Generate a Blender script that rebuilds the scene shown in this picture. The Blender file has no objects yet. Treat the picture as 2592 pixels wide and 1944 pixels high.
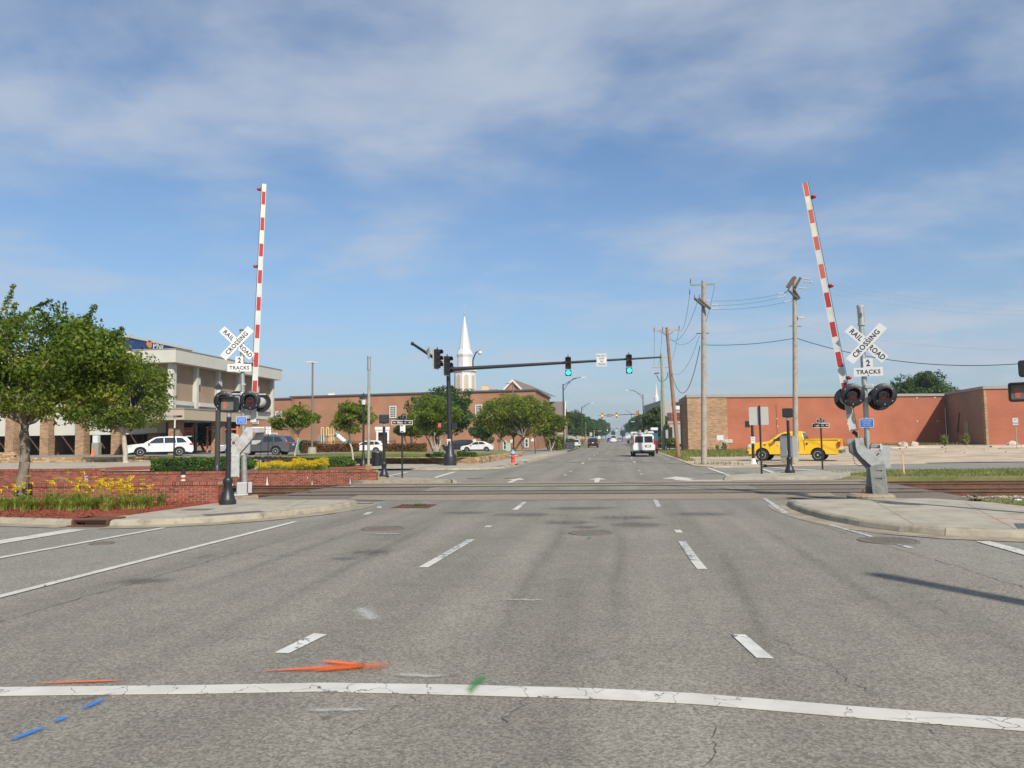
import bpy, math, random
import numpy as np
from mathutils import Vector, Matrix
random.seed(7); RS = np.random.RandomState(11)
S = bpy.context.scene
R = math.radians

# ------------------------------------------------------------------ camera
H = 1.7
YAW, ROLL, FPX = R(8.1), R(0.7), 1900.0
_dy = (1110 - 972) * math.cos(ROLL) + (1567 - 1296) * math.sin(ROLL)
PITCH = math.atan2(_dy, FPX)
CF = Vector((-math.sin(YAW) * math.cos(PITCH), math.cos(YAW) * math.cos(PITCH), math.sin(PITCH)))
_R = Vector((math.cos(YAW), math.sin(YAW), 0)); _U = _R.cross(CF)
CR = _R * math.cos(ROLL) - _U * math.sin(ROLL); CU = _U * math.cos(ROLL) + _R * math.sin(ROLL)
cd = bpy.data.cameras.new('camera'); cam = bpy.data.objects.new('camera', cd); S.collection.objects.link(cam)
cd.sensor_width = 36; cd.lens = FPX / 2592 * 36; cd.clip_end = 6000; cd.clip_start = 0.05
m3 = Matrix((CR, CU, -CF)).transposed(); cam.matrix_world = Matrix.Translation((0, 0, H)) @ m3.to_4x4()
S.camera = cam

# ------------------------------------------------------------------ light and sky
SUN_AZ, SUN_EL = R(149), R(40)        # azimuth clockwise from +Y : behind the camera, to the right
sd = Vector((math.sin(SUN_AZ) * math.cos(SUN_EL), math.cos(SUN_AZ) * math.cos(SUN_EL), math.sin(SUN_EL)))
sl = bpy.data.lights.new('sun', 'SUN'); sl.energy = 3.7; sl.angle = R(1.2); sl.color = (1.0, 0.95, 0.86)
so = bpy.data.objects.new('sun', sl); S.collection.objects.link(so); so.rotation_euler = sd.to_track_quat('Z', 'Y').to_euler()
so.location = (20, -20, 60)
W = bpy.data.worlds.new('World'); S.world = W; W.use_nodes = True
wt = W.node_tree; wt.nodes.clear()
def wn(t, **k):
    n = wt.nodes.new(t)
    for a, b in k.items(): setattr(n, a, b)
    return n
def wl(a, b): wt.links.new(a, b)
def wmath(op, a, b=None, clamp=False):
    n = wn('ShaderNodeMath', operation=op); n.use_clamp = clamp
    for i, v in enumerate((a, b)):
        if v is None: continue
        if isinstance(v, (int, float)): n.inputs[i].default_value = v
        else: wl(v, n.inputs[i])
    return n.outputs[0]
sky = wn('ShaderNodeTexSky', sky_type='NISHITA'); sky.sun_disc = False
sky.sun_elevation = SUN_EL; sky.sun_rotation = SUN_AZ; sky.air_density = 1.0; sky.dust_density = 0.6; sky.ozone_density = 2.5
tc = wn('ShaderNodeTexCoord'); sp = wn('ShaderNodeSeparateXYZ'); wl(tc.outputs['Generated'], sp.inputs[0])
zc = wmath('ADD', wmath('MAXIMUM', sp.outputs[2], 0.0), 0.12)
px = wmath('DIVIDE', sp.outputs[0], zc); py = wmath('DIVIDE', sp.outputs[1], zc)
cb = wn('ShaderNodeCombineXYZ'); wl(px, cb.inputs[0]); wl(py, cb.inputs[1])
mp = wn('ShaderNodeMapping'); wl(cb.outputs[0], mp.inputs[0])
mp.inputs['Rotation'].default_value = (0, 0, R(-24)); mp.inputs['Scale'].default_value = (0.85, 1.0, 1); mp.inputs['Location'].default_value = (2.9, 1.5, 0)
n1 = wn('ShaderNodeTexNoise'); n1.inputs['Scale'].default_value = 1.7; n1.inputs['Detail'].default_value = 12; n1.inputs['Roughness'].default_value = 0.56; n1.inputs['Distortion'].default_value = 0.15
n2 = wn('ShaderNodeTexNoise'); n2.inputs['Scale'].default_value = 0.33; n2.inputs['Detail'].default_value = 3
wl(mp.outputs[0], n1.inputs['Vector']); wl(mp.outputs[0], n2.inputs['Vector'])
mixn = wmath('ADD', wmath('MULTIPLY', n1.outputs[0], 0.6), wmath('MULTIPLY', n2.outputs[0], 0.4))
# more cloud overhead than low down, as in the photograph's altocumulus sheet
bias = wmath('MULTIPLY', wmath('SUBTRACT', sp.outputs[2], 0.18), 0.10)
ramp = wn('ShaderNodeValToRGB'); wl(wmath('ADD', mixn, bias), ramp.inputs[0])
e = ramp.color_ramp.elements; e[0].position = 0.40; e[0].color = (0, 0, 0, 1); e[1].position = 0.66; e[1].color = (1, 1, 1, 1)
ramp.color_ramp.interpolation = 'EASE'
cov = wmath('MULTIPLY', ramp.outputs[0], 0.80)
hz = wmath('POWER', wmath('SUBTRACT', 1.0, wmath('MAXIMUM', sp.outputs[2], 0.0), True), 5.5)
hzf = wmath('MULTIPLY', hz, 0.85)
tint = wn('ShaderNodeMix', data_type='RGBA', blend_type='MULTIPLY'); tint.inputs[0].default_value = 1.0
wl(sky.outputs[0], tint.inputs[6]); tint.inputs[7].default_value = (.74, .85, .92, 1)
mh = wn('ShaderNodeMix', data_type='RGBA'); wl(hzf, mh.inputs[0]); wl(tint.outputs[2], mh.inputs[6]); mh.inputs[7].default_value = (1.95, 2.45, 3.05, 1)
mc = wn('ShaderNodeMix', data_type='RGBA'); wl(cov, mc.inputs[0]); wl(mh.outputs[2], mc.inputs[6]); mc.inputs[7].default_value = (3.55, 3.95, 4.6, 1)
bg = wn('ShaderNodeBackground'); bg.inputs[1].default_value = 0.10; wl(mc.outputs[2], bg.inputs[0])
wo = wn('ShaderNodeOutputWorld'); wl(bg.outputs[0], wo.inputs[0])
vs = S.view_settings; vs.view_transform = 'Standard'; vs.look = 'None'; vs.gamma = 1; vs.use_curve_mapping = False; vs.exposure = 0.58
S.cycles.max_bounces = 6; S.cycles.transparent_max_bounces = 8; S.cycles.use_denoising = True

# ------------------------------------------------------------------ measured points
def ray(x, y): return CF + CR * ((x - 1296) / FPX) - CU * ((y - 972) / FPX)
def G(x, y, z=0.0):               # ground point seen at photograph measurement x, y
    d = ray(x, y); t = (z - H) / d.z; return Vector((0, 0, H)) + d * t
def at(x, y, dep):                # the point at a known distance along the view axis
    d = ray(x, y); return Vector((0, 0, H)) + d * (dep / (_R.x * d.y - _R.y * d.x))
def lat(x, dep, z=0.0):           # ground position from bearing and distance
    p = at(x, 1110, dep); return Vector((p.x, p.y, z))
def sm(t): t = max(0., min(1., t)); return t * t * (3 - 2 * t)
def zr(Y): return 0.0 if Y < 100 else 0.0028 * (min(Y, 700) - 100)

# ------------------------------------------------------------------ materials
MC = {}
def nt(m): return m.node_tree
def mat(name, col, rough=0.65, metal=0.0, var=0.12, scale=4.0, bump=0.0, bscale=30.0, spec=0.4, dirt=None, island=0.0, coat=0.0):
    if name in MC: return MC[name]
    m = bpy.data.materials.new(name); m.use_nodes = True; t = m.node_tree; b = t.nodes['Principled BSDF']
    b.inputs['Roughness'].default_value = rough; b.inputs['Metallic'].default_value = metal; b.inputs['Specular IOR Level'].default_value = spec
    if coat: b.inputs['Coat Weight'].default_value = coat; b.inputs['Coat Roughness'].default_value = 0.05
    c = t.nodes.new('ShaderNodeTexCoord')
    n = t.nodes.new('ShaderNodeTexNoise'); n.inputs['Scale'].default_value = scale; n.inputs['Detail'].default_value = 6; n.inputs['Roughness'].default_value = .65
    t.links.new(c.outputs['Object'], n.inputs['Vector'])
    mr = t.nodes.new('ShaderNodeMapRange'); mr.inputs[1].default_value = .25; mr.inputs[2].default_value = .75
    mr.inputs[3].default_value = 1 - var; mr.inputs[4].default_value = 1 + var
    t.links.new(n.outputs[0], mr.inputs[0])
    last = mr.outputs[0]
    if island:
        ge = t.nodes.new('ShaderNodeNewGeometry'); oi = t.nodes.new('ShaderNodeObjectInfo')
        ad = t.nodes.new('ShaderNodeMath'); ad.operation = 'ADD'; t.links.new(ge.outputs['Random Per Island'], ad.inputs[0]); t.links.new(oi.outputs['Random'], ad.inputs[1])
        fr = t.nodes.new('ShaderNodeMath'); fr.operation = 'FRACT'; t.links.new(ad.outputs[0], fr.inputs[0])
        m2 = t.nodes.new('ShaderNodeMapRange'); m2.inputs[3].default_value = 1 - island; m2.inputs[4].default_value = 1 + island; t.links.new(fr.outputs[0], m2.inputs[0])
        mu = t.nodes.new('ShaderNodeMath'); mu.operation = 'MULTIPLY'; t.links.new(last, mu.inputs[0]); t.links.new(m2.outputs[0], mu.inputs[1]); last = mu.outputs[0]
    vm = t.nodes.new('ShaderNodeVectorMath'); vm.operation = 'SCALE'; vm.inputs[0].default_value = col[:3]; t.links.new(last, vm.inputs['Scale'])
    out = vm.outputs[0]
    if dirt:
        dc, dsc, lo, hi = dirt
        n2 = t.nodes.new('ShaderNodeTexNoise'); n2.inputs['Scale'].default_value = dsc; n2.inputs['Detail'].default_value = 8; n2.inputs['Roughness'].default_value = .7
        t.links.new(c.outputs['Object'], n2.inputs['Vector'])
        r2 = t.nodes.new('ShaderNodeMapRange'); r2.inputs[1].default_value = lo; r2.inputs[2].default_value = hi; t.links.new(n2.outputs[0], r2.inputs[0])
        mx = t.nodes.new('ShaderNodeMix'); mx.data_type = 'RGBA'; t.links.new(r2.outputs[0], mx.inputs[0]); t.links.new(out, mx.inputs[6]); mx.inputs[7].default_value = (*dc, 1); out = mx.outputs[2]
    t.links.new(out, b.inputs['Base Color'])
    if bump:
        nb = t.nodes.new('ShaderNodeTexNoise'); nb.inputs['Scale'].default_value = bscale; nb.inputs['Detail'].default_value = 5; t.links.new(c.outputs['Object'], nb.inputs['Vector'])
        bp = t.nodes.new('ShaderNodeBump'); bp.inputs['Strength'].default_value = bump; bp.inputs['Distance'].default_value = .02
        t.links.new(nb.outputs[0], bp.inputs['Height']); t.links.new(bp.outputs[0], b.inputs['Normal'])
    MC[name] = m; return m

def emis(name, col, st):
    if name in MC: return MC[name]
    m = bpy.data.materials.new(name); m.use_nodes = True; b = m.node_tree.nodes['Principled BSDF']
    b.inputs['Base Color'].default_value = (*[c * .3 for c in col], 1); b.inputs['Emission Color'].default_value = (*col, 1); b.inputs['Emission Strength'].default_value = st
    MC[name] = m; return m

def leafmat(name, cols, trans=0.42):
    if name in MC: return MC[name]
    m = bpy.data.materials.new(name); m.use_nodes = True; t = m.node_tree; b = t.nodes['Principled BSDF']
    b.inputs['Roughness'].default_value = .55; b.inputs['Specular IOR Level'].default_value = .25
    ge = t.nodes.new('ShaderNodeNewGeometry'); rp = t.nodes.new('ShaderNodeValToRGB')
    c = t.nodes.new('ShaderNodeTexCoord'); n = t.nodes.new('ShaderNodeTexNoise'); n.inputs['Scale'].default_value = .9; n.inputs['Detail'].default_value = 3; t.links.new(c.outputs['Object'], n.inputs[0])
    ma = t.nodes.new('ShaderNodeMath'); ma.operation = 'MULTIPLY_ADD'; t.links.new(ge.outputs['Random Per Island'], ma.inputs[0]); ma.inputs[1].default_value = .6
    m3_ = t.nodes.new('ShaderNodeMath'); m3_.operation = 'MULTIPLY_ADD'; t.links.new(n.outputs[0], m3_.inputs[0]); m3_.inputs[1].default_value = 1.6; m3_.inputs[2].default_value = -.6
    t.links.new(m3_.outputs[0], ma.inputs[2]); t.links.new(ma.outputs[0], rp.inputs[0])
    el = rp.color_ramp.elements; el[0].color = (*cols[0], 1); el[1].color = (*cols[-1], 1); el[0].position = .05; el[1].position = .95
    for i, cc in enumerate(cols[1:-1]):
        ee = el.new((i + 1) / (len(cols) - 1)); ee.color = (*cc, 1)
    t.links.new(rp.outputs[0], b.inputs['Base Color'])
    tr = t.nodes.new('ShaderNodeBsdfTranslucent'); br = t.nodes.new('ShaderNodeMix'); br.data_type = 'RGBA'; br.blend_type = 'MULTIPLY'; br.inputs[0].default_value = 1
    t.links.new(rp.outputs[0], br.inputs[6]); br.inputs[7].default_value = (1.5, 1.6, .7, 1); t.links.new(br.outputs[2], tr.inputs[0])
    mx = t.nodes.new('ShaderNodeMixShader'); mx.inputs[0].default_value = trans
    t.links.new(b.outputs[0], mx.inputs[1]); t.links.new(tr.outputs[0], mx.inputs[2]); t.links.new(mx.outputs[0], t.nodes['Material Output'].inputs[0])
    MC[name] = m; return m

def glassmat(name='glass', col=(.02, .025, .03), rough=.06):
    if name in MC: return MC[name]
    m = bpy.data.materials.new(name); m.use_nodes = True; b = m.node_tree.nodes['Principled BSDF']
    b.inputs['Base Color'].default_value = (*col, 1); b.inputs['Roughness'].default_value = rough; b.inputs['Specular IOR Level'].default_value = .8
    MC[name] = m; return m

def paintmat(name, col, wear=.5, crack=True, scale=1.0, fade=0.0, crlo=.018, amax=1.0, ns=160):
    """road paint, worn and cracked through to the asphalt"""
    if name in MC: return MC[name]
    m = bpy.data.materials.new(name); m.use_nodes = True; t = m.node_tree; b = t.nodes['Principled BSDF']; b.inputs['Roughness'].default_value = .7
    c = t.nodes.new('ShaderNodeTexCoord'); v = c.outputs['Object']
    n = t.nodes.new('ShaderNodeTexNoise'); n.inputs['Scale'].default_value = 9 * scale; n.inputs['Detail'].default_value = 9; n.inputs['Roughness'].default_value = .75; t.links.new(v, n.inputs[0])
    r = t.nodes.new('ShaderNodeMapRange'); r.inputs[1].default_value = wear; r.inputs[2].default_value = wear + .05; t.links.new(n.outputs[0], r.inputs[0])
    fac = r.outputs[0]
    if crack:
        wp = t.nodes.new('ShaderNodeTexNoise'); wp.inputs['Scale'].default_value = 6; wp.inputs['Detail'].default_value = 4; t.links.new(v, wp.inputs[0])
        ad = t.nodes.new('ShaderNodeVectorMath'); ad.operation = 'MULTIPLY_ADD'; t.links.new(wp.outputs[1], ad.inputs[0]); ad.inputs[1].default_value = (.25, .25, 0); t.links.new(v, ad.inputs[2])
        vo = t.nodes.new('ShaderNodeTexVoronoi'); vo.feature = 'DISTANCE_TO_EDGE'; vo.inputs['Scale'].default_value = 3.2; t.links.new(ad.outputs[0], vo.inputs[0])
        cr = t.nodes.new('ShaderNodeMapRange'); cr.inputs[1].default_value = crlo * .45; cr.inputs[2].default_value = crlo; cr.inputs[3].default_value = 1; cr.inputs[4].default_value = 0; t.links.new(vo.outputs[0], cr.inputs[0])
        n3 = t.nodes.new('ShaderNodeTexNoise'); n3.inputs['Scale'].default_value = 1.3; t.links.new(v, n3.inputs[0])
        g = t.nodes.new('ShaderNodeMapRange'); g.inputs[1].default_value = .42; g.inputs[2].default_value = .52; t.links.new(n3.outputs[0], g.inputs[0])
        mm = t.nodes.new('ShaderNodeMath'); mm.operation = 'MULTIPLY'; t.links.new(cr.outputs[0], mm.inputs[0]); t.links.new(g.outputs[0], mm.inputs[1])
        mx_ = t.nodes.new('ShaderNodeMath'); mx_.operation = 'MAXIMUM'; t.links.new(mm.outputs[0], mx_.inputs[0]); t.links.new(fac, mx_.inputs[1]); fac = mx_.outputs[0]
    sc = t.nodes.new('ShaderNodeTexNoise'); sc.inputs['Scale'].default_value = 3; sc.inputs['Detail'].default_value = 6; t.links.new(v, sc.inputs[0])
    vr = t.nodes.new('ShaderNodeMapRange'); vr.inputs[1].default_value = .3; vr.inputs[2].default_value = .7; vr.inputs[3].default_value = .86; vr.inputs[4].default_value = 1.06; t.links.new(sc.outputs[0], vr.inputs[0])
    cs = t.nodes.new('ShaderNodeVectorMath'); cs.operation = 'SCALE'; cs.inputs[0].default_value = col; t.links.new(vr.outputs[0], cs.inputs['Scale'])
    mix = t.nodes.new('ShaderNodeMix'); mix.data_type = 'RGBA'; t.links.new(fac, mix.inputs[0]); t.links.new(cs.outputs[0], mix.inputs[6]); mix.inputs[7].default_value = (.10, .097, .09, 1)
    t.links.new(mix.outputs[2], b.inputs['Base Color'])
    if fade:   # sprayed paint: ragged, fading into the surface below
        tr = t.nodes.new('ShaderNodeBsdfTransparent'); ms = t.nodes.new('ShaderNodeMixShader')
        at_ = t.nodes.new('ShaderNodeAttribute'); at_.attribute_name = 'soft'
        nn = t.nodes.new('ShaderNodeTexNoise'); nn.inputs['Scale'].default_value = ns; nn.inputs['Detail'].default_value = 2 if ns > 50 else 9; nn.inputs['Roughness'].default_value = .5 if ns > 50 else .75; nn.inputs['Detail'].default_value = 2; t.links.new(v, nn.inputs[0])
        th = t.nodes.new('ShaderNodeMath'); th.operation = 'MULTIPLY_ADD'; t.links.new(at_.outputs['Fac'], th.inputs[0]); th.inputs[1].default_value = 1.5
        s2 = t.nodes.new('ShaderNodeMath'); s2.operation = 'MULTIPLY_ADD'; t.links.new(nn.outputs[0], s2.inputs[0]); s2.inputs[1].default_value = 1.8; s2.inputs[2].default_value = -1.25
        t.links.new(s2.outputs[0], th.inputs[2]); th.use_clamp = True; am = t.nodes.new('ShaderNodeMath'); am.operation = 'MULTIPLY'; t.links.new(th.outputs[0], am.inputs[0]); am.inputs[1].default_value = amax; th = am
        t.links.new(th.outputs[0], ms.inputs[0]); t.links.new(tr.outputs[0], ms.inputs[1]); t.links.new(b.outputs[0], ms.inputs[2]); t.links.new(ms.outputs[0], t.nodes['Material Output'].inputs[0])
    MC[name] = m; return m

def asphaltmat(name, base=(.218, .198, .164), old=1.0, tracks=False):
    if name in MC: return MC[name]
    m = bpy.data.materials.new(name); m.use_nodes = True; t = m.node_tree; b = t.nodes['Principled BSDF']; b.inputs['Roughness'].default_value = .88; b.inputs['Specular IOR Level'].default_value = .25
    c = t.nodes.new('ShaderNodeTexCoord'); v = c.outputs['Object']
    def noise(s, d=6, r=.6):
        n = t.nodes.new('ShaderNodeTexNoise'); n.inputs['Scale'].default_value = s; n.inputs['Detail'].default_value = d; n.inputs['Roughness'].default_value = r; t.links.new(v, n.inputs[0]); return n
    def mr(i, a, b_, c_, d_):
        n = t.nodes.new('ShaderNodeMapRange'); [setattr(n.inputs[k + 1], 'default_value', q) for k, q in enumerate((a, b_, c_, d_))]; t.links.new(i, n.inputs[0]); return n.outputs[0]
    def mul(a, b_):
        n = t.nodes.new('ShaderNodeMath'); n.operation = 'MULTIPLY'; t.links.new(a, n.inputs[0]); t.links.new(b_, n.inputs[1]); return n.outputs[0]
    vo = t.nodes.new('ShaderNodeTexVoronoi'); vo.inputs['Scale'].default_value = 62; t.links.new(v, vo.inputs[0])
    sep = t.nodes.new('ShaderNodeSeparateColor'); t.links.new(vo.outputs['Color'], sep.inputs[0])
    f = mr(sep.outputs[0], 0, 1, .66, 1.34)
    f = mul(f, mr(noise(34, 5, .8).outputs[0], .3, .7, .85, 1.15))
    f = mul(f, mr(noise(.35, 7, .62).outputs[0], .3, .7, .90, 1.08))
    f = mul(f, mr(noise(2.2, 8, .7).outputs[0], .3, .72, 1.07, .90))
    # sparse dark pits and oil spots
    f = mul(f, mr(noise(5.5, 9, .85).outputs[0], .66, .74, 1.0, .62))
    # hairline cracks, only where a broad noise lets them
    wp = noise(1.1, 6, .7); ad = t.nodes.new('ShaderNodeVectorMath'); ad.operation = 'MULTIPLY_ADD'; t.links.new(wp.outputs[1], ad.inputs[0]); ad.inputs[1].default_value = (1.2, 1.2, 0); t.links.new(v, ad.inputs[2])
    ve = t.nodes.new('ShaderNodeTexVoronoi'); ve.feature = 'DISTANCE_TO_EDGE'; ve.inputs['Scale'].default_value = .55; t.links.new(ad.outputs[0], ve.inputs[0])
    ck = mr(ve.outputs[0], .002, .0075, 1, 0); gate = mr(noise(.5, 3).outputs[0], .53, .58, 0, 1); ckf = mul(ck, gate)
    f = mul(f, mr(ckf, 0, 1, 1, .72))
    if tracks:   # wheel paths: darker bands along the lanes
        sx = t.nodes.new('ShaderNodeSeparateXYZ'); t.links.new(v, sx.inputs[0])
        w1 = t.nodes.new('ShaderNodeMath'); w1.operation = 'MULTIPLY_ADD'; t.links.new(sx.outputs[0], w1.inputs[0]); w1.inputs[1].default_value = 2 * math.pi / 1.815; w1.inputs[2].default_value = .35
        sn = t.nodes.new('ShaderNodeMath'); sn.operation = 'SINE'; t.links.new(w1.outputs[0], sn.inputs[0])
        f = mul(f, mr(sn.outputs[0], -1, 1, .92, 1.03))
        mp_ = t.nodes.new('ShaderNodeMapping'); mp_.inputs['Scale'].default_value = (1.7, .09, 1); t.links.new(v, mp_.inputs[0])
        st = t.nodes.new('ShaderNodeTexNoise'); st.inputs['Scale'].default_value = 1.0; st.inputs['Detail'].default_value = 5; t.links.new(mp_.outputs[0], st.inputs[0])
        f = mul(f, mr(st.outputs[0], .35, .7, 1.06, .86))
    vm = t.nodes.new('ShaderNodeVectorMath'); vm.operation = 'SCALE'; vm.inputs[0].default_value = base; t.links.new(f, vm.inputs['Scale'])
    t.links.new(vm.outputs[0], b.inputs['Base Color'])
    bp = t.nodes.new('ShaderNodeBump'); bp.inputs['Strength'].default_value = .55; bp.inputs['Distance'].default_value = .006; t.links.new(sep.outputs[0], bp.inputs['Height']); t.links.new(bp.outputs[0], b.inputs['Normal'])
    MC[name] = m; return m

def brickmat(name, c1, c2, mortar, bw=.21, bh=.075, rot=False, offset=.5, msz=.012):
    """brick coursing for walls too far off for their bricks to be told apart; x or y runs along, z up"""
    if name in MC: return MC[name]
    m = bpy.data.materials.new(name); m.use_nodes = True; t = m.node_tree; b = t.nodes['Principled BSDF']; b.inputs['Roughness'].default_value = .85; b.inputs['Specular IOR Level'].default_value = .2
    c = t.nodes.new('ShaderNodeTexCoord'); s = t.nodes.new('ShaderNodeSeparateXYZ'); t.links.new(c.outputs['Object'], s.inputs[0])
    ad = t.nodes.new('ShaderNodeMath'); ad.operation = 'ADD'; t.links.new(s.outputs[0], ad.inputs[0]); t.links.new(s.outputs[1], ad.inputs[1])
    cb_ = t.nodes.new('ShaderNodeCombineXYZ'); t.links.new(ad.outputs[0], cb_.inputs[0]); t.links.new(s.outputs[2], cb_.inputs[1])
    bt = t.nodes.new('ShaderNodeTexBrick'); t.links.new(cb_.outputs[0], bt.inputs[0]); bt.inputs['Scale'].default_value = 1; bt.inputs['Brick Width'].default_value = bw; bt.inputs['Row Height'].default_value = bh
    bt.inputs['Mortar Size'].default_value = msz; bt.inputs['Color1'].default_value = (*c1, 1); bt.inputs['Color2'].default_value = (*c2, 1); bt.inputs['Mortar'].default_value = (*mortar, 1); bt.offset = offset
    n = t.nodes.new('ShaderNodeTexNoise'); n.inputs['Scale'].default_value = .35; n.inputs['Detail'].default_value = 7; t.links.new(c.outputs['Object'], n.inputs[0])
    mr_ = t.nodes.new('ShaderNodeMapRange'); mr_.inputs[1].default_value = .3; mr_.inputs[2].default_value = .7; mr_.inputs[3].default_value = .86; mr_.inputs[4].default_value = 1.12; t.links.new(n.outputs[0], mr_.inputs[0])
    vm = t.nodes.new('ShaderNodeVectorMath'); vm.operation = 'SCALE'; t.links.new(bt.outputs[0], vm.inputs[0]); t.links.new(mr_.outputs[0], vm.inputs['Scale']); t.links.new(vm.outputs[0], b.inputs['Base Color'])
    bp = t.nodes.new('ShaderNodeBump'); bp.inputs['Strength'].default_value = .4; bp.inputs['Distance'].default_value = .01; bp.invert = True; t.links.new(bt.outputs[1], bp.inputs['Height']); t.links.new(bp.outputs[0], b.inputs['Normal'])
    MC[name] = m; return m

# ------------------------------------------------------------------ mesh building
class MB:
    def __init__(s): s.v = []; s.f = []
    def add(s, vs, fs, M=None):
        o = len(s.v)
        s.v += [tuple(M @ Vector(p)) if M else tuple(p) for p in vs]; s.f += [tuple(i + o for i in q) for q in fs]; return s
    def box(s, c, d, rz=0, rx=0, ry=0, taper=1.0):
        x, y, z = d[0] / 2, d[1] / 2, d[2] / 2; t = taper
        vs = [(-x, -y, -z), (x, -y, -z), (x, y, -z), (-x, y, -z), (-x * t, -y * t, z), (x * t, -y * t, z), (x * t, y * t, z), (-x * t, y * t, z)]
        M = Matrix.Translation(c) @ Matrix.Rotation(rz, 4, 'Z') @ Matrix.Rotation(ry, 4, 'Y') @ Matrix.Rotation(rx, 4, 'X')
        return s.add(vs, [(0, 3, 2, 1), (4, 5, 6, 7), (0, 1, 5, 4), (1, 2, 6, 5), (2, 3, 7, 6), (3, 0, 4, 7)], M)
    def bb(s, x0, x1, y0, y1, z0, z1): return s.box(((x0 + x1) / 2, (y0 + y1) / 2, (z0 + z1) / 2), (abs(x1 - x0), abs(y1 - y0), abs(z1 - z0)))
    def cyl(s, p0, p1, r0, r1=None, n=12, caps=True):
        p0, p1 = Vector(p0), Vector(p1); r1 = r0 if r1 is None else r1; d = (p1 - p0)
        if d.length < 1e-7: return s
        q = d.to_track_quat('Z', 'Y').to_matrix(); vs = []
        for p, r in ((p0, r0), (p1, r1)):
            for i in range(n):
                a = 2 * math.pi * i / n; vs.append(p + q @ Vector((math.cos(a) * r, math.sin(a) * r, 0)))
        fs = [(i, (i + 1) % n, n + (i + 1) % n, n + i) for i in range(n)]
        if caps: fs += [tuple(reversed(range(n))), tuple(range(n, 2 * n))]
        return s.add(vs, fs)
    def lathe(s, prof, n=20, M=None):          # prof: (r, z) pairs
        vs = []; fs = []
        for r, z in prof:
            for i in range(n): a = 2 * math.pi * i / n; vs.append((math.cos(a) * r, math.sin(a) * r, z))
        for k in range(len(prof) - 1):
            for i in range(n): fs.append((k * n + i, k * n + (i + 1) % n, (k + 1) * n + (i + 1) % n, (k + 1) * n + i))
        fs.append(tuple(reversed(range(n)))); fs.append(tuple(range((len(prof) - 1) * n, len(prof) * n)))
        return s.add(vs, fs, M)
    def prism(s, poly, y0, y1, M=None):         # outline in x,z drawn out along y
        n = len(poly); vs = [(p[0], y0, p[1]) for p in poly] + [(p[0], y1, p[1]) for p in poly]
        fs = [tuple(range(n)), tuple(reversed(range(n, 2 * n)))] + [(i, n + i, n + (i + 1) % n, (i + 1) % n) for i in range(n)]
        return s.add(vs, fs, M)
    def slab(s, poly, z0, z1):                  # outline in x,y
        n = len(poly); vs = [(p[0], p[1], z0) for p in poly] + [(p[0], p[1], z1) for p in poly]
        fs = [tuple(reversed(range(n))), tuple(range(n, 2 * n))] + [(i, (i + 1) % n, n + (i + 1) % n, n + i) for i in range(n)]
        return s.add(vs, fs)
    def flat(s, poly, z): return s.add([(p[0], p[1], z) for p in poly], [tuple(range(len(poly)))])
    def tube(s, pts, r, n=8, r1=None):
        pts = [Vector(p) for p in pts]; m = len(pts); vs = []; fs = []
        for k, p in enumerate(pts):
            d = (pts[min(k + 1, m - 1)] - pts[max(k - 1, 0)]).normalized(); q = d.to_track_quat('Z', 'Y').to_matrix()
            rr = r if r1 is None else r + (r1 - r) * k / (m - 1)
            for i in range(n): a = 2 * math.pi * i / n; vs.append(p + q @ Vector((math.cos(a) * rr, math.sin(a) * rr, 0)))
        for k in range(m - 1):
            for i in range(n): fs.append((k * n + i, k * n + (i + 1) % n, (k + 1) * n + (i + 1) % n, (k + 1) * n + i))
        fs += [tuple(reversed(range(n))), tuple(range((m - 1) * n, m * n))]
        return s.add(vs, fs)
    def ball(s, c, r, n=12, k=8, sq=(1, 1, 1)):
        vs = [(c[0], c[1], c[2] - r * sq[2])]; fs = []
        for j in range(1, k):
            ph = -math.pi / 2 + math.pi * j / k
            for i in range(n): a = 2 * math.pi * i / n; vs.append((c[0] + r * sq[0] * math.cos(ph) * math.cos(a), c[1] + r * sq[1] * math.cos(ph) * math.sin(a), c[2] + r * sq[2] * math.sin(ph)))
        vs.append((c[0], c[1], c[2] + r * sq[2])); T = len(vs) - 1
        for i in range(n):
            fs.append((0, 1 + (i + 1) % n, 1 + i)); fs.append((T, 1 + (k - 2) * n + i, 1 + (k - 2) * n + (i + 1) % n))
            for j in range(k - 2): a = 1 + j * n; fs.append((a + i, a + (i + 1) % n, a + n + (i + 1) % n, a + n + i))
        return s.add(vs, fs)
    def mesh(s, name, m, smooth=False):
        me = bpy.data.meshes.new(name); me.from_pydata([tuple(p) for p in s.v], [], s.f)
        if m: me.materials.append(m)
        if smooth:
            me.polygons.foreach_set('use_smooth', [True] * len(me.polygons))
            try: me.set_sharp_from_angle(angle=R(40))
            except Exception: pass
        me.update(); return me
    def build(s, name, m, parent=None, smooth=False, bevel=0, loc=None, rz=0, kind=None, label=None):
        o = bpy.data.objects.new(name, s.mesh(name, m, smooth)); S.collection.objects.link(o)
        if parent: o.parent = parent
        if loc: o.location = loc
        if rz: o.rotation_euler.z = rz
        if bevel:
            b = o.modifiers.new('bevel', 'BEVEL'); b.width = bevel; b.segments = 2; b.limit_method = 'ANGLE'; b.angle_limit = R(30)
        if kind: o['kind'] = kind
        if label: o['label'] = label
        return o

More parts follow.
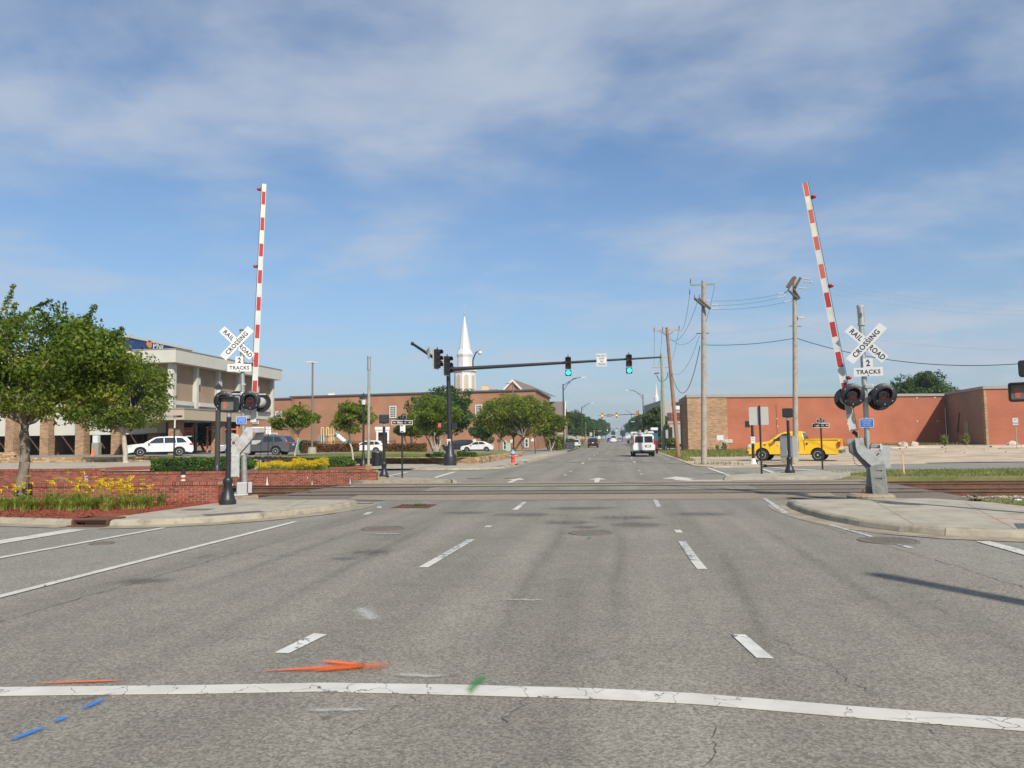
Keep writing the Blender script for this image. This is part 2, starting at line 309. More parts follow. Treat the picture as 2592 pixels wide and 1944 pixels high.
def tag(o, label=None, cat=None, group=None, kind=None):
    if label: o['label'] = label
    if cat: o['category'] = cat
    if group: o['group'] = group
    if kind: o['kind'] = kind
    return o
def thing(name, label, cat, loc=(0, 0, 0), rz=0.0, group=None):
    o = bpy.data.objects.new(name, None); S.collection.objects.link(o); o.empty_display_size = .3
    o.location = loc; o.rotation_euler = (0, 0, rz); return tag(o, label, cat, group)
def children(o): return [c for c in S.collection.objects if c.parent == o]
def link_copy(o, parent=None):
    c = o.copy(); S.collection.objects.link(c)
    if parent is not None: c.parent = parent
    return c
def dup(root, label, loc, rz=None, scale=None):
    kids = {}
    for ob in S.collection.objects: kids.setdefault(ob.parent, []).append(ob)
    r = link_copy(root); r.location = loc
    if rz is not None: r.rotation_euler.z = rz
    if scale: r.scale = scale
    r['label'] = label
    for ch in kids.get(root, []):
        c = link_copy(ch, r)
        for g_ in kids.get(ch, []): link_copy(g_, c)
    return r
def patch(name, c4, nx, ny, zf, m, parent=None, kind='structure', off=0.0):
    """a surface sheet between four corners that follows a height function"""
    (a, b, c, d) = [Vector((p[0], p[1], 0)) for p in c4]; vs = []; fs = []
    for j in range(ny + 1):
        for i in range(nx + 1):
            u, v = i / nx, j / ny; p = a.lerp(b, u).lerp(d.lerp(c, u), v); vs.append((p.x, p.y, zf(p.x, p.y) + off))
    for j in range(ny):
        for i in range(nx): k = j * (nx + 1) + i; fs.append((k, k + 1, k + nx + 2, k + nx + 1))
    o = MB().add(vs, fs).build(name, m, parent)
    if kind and not parent: o['kind'] = kind
    return o
_fonts = {}
def text(s, size, M, m, name, parent=None, ext=.002, align='CENTER', xs=1.0, bold=0.0, sp=1.0):
    cu = bpy.data.curves.new('t', 'FONT'); cu.body = s; cu.size = size; cu.extrude = ext; cu.align_x = align; cu.align_y = 'CENTER'; cu.offset = bold; cu.space_character = sp; cu.resolution_u = 3
    ob = bpy.data.objects.new('t', cu); me = bpy.data.meshes.new_from_object(ob); bpy.data.objects.remove(ob); bpy.data.curves.remove(cu)
    me.transform(M @ Matrix.Rotation(math.pi / 2, 4, 'X') @ Matrix.Diagonal((xs, 1, 1, 1)))
    me.name = name; me.materials.clear(); me.materials.append(m)
    o = bpy.data.objects.new(name, me); S.collection.objects.link(o)
    if parent: o.parent = parent
    return o
def TM(x, y, z, ry=0.0): return Matrix.Translation((x, y, z)) @ Matrix.Rotation(ry, 4, 'Y')
def rrect(x0, x1, z0, z1, r, n=4):
    P = []
    for cx_, cz_, a0 in ((x1 - r, z1 - r, 0), (x0 + r, z1 - r, 90), (x0 + r, z0 + r, 180), (x1 - r, z0 + r, 270)):
        for k in range(n + 1): a = R(a0 + 90 * k / n); P.append((cx_ + r * math.cos(a), cz_ + r * math.sin(a)))
    return P
# ------------------------------------------------------------------ common materials
ASPH = asphaltmat('asphalt', tracks=True); ASPH2 = asphaltmat('asphalt_side', base=(.225, .209, .178)); ASPHX = asphaltmat('asphalt_crossing', base=(.165, .138, .108))
WHITE = paintmat('road_paint', (.53, .50, .44), wear=.68, crlo=.011); WORN = paintmat('road_paint_worn', (.46, .45, .42), wear=.52, crack=False); CHIP = paintmat('road_paint_chipped', (.56, .545, .50), wear=.585, crack=True, scale=.8)
ORANGE = paintmat('spray_orange', (.82, .14, .02), wear=.9, crack=False, fade=1); BLUE = paintmat('spray_blue', (.04, .19, .50), wear=.9, crack=False, fade=1); GREEN = paintmat('spray_green', (.04, .24, .07), wear=.9, crack=False, fade=1, amax=.65)
SCUFF = paintmat('scuff_pale', (.50, .48, .44), wear=.8, crack=False, fade=1, amax=.6, ns=30); OIL = paintmat('oil_stain', (.07, .067, .062), wear=.9, crack=False, fade=1, amax=.36, ns=6)
CONC = mat('concrete_walk', (.35, .312, .245), .85, var=.14, scale=1.6, bump=.2, bscale=60, dirt=((.20, .165, .12), 1.5, .47, .78))
KERB = mat('concrete_kerb', (.31, .27, .20), .85, var=.16, scale=2.5, bump=.25, bscale=40, dirt=((.12, .10, .07), 2.6, .48, .76))
GUT = mat('concrete_gutter', (.30, .255, .18), .85, var=.14, scale=2.5, dirt=((.14, .115, .085), 1.6, .44, .72))
MULCH = mat('red_mulch', (.25, .060, .03), .9, var=.35, scale=30, bump=1.0, bscale=45, dirt=((.16, .05, .025), 14, .5, .7))
GRASS = mat('grass_ground', (.125, .135, .035), .9, var=.3, scale=1.5, bump=.6, bscale=20, dirt=((.24, .20, .09), .6, .45, .68))
DIRT = mat('dirt_lot', (.46, .365, .255), .9, var=.16, scale=.8, bump=.4, bscale=8, dirt=((.22, .18, .13), .35, .45, .7))
BALL = mat('ballast_stone', (.20, .13, .085), .9, var=.4, scale=18, bump=.9, bscale=22, dirt=((.13, .10, .08), 3, .45, .7))
RUST = mat('rusty_steel', (.135, .065, .036), .8, metal=.1, var=.25, scale=8, dirt=((.07, .035, .02), 2.5, .45, .7))
RAILTOP = mat('polished_rail', (.36, .34, .32), .28, metal=.85, var=.1)
RUBBER = mat('black_rubber', (.03, .028, .027), .8, var=.2)
IRON = mat('cast_iron', (.15, .128, .105), .8, metal=.1, var=.25, scale=12, bump=.4, bscale=30)
TIE = mat('timber_tie', (.12, .085, .06), .9, var=.3, scale=9)
BLACKP = mat('black_paint', (.018, .019, .021), .42, var=.25, scale=6, spec=.5, dirt=((.06, .06, .058), 5, .58, .8))
GALV = mat('galvanized', (.40, .40, .385), .42, metal=.55, var=.16, scale=5, dirt=((.22, .21, .19), 3, .5, .8))
GALVW = mat('grey_paint_metal', (.40, .405, .39), .55, metal=.1, var=.12, scale=3, dirt=((.20, .16, .12), 3.2, .50, .74))
SIGNW = mat('sign_white', (.60, .60, .58), .5, var=.05, scale=2)
SIGNB = mat('sign_black', (.015, .015, .018), .5)
GREYBACK = mat('sign_back', (.48, .46, .42), .5, metal=.25, var=.06, scale=1)
WOODP = mat('weathered_pole', (.33, .285, .235), .85, var=.22, scale=3.5, bump=.3, bscale=9, dirt=((.17, .13, .10), 3, .5, .75))
WOODB = mat('brown_pole', (.25, .145, .085), .85, var=.22, scale=3.5, bump=.3, bscale=9)
WOODG = mat('green_pole', (.245, .26, .175), .85, var=.2, scale=3.5, bump=.3, bscale=9)
WIRE = mat('cable_black', (.022, .023, .025), .6); WIREL = mat('cable_grey', (.30, .29, .28), .5)
BARK = mat('bark', (.19, .155, .12), .9, var=.3, scale=10, bump=.8, bscale=16); BARKL = mat('bark_pale', (.40, .34, .27), .85, var=.25, scale=8, bump=.4, bscale=14)

def poly(name, pts, z, m, parent=None, off=0): return MB().flat(pts, z).build(name, m, parent)

# ------------------------------------------------------------------ ground and roads
def zbase(X, Y):
    z = zr(Y) - .05
    if Y < 46: z = -.45
    elif Y < 60: z = -.45 + .4 * (Y - 46) / 14
    return z
ys = [-60, -20, 0, 20, 46, 50, 56, 60, 80, 100, 150, 250, 400, 700, 1500, 4000]; xs = [-3000, -800, -300, -120, -60, -30, 0, 30, 60, 120, 300, 800, 3000]
vs_ = [(x, y, zbase(x, y)) for y in ys for x in xs]; nx_ = len(xs)
fs_ = [(j * nx_ + i, j * nx_ + i + 1, (j + 1) * nx_ + i + 1, (j + 1) * nx_ + i) for j in range(len(ys) - 1) for i in range(nx_ - 1)]
ground = MB().add(vs_, fs_).build('ground', GRASS); ground['kind'] = 'structure'

road = patch('road', [(-6.75, -20), (4.45, -20), (4.45, 100), (-6.75, 100)], 4, 24, lambda x, y: 0.0, ASPH); road['kind'] = 'structure'
road2 = patch('road_far', [(-6.75, 100), (4.3, 100), (4.3, 900), (-6.75, 900)], 2, 40, lambda x, y: zr(y), ASPH); road2['kind'] = 'structure'
RZ = .004
st = patch('cross_street', [(-90, -14), (90, -14), (90, 16.4), (-90, 17.6)], 8, 4, lambda x, y: -.004, ASPH2); st['kind'] = 'structure'
# asphalt approach and crossing panel across both tracks
def railY(k, X): return (23.5, 24.935, 27.35, 28.785)[k] + .045 * (X + 3.5)
def zap(x, y): return -.008 - (.0 if -6.9 < x < 4.6 else .02 * 0)
ap = MB().flat([(-11.2, 16), (9.2, 16), (9.6, 31.2), (4.6, 31.9), (-6.9, 31.6), (-10.9, 30.0), (-11.0, 24), (-11.6, 20.5)], -.008).build('crossing_apron', ASPHX); ap['kind'] = 'structure'
# newer-looking dark strips and concrete-coloured strip beside the rails
BR = asphaltmat('asphalt_warm', base=(.245, .205, .155))
pts = [(-9.5, 20.9 + .045 * -6), (4.6, 20.95 + .045 * 8), (6.3, 23.1), (6.3, 23.30 + .045 * 9.8), (-10.6, 23.40 + .045 * -7.1), (-10.6, 21.6)]
wb = MB().flat([(-6.3, 21.0), (-1, 21.35), (4.4, 21.5), (6.0, 22.4), (6.2, railY(0, 6.2) - .14), (-8.3, railY(0, -8.3) - .14), (-8.0, 21.4)], .006).build('asphalt_strip', BR, ap)
for k, (a, b) in enumerate(((0, 1), (2, 3))):
    MB().flat([(-10.4, railY(a, -10.4) + .16), (8.6, railY(a, 8.6) + .16), (8.6, railY(b, 8.6) - .16), (-10.4, railY(b, -10.4) - .16)], .0065).build('asphalt_strip', BR if k else ASPHX, ap)
MB().flat([(-10.6, railY(3, -10.6) + .14), (9, railY(3, 9) + .14), (9.2, 30.9), (-10.7, 30.0)], .0062).build('asphalt_strip', BR, ap)
fst = MB().flat([(-90, 31.2), (-60, 30.9), (-6.7, 31.0), (4.4, 31.2), (9, 31.6), (90, 38), (90, 58), (24, 50.2), (9.3, 45.4), (7.9, 44.2), (5.2, 43.9), (4.4, 46.5), (-6.7, 46.5), (-90, 46.5)], -.010).build('far_cross_street', ASPH2); fst['kind'] = 'structure'

# ------------------------------------------------------------------ painted markings (children of the road)
def mark(name, pts, m, z=.009, parent=road, thick=True):
    o = MB().slab(pts, z - .003, z).build(name, m, parent) if thick else MB().flat(pts, z).build(name, m, parent); return o
def strip(a, b, w, n=1): 
    a, b = Vector(a), Vector(b); d = (b - a).normalized(); p = Vector((-d.y, d.x)) * w / 2
    return [a + p, a - p, b - p, b + p]
# stop line in front of the camera, slightly crooked as in the photograph
top = [(-7, 4.53), (-4.36, 4.86), (-2.9, 5.06), (-2.1, 5.19), (-1.12, 5.25), (-.2, 5.27), (.45, 5.24), (1.4, 5.10), (2.36, 4.98), (3.6, 4.85), (4.4, 4.75)]
bot = [(x, y - (.20 if x > -1.5 else .175)) for x, y in reversed(top)]
MB().slab(list(reversed(top + bot)), .004, .009).build('stop_line', WHITE, road)
for pts, m in (([(-2.80, 5.88), (-2.68, 5.88), (-2.60, 6.47), (-2.73, 6.49)], CHIP), ([(1.00, 6.12), (1.13, 6.11), (1.03, 6.80), (.91, 6.80)], CHIP), ([(-2.72, 9.98), (-2.59, 9.98), (-2.56, 10.72), (-2.69, 10.74)], WHITE), ([(-2.69, 10.75), (-2.56, 10.73), (-2.50, 12.8), (-2.62, 12.86)], WORN),
               ([(.95, 10.10), (1.08, 10.10), (1.06, 10.75), (.93, 10.78)], WHITE), ([(.93, 10.79), (1.06, 10.76), (1.03, 12.7), (.91, 12.74)], WORN), ([(.96, 13.9), (1.08, 13.9), (1.07, 14.3), (.95, 14.32)], WHITE),
               ([(-2.62, 18.2), (-2.49, 18.2), (-2.52, 19.3), (-2.64, 19.3)], WHITE), ([(-2.64, 19.3), (-2.52, 19.3), (-2.54, 20.45), (-2.66, 20.45)], WORN), ([(.86, 19.0), (.98, 19.0), (.98, 21.2), (.86, 21.2)], WORN), ([(-2.66, 14.6), (-2.54, 14.6), (-2.54, 14.85), (-2.66, 14.85)], WHITE)):
    mark('lane_dash', pts, m)
for y in (35.5, 39.6): mark('lane_dash', strip((-2.6, y), (-2.6, y + .6), .14), WHITE); mark('lane_dash', strip((.98, y + .6), (.98, y + 1.2), .14), WHITE)
for k in range(7):
    y = 51.5 + k * 12.2
    if y < 98: mark('lane_dash', strip((-2.6, y), (-2.6, y + 3), .13), WHITE); mark('lane_dash', strip((1.0, y + 2), (1.0, y + 5), .13), WHITE)
for k in range(10):
    y = 112 + k * 12.2
    for x in (-2.6, 1.0):
        p = strip((x, y), (x, y + 3), .13); MB().add([(q[0], q[1], zr(q[1]) + .009) for q in p], [(0, 1, 2, 3)]).build('lane_dash', WHITE, road2)
# crosswalk lines at left (side street) and at right
mark('crosswalk_line', strip((-6.99, 5.5), (-6.93, 15.45), .13), WHITE); mark('crosswalk_line', strip((-9.62, 5.5), (-9.2, 14.25), .13), WHITE); mark('stop_line', strip((-11.1, 5.5), (-10.85, 13.9), .42), WHITE)
mark('crosswalk_line', strip((5.72, 6), (5.66, 13.0), .22), WHITE)
# far crosswalks and the thin lines across the road
mark('crosswalk_line', strip((-8.42, 33.2), (-8.9, 40.0), .26), WHITE); mark('crosswalk_line', strip((-11.1, 32.9), (-11.6, 40.4), .22), WHITE)
mark('crosswalk_line', strip((4.75, 34.0), (4.85, 43.4), .20), WHITE); mark('crosswalk_line', strip((7.0, 34.4), (7.4, 41.2), .22), WHITE); mark('crosswalk_line', strip((9.5, 39.3), (8.2, 43.2), .5), WHITE)
mark('crosswalk_line', strip((-6.4, 47.7), (4.2, 47.4), .10), WORN); mark('crosswalk_line', strip((-6.5, 50.3), (4.2, 50.3), .12), WORN)
mark('edge_line', strip((3.62, 17.6), (3.9, 21.6), .12), WORN); mark('edge_line', strip((4.3, 12.2), (3.95, 15.2), .10), WORN); mark('edge_line', strip((-7.35, 20.35), (-6.6, 20.1), .12), WORN); mark('edge_line', strip((-6.3, 19.2), (-6.1, 18.6), .12), WORN); mark('edge_line', strip((-6.0, 17.6), (-5.9, 17.0), .14), WORN)
def arrow(x, y, m=WHITE, turn=False):      # lane arrows just past the tracks, pointing away
    mark('lane_arrow', [(x - .10, y - 1.9), (x + .10, y - 1.9), (x + .10, y), (x + .36, y), (x, y + 1.5), (x - .36, y), (x - .10, y)], m)
for x in (-4.4, -.95): arrow(x, 31.7)
mark('lane_arrow', [(2.6, 30.5), (4.3, 30.5), (4.3, 31.0), (2.9, 31.0), (2.75, 32.0), (3.1, 32.0), (2.4, 33.8), (1.7, 32.0), (2.1, 32.0), (2.2, 31.0)], WHITE)

def spray(name, path, w, m, parent=road, z=.012, ends=.3):
    """a sprayed stroke: solid along its middle, fading to the sides and ends"""
    P = [Vector(p) for p in path]; n = len(P); vs = []; so_ = []; fs = []
    for k, p in enumerate(P):
        d = (P[min(k + 1, n - 1)] - P[max(k - 1, 0)]).normalized(); q = Vector((-d.y, d.x)); t = k / (n - 1)
        e = min(1, min(t, 1 - t) / ends * .9 + .12)
        ww = w if not isinstance(w, (list, tuple)) else w[0] + (w[1] - w[0]) * t
        for u, s_ in ((-1.7, 0), (-.8, .42), (0, 1), (.8, .42), (1.7, 0)):
            pt = p + q * u * ww; vs.append((pt.x, pt.y, z)); so_.append(s_ * e)
    for k in range(n - 1):
        for i in range(4): a = k * 5 + i; fs.append((a, a + 5, a + 6, a + 1))
    o = MB().add(vs, fs).build(name, m, parent); at_ = o.data.attributes.new('soft', 'FLOAT', 'POINT'); at_.data.foreach_set('value', so_); return o
HAZEO = paintmat('overspray', (.80, .16, .03), wear=.9, crack=False, fade=1, amax=.5, ns=90)
def line(a, b, n=10, j=.0): return [(a[0] + (b[0] - a[0]) * i / n + random.uniform(-j, j), a[1] + (b[1] - a[1]) * i / n + random.uniform(-j, j)) for i in range(n + 1)]
spray('spray_arrow', line((-2.72, 5.385), (-1.92, 5.60)), (.020, .045), ORANGE, z=.012)
spray('spray_arrow', line((-2.36, 5.69), (-1.93, 5.60)), .045, ORANGE, z=.0135); spray('spray_arrow', line((-2.31, 5.42), (-1.93, 5.595)), .045, ORANGE, z=.015)
spray('spray_arrow', line((-2.25, 5.50), (-1.70, 5.64)), .10, HAZEO, z=.0165); spray('spray_arrow', line((-2.5, 5.42), (-1.95, 5.58)), .07, HAZEO, z=.018)
spray('spray_mark', line((-4.2, 4.95), (-3.5, 5.10)), .022, ORANGE, z=.0125)
spray('spray_mark', [(-1.03, 5.0), (-1.04, 5.15), (-1.03, 5.3), (-1.01, 5.42), (-1.0, 5.50)], .045, GREEN, z=.0125)
spray('spray_mark', [(-.57, 12.9), (-.56, 13.1), (-.55, 13.3)], .06, GREEN)
for a, b in (((-3.52, 3.98), (-3.46, 4.24)), ((-3.47, 4.28), (-3.46, 4.40)), ((-3.46, 4.50), (-3.44, 4.73))): spray('spray_mark', line(a, b, 5), .038, BLUE)
for a, b, w in (((-1.72, 5.40), (-1.22, 5.42), .05), ((-2.05, 4.66), (-1.55, 4.70), .035), ((-1.3, 8.0), (-.8, 8.05), .05), ((-4.6, 13.4), (-3.9, 13.5), .08), ((-2.3, 6.9), (-2.7, 7.6), .12)): spray('scuff_mark', line(a, b, 8, .012), w, SCUFF)
spray('stain', line((-1.86, 4.52), (-1.80, 4.58), 4), .035, OIL); spray('stain', line((-3.66, 4.60), (-3.42, 4.86), 5), .02, OIL); spray('stain', line((-3.72, 4.60), (-3.50, 4.78), 5), .014, OIL)
for (x, y, l, w) in ((-3.8, 11.2, .8, .35), (-4.0, 10.6, .5, .22), (-1.1, 15.4, 1.2, .45), (-2.2, 17.0, 1.6, .5), (.3, 15.1, 1.2, .6), (.1, 16.4, 1.7, .5), (-3.6, 17.4, 1.4, .45), (1.8, 17.2, 1.6, .5), (-1.0, 18.6, 2.2, .5), (-.7, 14.6, .7, .3), (-5.9, 8.7, .8, .25)):
    spray('stain', line((x - l / 2, y), (x + l / 2, y + .1), 8, .03), w, OIL)
TRAIL = paintmat('tyre_rubber', (.08, .075, .068), wear=.9, crack=False, fade=1, amax=.14, ns=9)
for xs_ in ([(1.45 - .6 * (1 - k / 12) ** 2 * (1 if 1 else 0), 4.2 + k * .72) for k in range(13)], [(-.05 + .05 * math.sin(k), 4.0 + k * 1.0) for k in range(14)], [(-1.1 + .04 * math.sin(k), 4.0 + k * 1.1) for k in range(14)], [(2.6, 5.5 + k * .8) for k in range(14)], [(-3.6 - .02 * k, 6 + k * .9) for k in range(14)], [(-5.0, 7 + k * .8) for k in range(12)]): spray('tyre_trail', xs_, .13, TRAIL, ends=.35)
for x0, x1 in (): spray('tyre_trail', [(x0 + .28 * math.sin(k * .25), 4.4 + k * .6) for k in range(13)], .12, mat('x', (0, 0, 0)) if 0 else OIL, ends=.5) if 0 else None
SEAL = mat('crack_sealant', (.085, .078, .068), .8)
def seam(path, w, name='road_seam'):
    P = [Vector(p) for p in path]; vs = []; fs = []
    Q = []; w_ = []; jit = 1.0 if w < .0075 else .35
    for a, b in zip(P, P[1:]):
        n = max(2, int((b - a).length / .06))
        for i in range(n): w_.append((w_[-1] if w_ else 0) * .93 + random.gauss(0, .022)); Q.append(a.lerp(b, i / n) + Vector((-(b - a).y, (b - a).x)).normalized() * w_[-1] * jit + Vector((random.uniform(-1, 1), random.uniform(-1, 1))) * .008)
    Q.append(P[-1])
    for k, p in enumerate(Q):
        d = (Q[min(k + 1, len(Q) - 1)] - Q[max(k - 1, 0)]).normalized(); q = Vector((-d.y, d.x)) * w * random.uniform(.15, .85); vs += [(p.x + q.x, p.y + q.y, .0075), (p.x - q.x, p.y - q.y, .0075)]
    for k in range(len(Q) - 1): fs.append((2 * k, 2 * k + 1, 2 * k + 3, 2 * k + 2))
    return MB().add(vs, fs).build(name, SEAL, road)
seam([(-6.0, 5.6), (-5.95, 9), (-5.8, 13), (-5.7, 17), (-5.2, 19.2)], .008); seam([(4.6, 6.4), (4.3, 9.6), (3.95, 13), (3.7, 16)], .008); seam([(-5.6, 20.3), (-3, 20.85), (0, 21.1), (4.4, 21.2)], .016)
seam([(.35, 4.0), (.48, 4.6), (.42, 5.1)], .004); seam([(1.62, 5.35), (1.5, 5.8), (1.42, 6.2), (1.30, 6.8)], .005); seam([(-.70, 4.6), (-.62, 5.02), (-.66, 5.26)], .005); seam([(1.9, 4.2), (1.78, 4.6), (1.85, 4.85)], .004); seam([(-9.2, 11.2), (-5, 10.9), (-1.5, 11.1)], .006)
seam([(-1.62, 4.2), (-1.5, 4.7), (-1.42, 5.0)], .003)

# ------------------------------------------------------------------ kerbs, walks and corner islands
def kerb(name, path, w=.16, h=.13, gut=.42, side=1, seg=3.0, z0=0.0, zf=None, skip=None, gz=.007):
    """kerb stones laid end to end along a path; side=+1 puts the gutter to the right of travel"""
    root = MB().flat([(p[0], p[1]) for p in path[:2]] + [(path[1][0] + .01, path[1][1])], -.3).build(name, KERB) if 0 else thing(name, None, None)
    root['kind'] = 'structure'
    P = [Vector(p) for p in path]; Q = [P[0]]
    for a, b in zip(P, P[1:]):
        n = max(1, int((b - a).length / .4)); Q += [a.lerp(b, (i + 1) / n) for i in range(n)]
    N = []
    for k in range(len(Q)):
        d = (Q[min(k + 1, len(Q) - 1)] - Q[max(k - 1, 0)]).normalized(); N.append(Vector((d.y, -d.x)) * side)
    k = 0
    while k < len(Q) - 1:
        m = k; L = 0
        while m < len(Q) - 1 and L < seg: L += (Q[m + 1] - Q[m]).length; m += 1
        pr = [(-w, -.1), (-w, h), (-.04, h - .004), (0, h - .035), (.035, gz + .01), (.05, -.1)]
        vs = []; fs = []
        for i in range(k, m + 1):
            sh = .006 if i == k else (-.006 if i == m else 0)
            dd = (Q[min(i + 1, len(Q) - 1)] - Q[max(i - 1, 0)]).normalized()
            zz = zf(Q[i].x, Q[i].y) if zf else z0
            for a, z in pr: p = Q[i] + N[i] * a + dd * sh; vs.append((p.x, p.y, zz + z))
        n = len(pr); c = m - k + 1
        for i in range(c - 1):
            for j in range(n - 1): a = i * n + j; q = (a, a + n, a + n + 1, a + 1); fs.append(q if side > 0 else tuple(reversed(q)))
        fs += [tuple(range(n)), tuple(reversed(range((c - 1) * n, c * n)))]
        mid = Q[(k + m) // 2]
        if not (skip and skip(mid)): MB().add(vs, fs).build('kerb_stone', KERB, root, smooth=False)
        k = m
    if gut:
        vs = []; fs = []
        for i in range(len(Q)):
            zz = zf(Q[i].x, Q[i].y) if zf else z0
            for a in (.03, gut): p = Q[i] + N[i] * a; vs.append((p.x, p.y, zz + gz))
        for i in range(len(Q) - 1): q = (2 * i, 2 * i + 2, 2 * i + 3, 2 * i + 1); fs.append(q if side > 0 else tuple(reversed(q)))
        MB().add(vs, fs).build('gutter', GUT, root)
    return root
KL = [(-45, 16.6), (-30, 15.9), (-20, 15.35), (-13.5, 14.95), (-12.4, 14.72), (-11.45, 14.55)]
KL2 = [(-10.62, 14.55), (-9.7, 14.74), (-8.75, 15.25), (-8.0, 16.1), (-7.45, 17.1), (-7.12, 18.1), (-7.02, 19.0), (-7.12, 19.75)]
kerb('kerb', KL); kerb('kerb', KL2, gut=.55)
def slabs(name, pts, z, m, joints=()):
    o = MB().slab(pts, z - .25, z).build(name, m); o['kind'] = 'structure'; return o
wl_ = slabs('sidewalk', [(-11.3, 14.7), (-10.55, 14.7)] + [(x - .14, y + .12) for x, y in KL2[1:]] + [(-9.5, 19.95), (-11.9, 20.3), (-11.9, 18.2), (-11.3, 17.2)], .118, CONC)
JT = mat('joint_dark', (.10, .088, .07), .9)
def joint(a, b, z, parent, w=.012): return MB().flat(strip(a, b, w), z).build('joint', JT, parent)
joint((-9.25, 14.95), (-9.55, 19.9), .1195, wl_); joint((-7.75, 16.5), (-8.5, 19.9), .1195, wl_); joint((-11.0, 17.2), (-7.6, 17.4), .1195, wl_, .008)
MB().slab([(-8.95, 15.45), (-8.02, 16.35), (-8.35, 16.65), (-9.25, 15.75)], .12, .126).build('tactile_pad', mat('pad_dark', (.095, .095, .10), .8, var=.15), wl_)
MB().slab([(-10.4, 16.75), (-9.75, 16.75), (-9.75, 17.15), (-10.4, 17.15)], .12, .126).build('utility_lid', IRON, wl_)
mb = MB().slab([(-45, 15.0), (-45, 16.8), (-30, 16.0), (-20, 15.5), (-13.5, 15.1), (-12.4, 14.87), (-11.3, 14.7), (-10.95, 15.6), (-10.85, 16.6), (-10.78, 17.6), (-10.7, 18.7), (-16.5, 17.95), (-30, 16.2)] and
   [(-45, 16.8), (-30, 16.05), (-20, 15.5), (-13.5, 15.1), (-12.4, 14.87), (-11.35, 14.7), (-10.98, 15.6), (-10.88, 16.6), (-10.80, 17.6), (-10.72, 18.75), (-16.5, 18.0), (-30, 16.8), (-45, 17.2)], -.1, .15).build('mulch_bed', MULCH); mb['kind'] = 'structure'
# loose bark standing proud of the bed
q = MB()
for _ in range(5200):
    x = random.uniform(-17, -10.9); yb = 14.9 + (-.13) * (x + 13); y = random.uniform(yb - .05, 18.3 + .13 * (x + 13))
    if x > -11.4 and y < 15.6: continue
    a = random.uniform(0, 6.3); l = random.uniform(.015, .05); w = l * .35; z = .152 + random.uniform(0, .015); c, s_ = math.cos(a), math.sin(a)
    q.add([(x - c * l, y - s_ * l, z), (x - s_ * w, y + c * w, z + random.uniform(0, .02)), (x + c * l, y + s_ * l, z + random.uniform(0, .012)), (x + s_ * w, y - c * w, z)], [(0, 1, 2, 3)])
tag(q.build('mulch_chips', MULCH), kind='stuff')

# right-hand corner island
KR = [(4.10, 19.6), (3.98, 18.4), (4.0, 17.2), (4.15, 16.0), (4.42, 15.0), (4.85, 14.2), (5.4, 13.72), (6.3, 13.42), (8, 13.2), (12, 13.15), (30, 13.4), (60, 13.9)]
kerb('kerb', KR, side=1, gut=.5)
def is_(p, d=.12): return p
ir = slabs('sidewalk', [(4.25, 19.75)] + [(x + .13, y + .08) for x, y in KR[1:]] + [(60, 15.6), (30, 15.2), (14, 15.4), (10.2, 16.4), (8.75, 17.9), (8.45, 19.1), (7.6, 20.2), (5.6, 20.0)], .118, CONC)
joint((5.1, 14.2), (6.15, 19.9), .1195, ir); joint((6.45, 13.6), (7.9, 18.9), .1195, ir); joint((6.9, 16.2), (9.2, 16.6), .1195, ir, .008)
MB().slab([(6.55, 13.75), (8.2, 13.72), (8.2, 14.45), (6.85, 14.5)], .12, .126).build('tactile_pad', MC['pad_dark'], ir)
spray('spray_arrow', line((6.75, 15.35), (7.2, 15.30), 5), .05, ORANGE, ir, z=.121); spray('spray_arrow', line((7.15, 15.42), (7.45, 14.75), 5), .06, ORANGE, ir, z=.1225)
# near verge at the right, beside the tracks
vg = MB().slab([(8.6, 18.9), (8.85, 17.8), (10.3, 16.4), (14, 15.5), (30, 15.3), (60, 15.7), (60, 20.2), (22, 20.2), (14, 20.6), (10.5, 21.0), (9.0, 20.6)], -.2, .06).build('verge', GRASS); vg['kind'] = 'structure'

# far corner between the tracks and the side street, left
kerb('kerb', [(-10.95, 33.7), (-9.7, 33.0), (-8.1, 31.9), (-6.9, 30.7), (-6.5, 29.6)], side=-1, gut=.3, seg=2)
il = slabs('sidewalk', [(-11.1, 33.6), (-9.75, 32.85), (-8.2, 31.8), (-7.0, 30.6), (-6.75, 29.75), (-10.4, 29.65), (-11.9, 30.6), (-13.6, 30.8), (-13.6, 33.6)], .11, KERB)
# far corner, right
kerb('kerb', [(4.05, 30.6), (4.2, 31.8), (4.7, 32.8), (5.3, 33.6), (6.6, 34.6), (8.2, 35.9), (9.3, 37.0)], side=-1, gut=.25, seg=2)
ir2 = slabs('sidewalk', [(4.2, 30.6), (4.35, 31.8), (4.85, 32.7), (5.4, 33.45), (6.7, 34.45), (8.3, 35.75), (9.45, 36.9), (11.5, 36.6), (9.6, 33.6), (8.3, 31.2)], .115, CONC)
gv = MB().slab([(9.5, 37.0), (13, 37.8), (22, 38.5), (60, 41.0), (100, 44), (100, 34.8), (60, 33.0), (14.5, 30.6), (8.6, 31.1), (9.7, 33.4)], -.15, .075).build('verge', GRASS); gv['kind'] = 'structure'
